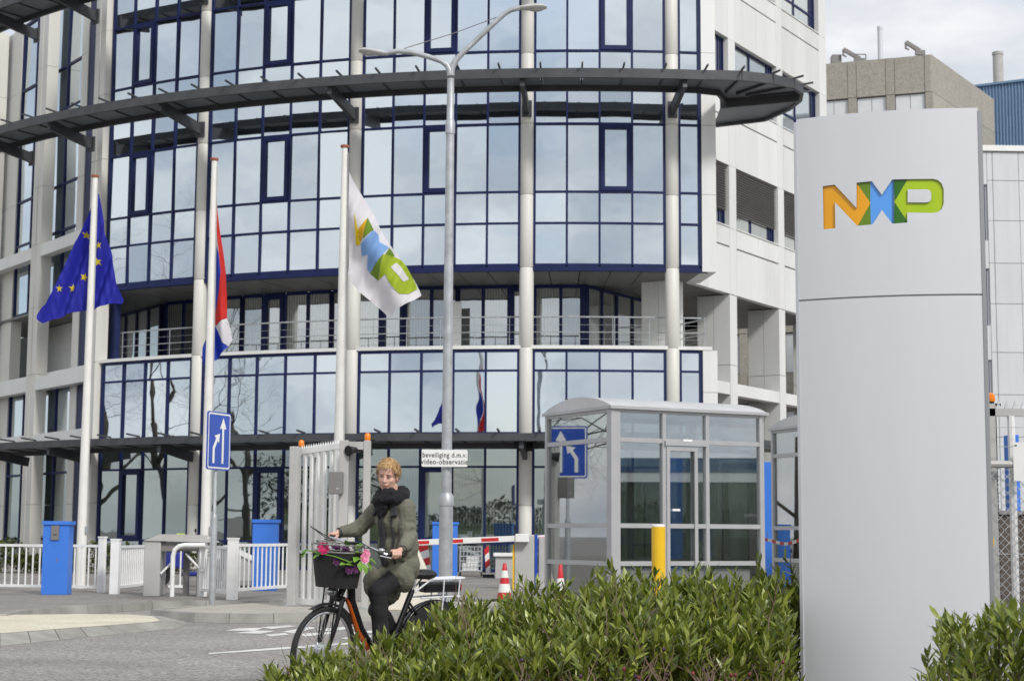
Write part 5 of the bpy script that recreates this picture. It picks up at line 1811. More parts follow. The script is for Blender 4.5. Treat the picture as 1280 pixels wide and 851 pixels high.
LET = [
    ('letter_n', (0.80, 0.36, 0.003), [(272, 76), (332, 70), (443, 190), (443, 63), (512, 163), (447, 278), (334, 158), (336, 288), (276, 292)]),
    ('letter_overlap', (0.13, 0.23, 0.004), [(443, 63), (512, 57), (512, 163)]),
    ('letter_overlap', (0.13, 0.23, 0.004), [(512, 163), (514, 273), (447, 278)]),
    ('letter_x', (0.10, 0.34, 0.85), [(512, 57), (520, 57), (570, 125), (622, 48), (630, 48), (630, 268), (622, 268), (570, 200), (525, 270), (514, 273), (512, 163)]),
    ('letter_overlap', (0.025, 0.14, 0.003), [(630, 48), (697, 46), (632, 158)]),
    ('letter_overlap', (0.025, 0.14, 0.003), [(632, 158), (697, 255), (697, 263), (630, 268)]),
    ('letter_p', (0.38, 0.55, 0.003), [(697, 46), (826, 42), (850, 48), (868, 64), (878, 92), (878, 164), (868, 192), (850, 207), (826, 212), (697, 213), (697, 255), (632, 158)]),
]
POL = [(n_, c_, pl8(p_)) for n_, c_, p_ in LET]
P, E_ = [], []
def add_loop(loop):
    b = len(P)
    P.extend([Vector(p) for p in loop])
    E_.extend([(b + i, b + (i + 1) % len(loop)) for i in range(len(loop))])
nU = 28
loop = [(-PW / 2 + PW * k / nU, ZSEAM + 0.006) for k in range(nU + 1)] + [(PW / 2 - PW * k / nU, ZTOP) for k in range(nU + 1)]
add_loop(loop)
for _, _, p_ in POL: add_loop(p_)
add_loop(P_HOLE)
for i in range(1, nU):
    for j in range(1, 14):
        P.append(Vector((-PW / 2 + PW * i / nU, ZSEAM + (ZTOP - ZSEAM) * j / 14)))
vs, _, fs, _, _, _ = delaunay_2d_cdt(P, E_, [], 0, 1e-6)
owner = []
for f in fs:
    c = sum((vs[i] for i in f), Vector((0, 0))) / len(f)
    w_ = -1
    if not in_poly(c, P_HOLE):
        for k, (_, _, p_) in enumerate(POL):
            if in_poly(c, p_):
                w_ = k
                break
    owner.append(w_)
DEPTH = 0.014
def used(vs3, fs_):
    idx, out_ = {}, []
    for f in fs_: out_.append(tuple(idx.setdefault(i, len(idx)) for i in f))
    return [vs3[i] for i in idx], out_
front = MB()
front.add(*used([(v[0], pf(v[0]), v[1]) for v in vs], [f for f, o_ in zip(fs, owner) if o_ == -1]))
sheet_o = front.build('upper_sheet', M_PYL, py, True, sharp=60)
edges = {}
for f, o_ in zip(fs, owner):
    for i in range(len(f)):
        k = (min(f[i], f[(i + 1) % len(f)]), max(f[i], f[(i + 1) % len(f)]))
        edges.setdefault(k, []).append(o_)
wall = MB()
for (i, j), os_ in edges.items():
    if len(os_) == 2 and ((os_[0] == -1) != (os_[1] == -1)):
        a, b = vs[i], vs[j]
        wall.add([(a[0], pf(a[0]), a[1]), (b[0], pf(b[0]), b[1]), (b[0], pf(b[0]) + DEPTH, b[1]), (a[0], pf(a[0]) + DEPTH, a[1])], [(0, 1, 2, 3)])
wall.build('cut_edge', M_MIDG, sheet_o)
for k, (n_, c_, _) in enumerate(POL):
    b = MB()
    b.add(*used([(v[0], pf(v[0]) + DEPTH, v[1]) for v in vs], [f for f, o_ in zip(fs, owner) if o_ == k]))
    m_ = mat('acrylic_' + n_ + str(k), c_, 0.3, var=0.03)
    b.build(n_, m_, sheet_o)
# lower sheet
b = MB()
vl, fl = [], []
for i in range(nU + 1):
    for j in range(2):
        u = -PW / 2 + PW * i / nU
        vl.append((u, pf(u), (ZSEAM - 0.006) if j else 0.02))
for i in range(nU): fl.append((2 * i, 2 * i + 2, 2 * i + 3, 2 * i + 1))
b.add(vl, fl)
b.build('lower_sheet', M_PYL, py, True, sharp=60)
# body behind the sheets (lens shaped plan), top cap, seam shadow gap, edge profiles, base
plan = [(-PW / 2 + PW * i / nU, pf(-PW / 2 + PW * i / nU) + 0.018) for i in range(nU + 1)]
back = [(PW / 2 - PW * i / nU, 0.03 + 0.085 * (1 - (1 - 2 * i / nU) ** 2)) for i in range(nU + 1)]
b = MB(); b.prism(plan + back, 0.03, ZTOP - 0.03); b.build('body', M_PYL, py)
plan2 = [(-PW / 2 + PW * i / nU, pf(-PW / 2 + PW * i / nU) + 0.0005) for i in range(nU + 1)]
b = MB(); b.prism(plan2 + back, ZTOP - 0.028, ZTOP - 0.001); b.build('top_cap', M_PYL, py)
for s in (-1, 1):
    b = MB()
    b.prism([(s * PW / 2, -0.006), (s * (PW / 2 + 0.022), 0.006), (s * (PW / 2 + 0.026), 0.035), (s * (PW / 2 + 0.012), 0.06), (s * (PW / 2 - 0.02), 0.065), (s * (PW / 2 - 0.004), 0.02)][::s], 0.0, ZTOP - 0.02)
    b.build('edge_profile', M_PYE if s > 0 else M_PYL, py)
b = MB(); b.prism([(-PW / 2 - 0.05, -0.14), (PW / 2 + 0.05, -0.14), (PW / 2 + 0.05, 0.17), (-PW / 2 - 0.05, 0.17)], 0.007, 0.03); b.build('foot', M_CONC, py)
# ================================================================ bicycle and cyclist (shared frame: x forward, y to her left, z up, origin under the rear axle)
RA = Vector((-0.66, 14.1, 0.0))
HEAD = math.atan2(-0.67, -0.74)
LEAN = Matrix.Rotation(rad(-3.0), 4, 'X')
MBK = Matrix.Translation(RA) @ Matrix.Rotation(HEAD, 4, 'Z') @ LEAN
bike = thing('bicycle', 'black and orange step-through bicycle with a front basket and white rear rack', 'bicycle', M=MBK)
M_BFRAME = mat('black_frame_paint', (0.012, 0.012, 0.013), 0.3, var=0.1)
M_BORANGE = mat('orange_frame_paint', (0.46, 0.09, 0.012), 0.3, var=0.08)
M_CHROME = mat('polished_alloy', (0.55, 0.56, 0.58), 0.25, 0.7, var=0.06)
M_TYRE = mat('tyre_rubber', (0.016, 0.016, 0.017), 0.7, var=0.2, bump=0.2, bscale=150)
M_RACK = mat('white_rack_paint', (0.72, 0.73, 0.76), 0.35, var=0.04)
RW = 0.345
STEER = rad(10)
FAX = Vector((1.12, 0, RW))
HT = Vector((0.86, 0, 1.0))            # top of the head tube
sd = (HT - Vector((1.06, 0, 0.40))).normalized()
MST = Matrix.Translation(HT) @ Matrix.Rotation(STEER, 4, sd) @ Matrix.Translation(-HT)
def wheel(c, M, name):
    circ = lambda r, n: [M @ (c + Vector((r * math.cos(2 * math.pi * k / n), 0, r * math.sin(2 * math.pi * k / n)))) for k in range(n)]
    m = MB(); m.tube(circ(RW - 0.022, 48), 0.023, 8, True)
    w_ = m.build('wheel', M_TYRE, bike, True)
    m = MB(); m.tube(circ(RW - 0.05, 48), 0.012, 6, True); m.build('rim', M_CHROME, w_, True)
    ax = M.to_3x3() @ Vector((0, 1, 0))
    cc = M @ c
    m = MB(); m.tube([cc - ax * 0.05, cc + ax * 0.05], 0.035 if name == 'rear' else 0.055, 14); m.tube([cc - ax * 0.08, cc + ax * 0.08], 0.012, 8); m.build('hub', M_CHROME, w_, True)
    m = MB()
    for k in range(32):
        a0 = 2 * math.pi * k / 32
        a1 = a0 + (0.5 if k % 4 < 2 else -0.5)
        s = 0.03 if k % 2 else -0.03
        p0 = M @ (c + Vector((0.04 * math.cos(a1), s, 0.04 * math.sin(a1))))
        p1 = M @ (c + Vector(((RW - 0.055) * math.cos(a0), 0, (RW - 0.055) * math.sin(a0))))
        m.tube([p0, p1], 0.0022, 4)
    m.build('spokes', M_CHROME, w_)
I4 = Matrix.Identity(4)
wheel(FAX, MST, 'front')
wheel(Vector((0, 0, RW)), I4, 'rear')
def fender(c, M, a0, a1, m_):
    m = MB()
    n = 18
    vs, fs = [], []
    for k in range(n + 1):
        a = rad(a0 + (a1 - a0) * k / n)
        for y, r in ((-0.032, RW + 0.014), (-0.018, RW + 0.026), (0.018, RW + 0.026), (0.032, RW + 0.014)):
            vs.append(M @ (c + Vector((r * math.cos(a), y, r * math.sin(a)))))
    for k in range(n):
        for i in range(3): fs.append((4 * k + i, 4 * k + i + 1, 4 * k + 5 + i, 4 * k + 4 + i))
    m.add(vs, fs)
    o = m.build('mudguard', m_, bike, True, sharp=0)
    sol = o.modifiers.new('solid', 'SOLIDIFY'); sol.thickness = 0.003
fender(FAX, MST, 62, 150, M_BFRAME)
fender(Vector((0, 0, RW)), I4, -5, 175, M_BFRAME)
# fork
m = MB()
crown = Vector((1.005, 0, 0.745))
for s in (-1, 1):
    m.tube([MST @ (crown + Vector((0.0, 0.055 * s, 0))), MST @ Vector((1.06, 0.06 * s, 0.55)), MST @ (FAX + Vector((0, 0.055 * s, 0)))], [0.021, 0.019, 0.012], 8)
m.tube([MST @ (crown + Vector((0, -0.065, 0))), MST @ (crown + Vector((0, 0.065, 0)))], 0.026, 8)
m.build('fork', M_BFRAME, bike, True)
# frame
BB = Vector((0.48, 0, 0.285))
seat_lug = Vector((0.245, 0, 0.80))
HL = Vector((0.965, 0, 0.80))
m = MB()
m.tube([HL - sd * 0.03, HT + sd * 0.02], 0.028, 10)
down = [HT - sd * 0.06, Vector((0.86, 0, 0.72)), Vector((0.76, 0, 0.50)), Vector((0.64, 0, 0.345)), BB]
m.tube(down, [0.033, 0.034, 0.034, 0.034, 0.034], 10)
m.tube([BB, Vector((0.36, 0, 0.54)), seat_lug], 0.024, 10)
for s in (-1, 1):
    m.tube([BB + Vector((0, 0.03 * s, 0)), Vector((0, 0.065 * s, RW))], 0.013, 8)
    m.tube([Vector((0.29, 0.02 * s, 0.70)), Vector((0, 0.065 * s, RW))], 0.011, 8)
m.tube([BB - Vector((0, 0.045, 0)), BB + Vector((0, 0.045, 0))], 0.05, 12)
fr = m.build('frame', M_BFRAME, bike, True)
m = MB()
off = lambda p: Vector(p) + Vector((0.020, 0.0, -0.016))
m.tube([off(Vector((0.90, 0, 0.76))), off(Vector((0.855, 0, 0.71))), off(down[2]), off(down[3])], [0.012, 0.022, 0.026, 0.026], 10)
m.build('orange_panel', M_BORANGE, fr, True)
m = MB()
m.tube([seat_lug - Vector((-0.02, 0, 0.05)), Vector((0.215, 0, 0.90))], 0.014, 8)
m.build('seat_post', M_CHROME, bike, True)
# saddle
m = MB()
prof = [(-0.06, 0.085, 0.035), (0.0, 0.098, 0.042), (0.07, 0.08, 0.04), (0.14, 0.04, 0.034), (0.21, 0.024, 0.028), (0.235, 0.012, 0.018)]
vs, fs = [], []
for x, wy, hz in prof:
    for k in range(12):
        an = 2 * math.pi * k / 12
        vs.append((0.12 + x, wy * math.cos(an), 0.925 + hz * math.sin(an)))
for i in range(len(prof) - 1):
    for k in range(12): fs.append((i * 12 + k, i * 12 + (k + 1) % 12, (i + 1) * 12 + (k + 1) % 12, (i + 1) * 12 + k))
fs += [tuple(range(12)), tuple(range(len(vs) - 1, len(vs) - 13, -1))]
m.add(vs, fs)
m.build('saddle', M_BLACK, bike, True)
# rear rack with battery
m = MB()
zr = 0.885
lp_ = [(0.10, 0.06, zr), (-0.20, 0.075, zr + 0.005), (-0.26, 0.06, zr + 0.008), (-0.285, 0, zr + 0.008), (-0.26, -0.06, zr + 0.008), (-0.20, -0.075, zr + 0.005), (0.10, -0.06, zr)]
m.tube(lp_, 0.0082, 8)
m.tube([(0.08, 0.025, zr), (-0.255, 0.03, zr + 0.006)], 0.007, 6)
m.tube([(0.08, -0.025, zr), (-0.255, -0.03, zr + 0.006)], 0.007, 6)
for x in (0.08, -0.05, -0.16): m.tube([(x, -0.07, zr), (x, 0.07, zr)], 0.007, 6)
for s in (-1, 1):
    m.tube([(-0.03, 0.072 * s, zr), (-0.02, 0.08 * s, 0.72), (0.0, 0.075 * s, RW + 0.02)], 0.0065, 6)
    m.tube([(-0.20, 0.075 * s, zr), (-0.18, 0.08 * s, 0.70), (-0.02, 0.075 * s, RW + 0.02)], 0.0065, 6)
    m.tube([(0.10, 0.06 * s, zr), (0.24, 0.025 * s, 0.78)], 0.0085, 6)
    m.tube([(-0.20, 0.08 * s, 0.745), (0.2, 0.06 * s, 0.735)], 0.0075, 6)
m.build('rear_rack', M_RACK, bike, True)
m = MB(); m.box(-0.245, 0.15, -0.052, 0.052, 0.775, 0.862); m.build('battery', M_BLACKG, bike, bevel=0.02)
m = MB(); m.box(-0.26, -0.246, -0.03, 0.03, 0.79, 0.84); m.build('tail_light', M_RED, bike)
# transparent-looking dark skirt guard over the rear wheel
m = MB()
for s in (-1, 1):
    pts = [(0.0, RW)] + [((RW + 0.01) * math.cos(rad(a)), RW + (RW + 0.01) * math.sin(rad(a))) for a in range(15, 126, 10)]
    m.add([(x, 0.07 * s, z) for x, z in pts], [tuple(range(len(pts)))])
    o = None
m.build('skirt_guard', M_BLACK, bike)
# crank, pedals, chain case
m = MB()
m.tube([BB + Vector((0, 0.07, 0)), Vector((0.645, 0.085, 0.265))], 0.012, 8)
m.tube([BB - Vector((0, 0.07, 0)), Vector((0.315, -0.085, 0.305))], 0.012, 8)
m.build('crank', M_CHROME, bike, True)
for x, y, z in ((0.645, 0.14, 0.265), (0.315, -0.14, 0.305)):
    m = MB(); m.box(x - 0.045, x + 0.045, y - 0.05, y + 0.05, z - 0.012, z + 0.012); m.build('pedal', M_BLACK, bike)
m = MB()
pts = [(0.48 + 0.105 * math.cos(rad(a)), 0.285 + 0.105 * math.sin(rad(a))) for a in range(-90, 91, 15)] + [(0.0, RW + 0.05), (-0.05, RW), (0.0, RW - 0.05)]
m.add([(x, -0.06, z) for x, z in pts] + [(x, -0.085, z) for x, z in pts], [tuple(range(len(pts))), tuple(range(2 * len(pts) - 1, len(pts) - 1, -1))] + [(i, (i + 1) % len(pts), len(pts) + (i + 1) % len(pts), len(pts) + i) for i in range(len(pts))])
m.build('chain_case', M_BFRAME, bike)
# handlebar
GL, GRp = Vector((0.635, 0.30, 1.105)), Vector((0.80, -0.32, 1.205))
st = MST @ (HT + sd * 0.10)
m = MB()
m.tube([HT, st, st + Vector((0.03, 0, 0.05))], 0.015, 8)
mid = st + Vector((0.04, 0, 0.06))
m.tube([GL, GL + Vector((0.10, -0.04, 0.0)), GL.lerp(mid, 0.55) + Vector((0.06, 0.03, 0.02)), mid, GRp.lerp(mid, 0.55) + Vector((0.06, -0.02, 0.02)), GRp + Vector((0.11, 0.045, 0.0)), GRp], 0.0115, 8)
hb = m.build('handlebar', M_CHROME, bike, True)
for g_, dr in ((GL, Vector((0.10, -0.04, 0.0))), (GRp, Vector((0.11, 0.045, 0.0)))):
    u = dr.normalized()
    m = MB(); m.tube([g_ - u * 0.035, g_ + u * 0.10], 0.0175, 10); m.build('grip', M_BLACK, hb, True)
    m = MB(); m.tube([g_ + u * 0.12, g_ + u * 0.13 + Vector((0.035, 0, -0.012)), g_ + u * 0.02 + Vector((0.055, 0, -0.028))], 0.006, 6); m.build('brake_lever', M_CHROME, hb, True)
    m = MB(); m.tube([g_ + u * 0.12 + Vector((0.03, 0, 0)), g_ + u * 0.22 + Vector((0.12, 0, 0.09)), mid + Vector((0.14, 0, 0.02)), MST @ Vector((0.97, 0, 0.95)), MST @ Vector((1.0, 0, 0.72))], 0.004, 5); m.build('cable', M_BLACK, hb, True)
m = MB(); m.box(mid.x - 0.02, mid.x + 0.05, -0.04, 0.05, mid.z + 0.01, mid.z + 0.035); m.build('display', M_BLACKG, hb, bevel=0.006)
m = MB(); m.ell(GL + Vector((0.14, -0.05, 0.03)), (0.028, 0.028, 0.02), 12, 8); m.build('bell', M_CHROME, hb, True)
m = MB(); m.ell(MST @ Vector((1.075, 0, 0.80)), (0.05, 0.035, 0.035), 12, 8); m.build('headlight', M_CHROME, bike, True)
# basket on the front carrier
B0 = MST @ Vector((1.03, 0.0, 0.835))
MBS = Matrix.Translation(B0) @ Matrix.Rotation(STEER, 4, 'Z')
def brim(z, fx, fy, n=28, ex=3.0):
    r = []
    for k in range(n):
        a = 2 * math.pi * k / n
        ca, sa = math.cos(a), math.sin(a)
        r.append(MBS @ Vector((fx * math.copysign(abs(ca) ** (2 / ex), ca), fy * math.copysign(abs(sa) ** (2 / ex), sa), z)))
    return r
m = MB()
r0, r1, r1i, r0i = brim(0.0, 0.125, 0.165), brim(0.275, 0.155, 0.205), brim(0.275, 0.148, 0.198), brim(0.01, 0.118, 0.158)
vs = r0 + r1 + r1i + r0i
n = 28
fs = []
for lv in range(3):
    for k in range(n): fs.append((lv * n + k, lv * n + (k + 1) % n, (lv + 1) * n + (k + 1) % n, (lv + 1) * n + k))
fs += [tuple(range(n)), tuple(range(4 * n - 1, 3 * n - 1, -1))]
m.add(vs, fs)
bk_ = m.build('basket', mat('black_basket_weave', (0.014, 0.013, 0.014), 0.65, var=0.3, scale=40, bump=0.5, bscale=160), bike, True)
m = MB()
m.tube(brim(0.335, 0.16, 0.21), 0.005, 6, True)
m.tube(brim(0.278, 0.156, 0.206), 0.007, 6, True)
for k in range(0, 28, 3):
    m.tube([brim(0.278, 0.156, 0.206)[k], brim(0.335, 0.16, 0.21)[k]], 0.003, 4)
m.build('wire_rim', M_MIDG, bk_, True)
m = MB(); m.tube([MBS @ Vector((-0.13, -0.19, 0.24)), MBS @ Vector((0.0, -0.2, 0.33)), MBS @ Vector((0.13, -0.12, 0.36)), MBS @ Vector((0.14, 0.1, 0.36)), MBS @ Vector((0.0, 0.2, 0.33)), MBS @ Vector((-0.13, 0.19, 0.24))], 0.0045, 6); m.build('handle_loop', M_MIDG, bk_, True)
m = MB()
m.tube([MBS @ Vector((-0.1, 0, 0.0)), MST @ Vector((1.0, 0, 0.77))], 0.012, 6); m.tube([MBS @ Vector((0.06, 0.07, 0)), MST @ (FAX + Vector((0, 0.065, 0.0)))], 0.007, 6); m.tube([MBS @ Vector((0.06, -0.07, 0)), MST @ (FAX + Vector((0, -0.065, 0)))], 0.007, 6)
m.build('front_carrier', M_BFRAME, bike, True)

# ---------------------------------------------------------------- flower garland round the basket
gl_ = thing('flower_garland', 'artificial pink flowers and green leaves wound around the bicycle basket', 'flowers', M=MBK @ MBS @ Matrix.Translation((0, 0, 0.05)))
M_PINKD = mat('magenta_petal', (0.48, 0.02, 0.12), 0.6, var=0.2)
M_PINKL = mat('pale_pink_petal', (0.75, 0.25, 0.40), 0.6, var=0.2)
M_PURP = mat('dark_purple_petal', (0.09, 0.015, 0.09), 0.6, var=0.2)
M_GLEAF = mat('bright_green_leaf', (0.13, 0.27, 0.03), 0.5, var=0.2)
def petal_flower(c, r, m_, nrm, n=3):
    nrm = Vector(nrm).normalized()
    q = nrm.to_track_quat('Z', 'Y').to_matrix()
    b = MB()
    for lay in range(n):
        rr_, cnt = r * (1 - 0.28 * lay), 7 - lay
        for k in range(cnt):
            a = 2 * math.pi * k / cnt + lay * 0.4
            e = 0.25 + 0.35 * lay
            u, v = Vector((math.cos(a), math.sin(a), 0)), Vector((-math.sin(a), math.cos(a), 0))
            pts = [Vector((0, 0, 0.004 * lay)), u * rr_ * 0.55 + v * rr_ * 0.36 + Vector((0, 0, e * rr_ * 0.4)), u * rr_ + v * rr_ * 0.2 + Vector((0, 0, e * rr_)), u * rr_ - v * rr_ * 0.2 + Vector((0, 0, e * rr_)), u * rr_ * 0.55 - v * rr_ * 0.36 + Vector((0, 0, e * rr_ * 0.4))]
            b.add([Vector(c) + q @ p for p in pts], [(0, 1, 2, 3, 4)])
    return b.build('flower', m_, gl_, recalc=False)
def gleaf(p, d, ln=0.09, wd=0.03):
    d = Vector(d).normalized()
    s = d.cross(Vector((0.2, 0.3, 1))).normalized()
    u = s.cross(d)
    p = Vector(p)
    b = MB()
    b.add([p, p + d * ln * 0.45 + s * wd + u * 0.008, p + d * ln * 0.9 + s * wd * .4 - u * 0.004, p + d * ln - u * 0.012, p + d * ln * 0.9 - s * wd * .4 - u * 0.004, p + d * ln * 0.45 - s * wd + u * 0.008, p + d * ln * 0.5], [(0, 1, 6), (1, 2, 6), (2, 3, 6), (3, 4, 6), (4, 5, 6), (5, 0, 6)])
    b.build('leaf', M_GLEAF, gl_)
petal_flower((0.155, 0.0, 0.245), 0.046, M_PINKD, (0.9, 0.5, 0.5))
petal_flower((0.13, -0.05, 0.265), 0.040, M_PINKD, (0.8, 0.2, 0.7))
petal_flower((-0.07, 0.215, 0.185), 0.042, M_PINKL, (0.2, 1, 0.3))
petal_flower((-0.105, 0.205, 0.225), 0.036, M_PINKL, (0.1, 1, 0.6))
petal_flower((0.13, 0.12, 0.16), 0.035, M_PURP, (0.9, 0.8, 0.2))
petal_flower((0.08, 0.2, 0.10), 0.035, M_PURP, (0.5, 1, 0.1))
petal_flower((0.02, 0.21, 0.10), 0.03, M_PURP, (0.2, 1, 0.1))
petal_flower((0.02, 0.1, 0.25), 0.04, M_PURP, (0.3, 0.4, 1))
petal_flower((-0.04, -0.06, 0.25), 0.045, M_PURP, (0.3, 0.4, 1))
for p, d in (((0.15, -0.19, 0.24), (0.3, -0.5, -0.9)), ((0.15, -0.2, 0.22), (0.1, -0.9, -0.6)), ((0.1, 0.2, 0.14), (0.9, 0.1, 0.1)), ((0.12, 0.2, 0.14), (-0.9, 0.2, 0.0)), ((0.0, 0.18, 0.25), (-0.5, 0.3, 0.6)),
             ((0.0, 0.215, 0.2), (0.8, 0.4, -0.3)), ((-0.03, 0.215, 0.17), (0.3, 0.4, -0.9)), ((-0.06, 0.22, 0.15), (-0.1, 0.4, -0.9)), ((-0.12, 0.21, 0.19), (-0.7, 0.5, -0.5)), ((-0.11, 0.2, 0.17), (-0.4, 0.5, -0.9)), ((0.05, 0.14, 0.26), (0.4, 0.3, 0.7)), ((0.14, -0.03, 0.22), (0.5, -0.5, -0.4)), ((-0.04, 0.22, 0.22), (0.9, 0.2, 0.3))):
    gleaf(p, d)
m = MB()
m.tube([(0.16, -0.2, 0.23), (0.165, -0.05, 0.215), (0.16, 0.12, 0.2), (0.08, 0.21, 0.16), (-0.05, 0.215, 0.19), (-0.12, 0.2, 0.2)], 0.005, 5)
m.build('vine', M_GLEAF, gl_, True)

# ---------------------------------------------------------------- the cyclist
per = thing('person', 'woman with short blond hair riding in a green parka and black scarf', 'person', M=MBK)
M_SKIN = mat('skin', (0.64, 0.385, 0.30), 0.5, var=0.08, scale=14)
M_HAIR = mat('strawberry_blond_hair', (0.60, 0.39, 0.18), 0.5, var=0.3, scale=30)
M_PARKA = mat('olive_parka_cloth', (0.150, 0.145, 0.108), 0.8, var=0.2, scale=5, bump=0.4, bscale=45)
M_PARKAD = mat('dark_parka_trim', (0.035, 0.036, 0.04), 0.7, var=0.1)
M_TROU = mat('black_trouser_cloth', (0.010, 0.010, 0.012), 0.85, var=0.2, bump=0.2, bscale=40)
M_SCARF = mat('black_knit_scarf', (0.010, 0.010, 0.013), 0.95, var=0.3, scale=40, bump=0.9, bscale=70)
def fused(name, mb, m_, voxel, parent, smooth_it=6, disp=None):
    o = mb.build(name, m_, parent, True, sharp=0)
    r = o.modifiers.new('remesh', 'REMESH')
    r.mode = 'VOXEL'
    r.voxel_size = voxel
    r.use_smooth_shade = True
    s = o.modifiers.new('smooth', 'SMOOTH')
    s.iterations = smooth_it
    s.factor = 0.5
    if disp:
        tx = bpy.data.textures.new(name + '_folds', 'CLOUDS')
        tx.noise_scale = disp[1]
        tx.noise_depth = 2
        d = o.modifiers.new('folds', 'DISPLACE')
        d.texture = tx
        d.strength = disp[0]
        d.mid_level = 0.5
    return o
HIP_L, HIP_R = Vector((0.33, 0.09, 0.985)), Vector((0.33, -0.09, 0.985))
KN_L, KN_R = Vector((0.69, 0.11, 0.80)), Vector((0.52, -0.10, 0.64))
AN_L, AN_R = Vector((0.645, 0.135, 0.385)), Vector((0.29, -0.135, 0.41))
SH_L, SH_R = Vector((0.465, 0.142, 1.475)), Vector((0.49, -0.150, 1.475))
EL_L, EL_R = Vector((0.475, 0.205, 1.225)), Vector((0.61, -0.285, 1.275))
HA_L, HA_R = Vector((0.605, 0.30, 1.145)), Vector((0.775, -0.315, 1.245))
NECK = Vector((0.50, 0.0, 1.53))
HC = Vector((0.555, 0.005, 1.722))
MH = Matrix.Translation(HC) @ Matrix.Rotation(rad(36), 4, 'Z') @ Matrix.Rotation(rad(11), 4, 'Y') @ Matrix.Rotation(rad(-3), 4, 'X')
R3 = MH.to_3x3().to_4x4()
def hp(x, y, z): return MH @ Vector((x, y, z))
b = MB()
# trunk and legs under the clothes
b.ell((0.37, 0, 1.0), (0.075, 0.115, 0.10), 20, 12)
b.cap((0.39, 0, 1.02), (0.45, 0, 1.34), 0.085, 0.105)
b.ell((0.46, 0, 1.36), (0.10, 0.15, 0.13), 20, 12)
b.cap(SH_L, SH_R, 0.055, 0.055)
b.cap((0.475, 0, 1.46), (0.52, 0.003, 1.64), 0.062, 0.054)
for hi, kn, an in ((HIP_L, KN_L, AN_L), (HIP_R, KN_R, AN_R)):
    b.cap(hi.lerp(kn, 0.15), kn, 0.066, 0.052)
    b.cap(kn, an, 0.050, 0.036)
    b.cap(an, an + Vector((0.11, 0, -0.06)), 0.036, 0.026)
for sh, el, ha in ((SH_L, EL_L, HA_L), (SH_R, EL_R, HA_R)):
    b.cap(sh, el, 0.046, 0.036)
    b.cap(el, ha + (el - ha).normalized() * 0.05, 0.036, 0.026)
# hands round the grips
def hand(ha, g_, u, s):
    """palm lies on top of the grip, four fingers curl over its front, thumb below on the inner side"""
    u = u.normalized()
    fw = Vector((1, 0, 0)); fw = (fw - u * fw.dot(u)).normalized()
    # the bar runs mostly forward: fingers wrap to the outer and lower side
    out_ = Vector((0, s, 0)); out_ = (out_ - u * out_.dot(u)).normalized()
    up = u.cross(out_)
    if up.z < 0: up = -up
    M = Matrix((out_, u, up)).transposed().to_4x4()
    pc_ = g_ + u * 0.035 + up * 0.027 + out_ * 0.004
    b.ell(pc_, (0.037, 0.046, 0.017), 14, 8, M)
    wr = ha + (ha - g_).normalized() * 0.0
    b.cap(wr + up * 0.01, pc_ - u * 0.028, 0.025, 0.023)
    for k, (ln, r) in enumerate(((0.030, 0.0082), (0.036, 0.0088), (0.040, 0.009), (0.036, 0.0088))):
        o0 = g_ + u * (-0.002 + 0.0215 * k) 
        kn0 = o0 + out_ * 0.031 + up * 0.026
        kn1 = kn0 + out_ * 0.008 - up * 0.026
        kn2 = kn1 - out_ * 0.016 - up * (ln - 0.012)
        kn3 = kn2 - out_ * 0.018 - up * 0.002
        b.cap(o0 + up * 0.028 + out_ * 0.006, kn0, r * 1.1, r * 1.05, 8)
        b.cap(kn0, kn1, r * 1.05, r, 8)
        b.cap(kn1, kn2, r, r * 0.92, 8)
        b.cap(kn2, kn3, r * 0.92, r * 0.8, 8)
    t0 = g_ + u * 0.025 - out_ * 0.026 + up * 0.016
    t1 = t0 + u * 0.034 - out_ * 0.008 - up * 0.012
    t2 = t1 + u * 0.026 + out_ * 0.010 - up * 0.012
    b.cap(pc_ - out_ * 0.02, t0, 0.013, 0.0115, 8)
    b.cap(t0, t1, 0.0115, 0.0105, 8)
    b.cap(t1, t2, 0.0105, 0.0085, 8)
hand(HA_L, GL, Vector((0.10, -0.04, 0.0)), 1)
hand(HA_R, GRp, Vector((0.11, 0.045, 0.0)), -1)
# head
b.ell(hp(-0.012, 0, 0.03), (0.098, 0.077, 0.092), 24, 16, R3)
b.ell(hp(0.022, 0, -0.035), (0.068, 0.067, 0.082), 24, 16, R3)
b.ell(hp(0.045, 0, -0.088), (0.036, 0.042, 0.030), 16, 10, R3)
for s in (-1, 1):
    b.ell(hp(0.050, 0.037 * s, -0.028), (0.030, 0.026, 0.028), 14, 10, R3)
    b.ell(hp(-0.005, 0.079 * s, -0.018), (0.020, 0.009, 0.031), 14, 10, R3)
    b.ell(hp(0.072, 0.030 * s, 0.019), (0.016, 0.024, 0.010), 12, 8, R3)
    b.ell(hp(0.036, 0.038 * s, -0.072), (0.030, 0.022, 0.026), 12, 8, R3)
    b.ell(hp(0.092, 0.011 * s, -0.034), (0.010, 0.009, 0.007), 10, 6, R3)
b.cap(hp(0.082, 0, 0.008), hp(0.103, 0, -0.030), 0.009, 0.0125, 10)
b.ell(hp(0.083, 0, -0.058), (0.014, 0.026, 0.010), 12, 8, R3)
b.ell(hp(0.078, 0, -0.074), (0.014, 0.022, 0.008), 12, 8, R3)
b.cap(hp(-0.02, 0, -0.07), NECK, 0.052, 0.056)
body = fused('body', b, M_SKIN, 0.0045, per, 3)
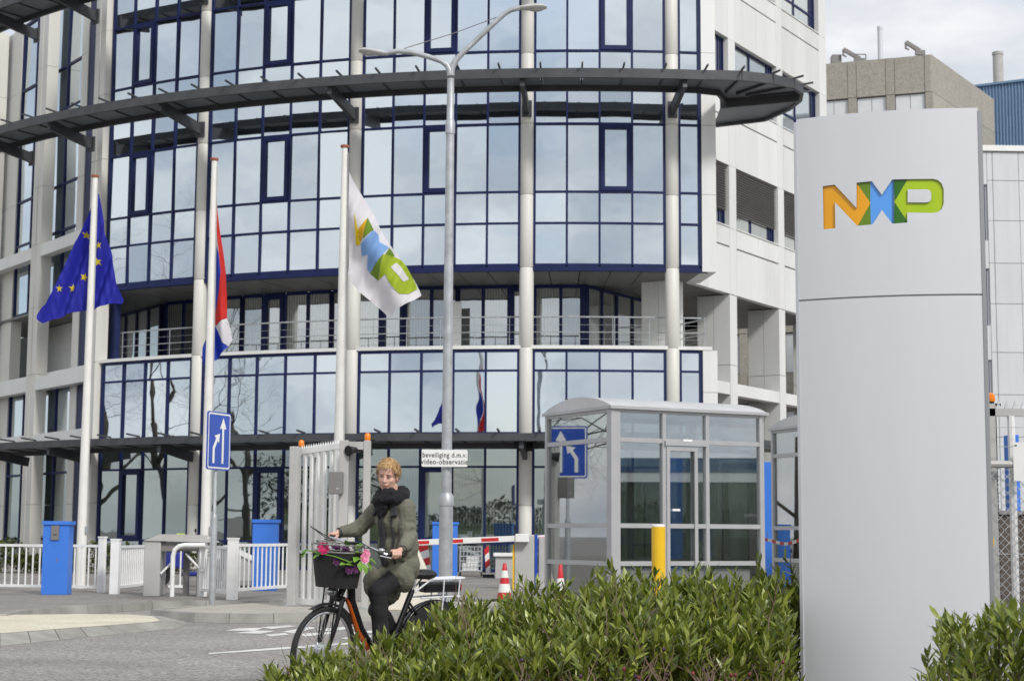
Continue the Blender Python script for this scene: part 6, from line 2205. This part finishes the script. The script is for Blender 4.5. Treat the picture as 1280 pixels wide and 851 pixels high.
# face details
m = MB()
for s in (-1, 1):
    m.ell(hp(0.0805, 0.031 * s, 0.003), (0.009, 0.0135, 0.0036), 12, 8, R3)
m.build('eye', mat('eye_white', (0.55, 0.52, 0.50), 0.3), per, True)
m = MB()
for s in (-1, 1):
    m.ell(hp(0.0885, 0.0305 * s, 0.0028), (0.0028, 0.0042, 0.0033), 10, 6, R3)
m.build('iris', mat('grey_blue_iris', (0.05, 0.07, 0.09), 0.2), per, True)
m = MB()
for s in (-1, 1):
    m.tube([hp(0.083, 0.014 * s, 0.007), hp(0.0895, 0.026 * s, 0.0098), hp(0.086, 0.038 * s, 0.0085), hp(0.075, 0.048 * s, 0.003)], [0.0022, 0.0032, 0.0032, 0.0018], 6)
m.build('eyelid', mat('brown_lash', (0.22, 0.12, 0.085), 0.6), per, True)  # lash line in a darker brown than the skin
m = MB()
for s in (-1, 1):
    m.tube([hp(0.086, 0.012 * s, 0.0215), hp(0.090, 0.026 * s, 0.027), hp(0.083, 0.041 * s, 0.025), hp(0.070, 0.052 * s, 0.017)], [0.003, 0.0042, 0.0036, 0.0018], 6)
m.build('eyebrow', mat('sandy_eyebrow', (0.27, 0.14, 0.06), 0.8), per, True)
m = MB()
m.tube([hp(0.080, -0.026, -0.069), hp(0.0925, -0.012, -0.0655), hp(0.095, 0, -0.0668), hp(0.0925, 0.012, -0.0655), hp(0.080, 0.026, -0.069)], [0.0018, 0.0036, 0.004, 0.0036, 0.0018], 6)
m.build('mouth', mat('lips', (0.36, 0.12, 0.10), 0.5), per, True)
# hair: cap of hair plus many short swept tufts
def head_pt(az, el, k=1.0):
    ca, sa = math.cos(az), math.sin(az)
    return Vector((-0.012 + 0.100 * k * math.cos(el) * ca, 0.080 * k * math.cos(el) * sa, 0.03 + 0.096 * k * math.sin(el)))
def hair_ok(az, el):
    f = abs((az + math.pi) % (2 * math.pi) - math.pi)       # 0 = face
    if f < rad(42): return el > rad(34)
    if f < rad(75): return el > rad(34 - (math.degrees(f) - 42) * 1.0)
    if f < rad(100): return el > rad(-6)
    return el > rad(-38)
m = MB()
n_az, n_el = 48, 24
grid = {}
vs, fs = [], []
for i in range(n_az):
    for j in range(n_el + 1):
        az, el = 2 * math.pi * i / n_az, rad(-42 + 132 * j / n_el)
        ok = hair_ok(az, el)
        k = 1.11 + 0.05 * max(0, math.sin(el)) if ok else 0.94
        p = head_pt(az, el, k)
        if ok: p += Vector((random.uniform(-1, 1), random.uniform(-1, 1), random.uniform(-1, 1))) * 0.002
        grid[i, j] = len(vs)
        vs.append(MH @ p)
for i in range(n_az):
    for j in range(n_el):
        fs.append((grid[i, j], grid[(i + 1) % n_az, j], grid[(i + 1) % n_az, j + 1], grid[i, j + 1]))
m.add(vs, fs)
hair = m.build('hair', M_HAIR, per, True, sharp=0)
rng = random.Random(3)
m = MB()
cnt = 0
while cnt < 900:
    az, el = rng.uniform(0, 2 * math.pi), math.asin(rng.uniform(-0.65, 1))
    if not hair_ok(az, el): continue
    cnt += 1
    p = head_pt(az, el, 1.08)
    nrm = Vector((math.cos(el) * math.cos(az), math.cos(el) * math.sin(az), math.sin(el)))
    # hair is swept from the crown forward and to her right, down at the sides and back
    crown_ = Vector((-0.05, 0.02, 0.14))
    flow = (p - crown_)
    flow = (flow - nrm * flow.dot(nrm))
    flow = flow.normalized() if flow.length > 1e-4 else Vector((1, 0, 0))
    flow = (flow + Vector((0.25, -0.35, 0)) * max(0, nrm.z) + Vector((rng.uniform(-.3, .3), rng.uniform(-.3, .3), rng.uniform(-.2, .2))))
    flow.normalize()
    s = nrm.cross(flow).normalized()
    ln, wd = rng.uniform(0.028, 0.055), rng.uniform(0.0025, 0.0045)
    lift = rng.uniform(0.006, 0.020)
    q = [p - s * wd, p + s * wd, p + flow * ln * .5 + nrm * lift + s * wd, p + flow * ln * .5 + nrm * lift - s * wd, p + flow * ln + nrm * lift * rng.uniform(0.4, 1.2)]
    m.add([MH @ v for v in q], [(0, 1, 2, 3), (3, 2, 4)])
m.build('hair_tufts', leaf_mat('hair_tuft_blond', (0.42, 0.25, 0.10), (0.88, 0.66, 0.36), trans=0.15, rough=0.45), hair, recalc=False)
# trousers
b = MB()
b.ell((0.345, 0, 0.985), (0.095, 0.135, 0.10), 20, 12)
for hi, kn, an in ((HIP_L, KN_L, AN_L), (HIP_R, KN_R, AN_R)):
    b.cap(hi + Vector((0.04, -0.012 if hi.y > 0 else 0.012, -0.01)), kn, 0.088, 0.078)
    b.cap(kn + Vector((0.0, 0, 0.0)), kn.lerp(an, 0.35) - Vector((0.012, 0, 0)), 0.074, 0.068)
    b.cap(kn.lerp(an, 0.3), an + Vector((0.0, 0, -0.01)), 0.068, 0.070)
fused('trousers', b, M_TROU, 0.009, per, 4, (0.018, 0.10))
# shoes
for an, pd in ((AN_L, Vector((0.645, 0.135, 0.285))), (AN_R, Vector((0.315, -0.135, 0.325)))):
    b = MB()
    heel = an + Vector((-0.03, 0, -0.07))
    toe = Vector((pd.x + 0.07, pd.y, pd.z + 0.02))
    b.cap(heel, toe, 0.038, 0.032)
    b.cap(an, heel, 0.045, 0.038)
    b.box(min(heel.x, toe.x) - 0.03, toe.x + 0.03, pd.y - 0.036, pd.y + 0.036, pd.z - 0.008, pd.z + 0.018)
    fused('shoe', b, M_BLACK, 0.008, per, 3)
# parka
b = MB()
b.ell((0.455, 0, 1.36), (0.145, 0.190, 0.165), 24, 14)
b.ell((0.415, 0, 1.15), (0.155, 0.190, 0.20), 24, 14)
b.ell((0.385, 0, 1.00), (0.145, 0.190, 0.17), 24, 14)
b.cap((0.40, 0, 1.16), (0.46, 0, 1.38), 0.145, 0.135)
b.cap((0.475, 0.105, 1.465), (0.485, -0.105, 1.465), 0.072, 0.072)
b.cap((0.48, 0, 1.44), (0.49, 0, 1.53), 0.10, 0.085)
for hi, kn, f in ((HIP_L, KN_L, 0.36), (HIP_R, KN_R, 0.60)):
    b.cap(hi + Vector((0.06, -0.01 if hi.y > 0 else 0.01, 0)), hi.lerp(kn, f), 0.100, 0.115)
    b.ell(hi.lerp(kn, f * 0.75) - Vector((0, 0, 0.05)), (0.09, 0.12, 0.10), 14, 10)
b.ell((0.50, -0.02, 0.89), (0.085, 0.14, 0.11), 14, 10)
b.ell((0.60, -0.08, 0.86), (0.06, 0.09, 0.13), 14, 10)
for sh, el, ha in ((SH_L, EL_L, HA_L), (SH_R, EL_R, HA_R)):
    wr = ha + (el - ha).normalized() * 0.02
    b.cap(sh, el, 0.076, 0.066)
    b.cap(el, wr, 0.066, 0.047)
    dd_ = (ha - el).normalized()
    for k, f in enumerate((0.15, 0.34, 0.55, 0.75)):
        c_ = el.lerp(wr, f)
        rr_ = 0.070 - 0.022 * f
        b.cap(c_ - dd_ * 0.004, c_ + dd_ * 0.004, rr_, rr_)
    du = (el - sh).normalized()
    for f in (0.45, 0.68, 0.9):
        c_ = sh.lerp(el, f)
        b.cap(c_ - du * 0.004, c_ + du * 0.004, 0.079 - 0.008 * f, 0.079 - 0.008 * f)
parka = fused('parka', b, M_PARKA, 0.0075, per, 2, (0.020, 0.055))
def front_strip(name, y0, w2, z0, z1, m_, lift=0.004, n=14):
    """a band of cloth that follows the front of the parka"""
    pts = []
    for k in range(n + 1):
        z = z0 + (z1 - z0) * k / n
        # front surface of the stacked ellipsoids
        best = -1
        for c_, r_ in (((0.455, 1.36), (0.145, 0.190, 0.165)), ((0.415, 1.15), (0.155, 0.190, 0.20)), ((0.385, 1.00), (0.145, 0.190, 0.17))):
            q = 1 - ((z - c_[1]) / r_[2]) ** 2 - (y0 / r_[1]) ** 2
            if q > 0: best = max(best, c_[0] + r_[0] * math.sqrt(q))
        t_ = (z - 1.16) / 0.22
        if 0 <= t_ <= 1: best = max(best, 0.40 + 0.06 * t_ + math.sqrt(max(0, (0.145 - 0.010 * t_) ** 2 - y0 * y0)))
        if z > 1.45: best = max(best, 0.585)
        pts.append((best, z))
    # smooth
    for _ in range(3): pts = [pts[0]] + [((pts[i - 1][0] + pts[i][0] * 2 + pts[i + 1][0]) / 4, pts[i][1]) for i in range(1, len(pts) - 1)] + [pts[-1]]
    mb_ = MB()
    for (xa, za), (xb, zb_) in zip(pts[:-1], pts[1:]):
        mb_.beam((xa + lift, y0, za - 0.002), (xb + lift, y0, zb_ + 0.002), w2, 0.024, (1, 0, 0))
    return mb_.build(name, m_, parka, True)
front_strip('zip_placket', 0.0, 0.055, 1.0, 1.47, M_PARKAD, 0.008)
front_strip('seam_piping', 0.105, 0.007, 0.98, 1.40, M_PARKAD, 0.006)
for s in (1, -1):
    m = MB()
    m.beam((0.503, 0.085 * s, 1.075), (0.462, 0.165 * s, 1.055), 0.05, 0.03, (0, 0, 1))
    m.build('pocket_flap', M_PARKA, parka, bevel=0.008)
for s in (1, -1):
    m = MB()
    c0 = Vector((0.40 + 0.075, 0.125 * s, 1.50))
    m.beam((0.545, 0.095 * s, 1.515), (0.577, 0.138 * s, 1.40), 0.05, 0.03, (1, 0.2 * s, 0))
    m.build('shoulder_trim', M_PARKAD, parka)
for wr, el in ((HA_L, EL_L), (HA_R, EL_R)):
    u = (wr - el).normalized()
    m = MB(); m.tube([wr - u * 0.012, wr + u * 0.012], 0.042, 14); m.build('cuff', M_PARKAD, parka, True)
# scarf: two thick loops with a hanging fold
b = MB()
n = 22
for zc, rx, ry, rt, tl_ in ((1.582, 0.082, 0.100, 0.043, 0.16), (1.545, 0.102, 0.118, 0.046, 0.24)):
    pts = []
    for k in range(n):
        a = 2 * math.pi * k / n
        pts.append(Vector((0.515 + rx * math.cos(a), 0.008 + ry * math.sin(a), zc - tl_ * rx * math.cos(a) + 0.012 * math.sin(3 * a))))
    b.tube(pts, [rt * (1 + 0.12 * math.sin(2.3 * k + zc * 40)) for k in range(n)], 10, True)
b.ell((0.60, -0.005, 1.47), (0.045, 0.075, 0.085), 16, 10)
b.ell((0.60, 0.0, 1.42), (0.035, 0.045, 0.06), 16, 10)
fused('scarf', b, M_SCARF, 0.007, per, 3, (0.022, 0.035))
# ================================================================ shrubs
M_LEAF = leaf_mat('laurel_leaf', (0.078, 0.112, 0.011), (0.40, 0.45, 0.075), trans=0.25, rough=0.33)
M_LEAF_O = leaf_mat('laurel_leaf_single', (0.070, 0.105, 0.010), (0.36, 0.42, 0.075), per_object=True, trans=0.25, rough=0.33)
M_STEM = mat('green_brown_stem', (0.10, 0.085, 0.04), 0.8, var=0.2)
M_TWIG = mat('dry_brown_twig', (0.20, 0.14, 0.10), 0.85, var=0.25, scale=20)
M_HIP = mat('dull_red_hip', (0.17, 0.025, 0.025), 0.5, var=0.3)
M_HIPD = mat('dark_purple_berry', (0.05, 0.015, 0.04), 0.45, var=0.3)
rp_ = random.Random(11)
def leaf_verts(p, d, up, ln, wd, curl, fold=0.22):
    """8 triangle leaf along d: folded along the midrib and curled towards the tip"""
    d = d.normalized()
    s = d.cross(up)
    s = s.normalized() if s.length > 1e-4 else d.orthogonal().normalized()
    n = s.cross(d).normalized()
    st = [(0.0, 0.0), (0.30, 0.85), (0.62, 0.95), (1.0, 0.0)]
    def mid(t): return p + d * (ln * t) + n * (-curl * ln * t * t)
    v = [mid(0)]
    for t, w_ in st[1:3]:
        c = mid(t)
        v += [c + s * (wd / 2 * w_) + n * (fold * wd / 2 * w_), c, c - s * (wd / 2 * w_) + n * (fold * wd / 2 * w_)]
    v.append(mid(1.0))
    f = [(0, 1, 2), (0, 2, 3), (1, 4, 5, 2), (2, 5, 6, 3), (4, 7, 5), (5, 7, 6)]
    return v, f
lv, lf = leaf_verts(Vector((0, 0, 0)), Vector((0, 1, 0)), Vector((0, 0, 1)), 1.0, 0.26, 0.12)
LEAF_MES = []
for wd, cu in ((0.27, 0.10), (0.24, 0.20), (0.30, 0.05), (0.25, -0.06)):
    q = MB()
    q.add(*leaf_verts(Vector((0, 0, 0)), Vector((0, 1, 0)), Vector((0, 0, 1)), 1.0, wd, cu))
    LEAF_MES.append(q.mesh('leaf', M_LEAF_O, True, sharp=0, recalc=False))
def shoot(base, d, ln, n, leaf_len, leaves, stems, rs=rp_, spread=0.95):
    """one upright shoot with leaves whorled along its upper part"""
    d = d.normalized()
    side = d.orthogonal().normalized()
    bend = Vector((rs.uniform(-1, 1), rs.uniform(-1, 1), 0)) * 0.12
    tip = base + d * ln + bend * ln
    mid_ = base + d * ln * 0.5
    stems.append((base, mid_, tip))
    for k in range(n):
        t = 0.30 + 0.70 * (k + rs.random() * 0.6) / n
        p = base.lerp(mid_, t * 2) if t < 0.5 else mid_.lerp(tip, t * 2 - 1)
        a = k * 2.4 + rs.uniform(-0.4, 0.4)
        radial = (side * math.cos(a) + d.cross(side) * math.sin(a))
        up_amt = 0.35 + 0.9 * t + rs.uniform(-0.25, 0.3)
        dirn = (radial * spread * (1.15 - 0.55 * t) + d * up_amt).normalized()
        l = leaf_len * rs.uniform(0.5, 1.2) * (1.0 - 0.25 * max(0, t - 0.8) / 0.2)
        leaves.append((p, dirn, d, l, l * rs.uniform(0.21, 0.31), rs.uniform(-0.1, 0.28)))
def make_shrub(root, leaves, stems, n_single, key):
    """the leaves that show largest become parts, the rest one mass"""
    leaves.sort(key=key)
    Mi = WM[root.name].inverted()
    for p, d, up, ln, wd, cu in leaves[:n_single]:
        d = d.normalized()
        s = d.cross(up)
        s = s.normalized() if s.length > 1e-4 else d.orthogonal().normalized()
        n = s.cross(d).normalized()
        R_ = Matrix((s, d, n)).transposed().to_4x4()
        M = Matrix.Translation(p) @ R_ @ Matrix.Scale(ln, 4)
        inst('leaf', LEAF_MES[rp_.randrange(4)], root, M, world=True)
    b = MB()
    for L_ in leaves[n_single:]:
        b.add(*leaf_verts(*L_))
    tag(b.build('foliage', M_LEAF, root, True, True, sharp=0, recalc=False), kind='stuff')
    b = MB()
    for s_ in stems:
        b.tube([s_[0], s_[1], s_[2]], [0.006, 0.0045, 0.0025], 4)
    tag(b.build('stems', M_STEM, root, True, True, sharp=0, recalc=False), kind='stuff')

# ---- long hedge between the road and the pylon; its top line follows the photograph
TOP = [(325, 870), (338, 846), (345, 806), (353, 818), (376, 828), (392, 808), (402, 790), (415, 804), (440, 814), (456, 802), (470, 778), (490, 782), (507, 772), (535, 765), (555, 745), (568, 735), (590, 728), (605, 748), (640, 748), (655, 722), (685, 727), (715, 722), (747, 712), (772, 698), (790, 716), (815, 702), (845, 716), (875, 704), (905, 716), (940, 700), (957, 697), (985, 705), (1010, 700), (1060, 700)]
def top_y(x):
    for (x0, y0), (x1, y1) in zip(TOP[:-1], TOP[1:]):
        if x0 <= x <= x1: return y0 + (y1 - y0) * (x - x0) / (x1 - x0)
    return 850
hedge = thing('hedge', 'broad evergreen laurel hedge with upright shoots in front of the cyclist and booth', 'hedge', (0, 11.6, 0.006))
leaves, stems = [], []
for i in range(2400):
    px = 344 + (1080 - 344) * rp_.random()
    dep = rp_.random() ** 0.8
    Y = 12.25 - 1.75 * (1 - dep) if px < 560 else 12.6 - 2.3 * (1 - dep)
    # crest height at this place, a little lower towards the viewer
    crest = at(px, top_y(px) + 9, 12.2)
    X = crest.x * Y / 12.2
    zc = max(0.10, crest.z) * (0.66 + 0.34 * dep) 
    tip_z = zc * (1 - 0.50 * rp_.random() ** 1.5) + rp_.uniform(-0.06, 0.05) + (rp_.uniform(0.05, 0.14) if dep > 0.8 and rp_.random() < 0.10 and px > 480 else 0)
    if px < 420: tip_z = min(tip_z, zc)
    ln = min(tip_z * 0.9, rp_.uniform(0.28, 0.5))
    if ln < 0.08: continue
    d = Vector((rp_.uniform(-.5, .5), rp_.uniform(-.5, .3), 1))
    base = Vector((X, Y, tip_z - ln * 0.97))
    tipx = (base + d.normalized() * ln)
    if tipx.y < 11.95 and 640 + 2100 * tipx.x / tipx.y > 985: continue
    shoot(base, d, ln, int(9 + ln * 16), 0.122, leaves, stems)
leaves = [L_ for L_ in leaves if not (L_[0].y < 11.98 and L_[0].x + 0.03 > 1.90)]
stems = [s_ for s_ in stems if not any(p.y < 12.0 and p.x > 1.84 for p in s_)]
def big_first(L_):
    p = L_[0]
    return p.y / max(0.05, L_[3]) - 60 * (p.z / (0.45 + 0.12 * (p.x + 1.5)))
make_shrub(hedge, leaves, stems, 300, big_first)
# ---- bush right of the pylon, close to the camera
bush = thing('bush', 'laurel bush with long pointed leaves at the lower right before the pylon', 'bush', (2.45, 7.9, 0.006))
leaves, stems = [], []
TOPB = [(1140, 860), (1150, 800), (1165, 760), (1180, 762), (1195, 745), (1205, 768), (1230, 752), (1250, 742), (1280, 742), (1330, 735), (1500, 740)]
def top_b(x):
    for (x0, y0), (x1, y1) in zip(TOPB[:-1], TOPB[1:]):
        if x0 <= x <= x1: return y0 + (y1 - y0) * (x - x0) / (x1 - x0)
    return 860
for i in range(200):
    px = 1152 + 260 * rp_.random()
    Y = 8.4 - 1.3 * rp_.random()
    crest = at(px, top_b(px) + 14, 7.9)
    X = crest.x * Y / 7.9
    tip_z = crest.z * (1 - 0.5 * rp_.random() ** 1.6)
    ln = min(tip_z * 0.85, rp_.uniform(0.22, 0.42))
    d = Vector((rp_.uniform(-.35, .25) - (0.35 if px < 1200 else 0), rp_.uniform(-.35, .2), 1))
    base = Vector((X, Y, 0)) + Vector((0, 0, tip_z)) - d.normalized() * ln
    shoot(base, d, ln, int(8 + ln * 26), 0.10, leaves, stems)
make_shrub(bush, leaves, stems, 300, lambda L_: L_[0].y / max(0.03, L_[3]) - 70 * L_[0].z)
# ---- bare brown rose stems with hips in front of the hedge
def rose(label, px0, px1, ybase, n, seed, hmax):
    rr_ = random.Random(seed)
    c = at((px0 + px1) / 2, 851, 10.2)
    t = thing('rose_bush', label, 'rose bush', (c.x, 10.2, 0.006), 0, 'bare rose stems in front of the hedge')
    hips = []
    made = 0
    for i in range(n):
        px = rr_.uniform(px0, px1)
        Y = rr_.uniform(9.7, 10.6)
        b0 = Vector((at(px, 851, Y).x, Y, rr_.uniform(0.0, 0.15)))
        p = b0
        d = Vector((rr_.uniform(-.5, .5), rr_.uniform(-.3, .3), 1)).normalized()
        pts = [p]
        for k in range(5):
            d = (d + Vector((rr_.uniform(-.45, .45), rr_.uniform(-.35, .25), rr_.uniform(-.25, .2)))).normalized()
            p = p + d * rr_.uniform(0.07, hmax / 5)
            pts.append(p)
        m = MB()
        m.tube(pts, [0.0065, 0.0055, 0.005, 0.004, 0.003, 0.002], 5)
        for q in range(2, 5):
            e = (d + Vector((rr_.uniform(-1, 1), rr_.uniform(-.6, .4), rr_.uniform(-.2, .7)))).normalized()
            p2 = pts[q] + e * rr_.uniform(0.05, 0.13)
            p3 = p2 + (e + Vector((rr_.uniform(-.5, .5), 0, .2))).normalized() * rr_.uniform(0.04, 0.09)
            m.tube([pts[q], p2, p3], [0.0035, 0.0028, 0.0016], 4)
            hips.append(p3)
        hips.append(pts[-1])
        m.build('stem', M_TWIG, t, True, True)
    for p in hips:
        if rr_.random() < 0.20:
            m = MB(); m.ell(p, (0.011, 0.011, 0.014), 8, 6); m.build('rose_hip', M_HIP if rr_.random() < 0.5 else M_HIPD, t, True, True)
rose('bare brown rose stems with few hips before the hedge, below the orange cones', 640, 770, 851, 20, 5, 0.50)
rose('bare brown rose stems before the hedge, below the glass booth', 770, 900, 851, 22, 6, 0.55)
rose('bare brown rose stems before the hedge, next to the pylon', 890, 960, 851, 13, 8, 0.42)
rose('low bare rose stems at the left foot of the hedge, below the front wheel', 335, 420, 851, 5, 9, 0.30)
# ---- low planting along the foot of the building
M_LOW = leaf_mat('low_hedge_leaf', (0.05, 0.07, 0.012), (0.17, 0.19, 0.05), trans=0.25, rough=0.5)
lh = thing('low_hedge', 'low yellow green planting along the foot of the building behind the railing', 'hedge', (-13, 47, ZP))
b = MB()
for i in range(5200):
    x = rp_.uniform(-19, -8.8)
    y = rp_.uniform(46.4, 48.0)
    hh = 0.55 + 0.25 * math.sin(x * 2.1) + 0.12 * math.sin(x * 5.3 + 1)
    z = ZP + hh * rp_.random() ** 0.7
    d = Vector((rp_.uniform(-1, 1), rp_.uniform(-1, 0.5), rp_.uniform(0.1, 1.2)))
    b.add(*leaf_verts(Vector((x, y, z)), d, Vector((0, 0, 1)), rp_.uniform(0.12, 0.2), rp_.uniform(0.05, 0.09), 0.2))
tag(b.build('foliage', M_LOW, lh, True, True, sharp=0, recalc=False), kind='stuff')
b = MB()
for i in range(60):
    x, y = rp_.uniform(-19, -8.8), rp_.uniform(46.5, 47.9)
    b.tube([(x, y, ZP), (x + rp_.uniform(-.1, .1), y, ZP + 0.5)], 0.012, 4)
tag(b.build('stems', M_STEM, lh, False, True, recalc=False), kind='stuff')

# ================================================================ what stands behind the camera and beside the road: seen mirrored in the glass
M_BARK = mat('dark_bark', (0.055, 0.045, 0.035), 0.9, var=0.25, bump=0.4, bscale=20)
def bare_tree(label, x, y, h, seed, evergreen=False):
    rr_ = random.Random(seed)
    t = thing('bare_tree', label, 'tree', (x, y, 0), 0, 'bare winter trees across the road')
    tr, tw = MB(), MB()
    def grow(p, d, ln, r, lvl, mb):
        n = 3
        pts, rs = [p], [r]
        for k in range(n):
            d = (d + Vector((rr_.uniform(-1, 1), rr_.uniform(-1, 1), rr_.uniform(-.3, .6))) * (0.13 + 0.05 * lvl)).normalized()
            p = p + d * (ln / n)
            pts.append(p)
            rs.append(r * (1 - 0.42 * (k + 1) / n))
        mb.tube(pts, rs, 6 if lvl < 2 else 3)
        if lvl >= 6: return
        kids = 3 if lvl < 3 else (4 if lvl < 5 else 2)
        for k in range(kids):
            a = rr_.uniform(0, 2 * math.pi)
            o = d.orthogonal().normalized()
            o = (o * math.cos(a) + d.cross(o) * math.sin(a))
            q = pts[rr_.choice((2, 3, 3))] if lvl else pts[rr_.choice((1, 2, 3))]
            grow(q, (d * rr_.uniform(0.5, 1.0) + o * rr_.uniform(0.5, 0.95)).normalized(), ln * rr_.uniform(0.62, 0.8), rs[-1] * rr_.uniform(0.6, 0.8), lvl + 1, tw)
    grow(Vector((x, y, 0)), Vector((0, 0, 1)), h * 0.32, h * 0.014, 0, tr)
    tr.build('trunk', M_BARK, t, True, True, sharp=0, recalc=False)
    tw.build('crown', M_BARK, t, True, True, sharp=0, recalc=False)
for i, (x, y, h) in enumerate(((-30, 47, 19), (-37, 52, 21), (-34, 40, 17), (-44, 62, 20), (-40, 30, 18))):
    bare_tree(('tall bare winter tree nearest the left wing', 'large bare tree farther left of the left wing', 'bare winter tree left of the road, before the turnstile', 'bare winter tree farthest beyond the left wing', 'bare winter tree by the road on the far left')[i], x, y, h, 40 + i)
for i, (x, y, h) in enumerate(((24, -40, 15), (-22, -26, 15))):
    bare_tree(('bare tree behind the viewer on the right', 'bare tree behind the viewer on the left bank')[i], x, y, h, 60 + i)
M_BANK = ground_mat('grass_bank', (0.07, 0.085, 0.03), 0.25, 0.3, 0.5)
b = MB()
n = 60
vs, fs = [], []
for k in range(n + 1):
    u = k / n
    ang = rad(165 + 140 * u)
    hb = 1.0 if u > 0.35 else 2.0
    for rad_, z in ((34, 0.0), (37, hb * 0.6 + 0.2 * math.sin(k * 1.3)), (40, hb + 0.2 * math.sin(k * 0.7)), (60, hb + 0.1)):
        vs.append((rad_ * math.cos(ang) * 1.25, 8 + rad_ * math.sin(ang), z))
for k in range(n):
    for i in range(3): fs.append((4 * k + i, 4 * k + i + 1, 4 * k + 5 + i, 4 * k + 4 + i))
b.add(vs, fs)
tag(b.build('grass_bank', M_BANK, None, True, sharp=0), kind='structure')
M_WOOD = leaf_mat('far_scrub', (0.025, 0.03, 0.012), (0.10, 0.10, 0.05), trans=0.1, rough=0.7)
b = MB()
for i in range(26000):
    u = rp_.random()
    ang = rad(165 + 140 * u)
    rr_ = rp_.uniform(38, 46)
    z = (0.9 + (1.5 + 0.7 * math.sin(u * 40) * math.sin(u * 17 + 1)) * rp_.random() ** 0.8) * (1.0 if u > 0.35 else 1.9)
    d = Vector((rp_.uniform(-1, 1), rp_.uniform(-1, 1), rp_.uniform(-.2, 1)))
    b.add(*leaf_verts(Vector((rr_ * math.cos(ang) * 1.25, 8 + rr_ * math.sin(ang), z)), d, Vector((0, 0, 1)), rp_.uniform(0.25, 0.55), rp_.uniform(0.1, 0.22), 0.2))
o = b.build('scrub_woodland', M_WOOD, None, True, sharp=0, recalc=False)
tag(o, 'belt of dark scrub woodland on the grass bank, mirrored in the ground floor glass', 'woodland', kind='stuff')
# dry brown sprigs standing in the hedge
dry = random.Random(21)
for i in range(46):
    px = dry.uniform(360, 985)
    Y = dry.uniform(10.5, 11.9)
    c = at(px, top_y(px) + dry.uniform(10, 70), Y)
    if c.z < 0.2: continue
    m = MB()
    p = Vector((c.x, c.y, max(0.02, c.z - 0.35)))
    d = Vector((dry.uniform(-.3, .3), dry.uniform(-.3, .1), 1)).normalized()
    pts = [p]
    for k in range(4):
        d = (d + Vector((dry.uniform(-.3, .3), dry.uniform(-.3, .2), 0))).normalized()
        p = p + d * 0.10
        pts.append(p)
    m.tube(pts, [0.005, 0.0045, 0.004, 0.003, 0.0018], 5)
    for q in (2, 3, 4):
        e = (d + Vector((dry.uniform(-1, 1), dry.uniform(-.6, .4), 0.3))).normalized()
        m.tube([pts[q], pts[q] + e * 0.06, pts[q] + e * 0.10 + Vector((0, 0, 0.02))], [0.003, 0.0024, 0.0012], 4)
    m.build('dry_twig', M_TWIG, hedge, True, True)
# low hall across the road to the right, seen mirrored in the booth: green clad wall, white sign band, blue fascia
sh = thing('low_hall', 'low hall with a blue fascia and dark green wall across the road', 'building', (39.5, 1.5, 0), rad(-120))
M_HW = mat('dark_green_cladding', (0.045, 0.055, 0.022), 0.7, var=0.25, streak=True)
for k in range(40):
    q = MB()
    q.box(-20 + k, -19.06 + k, 0.0 + 0.05 * (k % 2), 0.4, 0.0, 3.30)
    q.build('wall_panel', M_HW, sh)
q = MB(); q.box(-20, 20, 0.45, 14, 0, 4.2); q.build('hall_body', M_MIDG, sh)
q = MB(); q.box(-20.1, 20.1, -0.15, 0.4, 3.32, 3.68); q.build('sign_band', M_SIGNW, sh)
q = MB(); q.box(-4, 20.1, -0.2, 0.4, 3.70, 4.25); q.build('fascia', mat('dull_blue_fascia', (0.03, 0.085, 0.19), 0.6, var=0.1), sh)
q = MB(); q.box(-20.1, -4.02, -0.2, 0.4, 3.70, 4.25); q.build('fascia', mat('brown_fascia', (0.10, 0.065, 0.05), 0.7), sh)
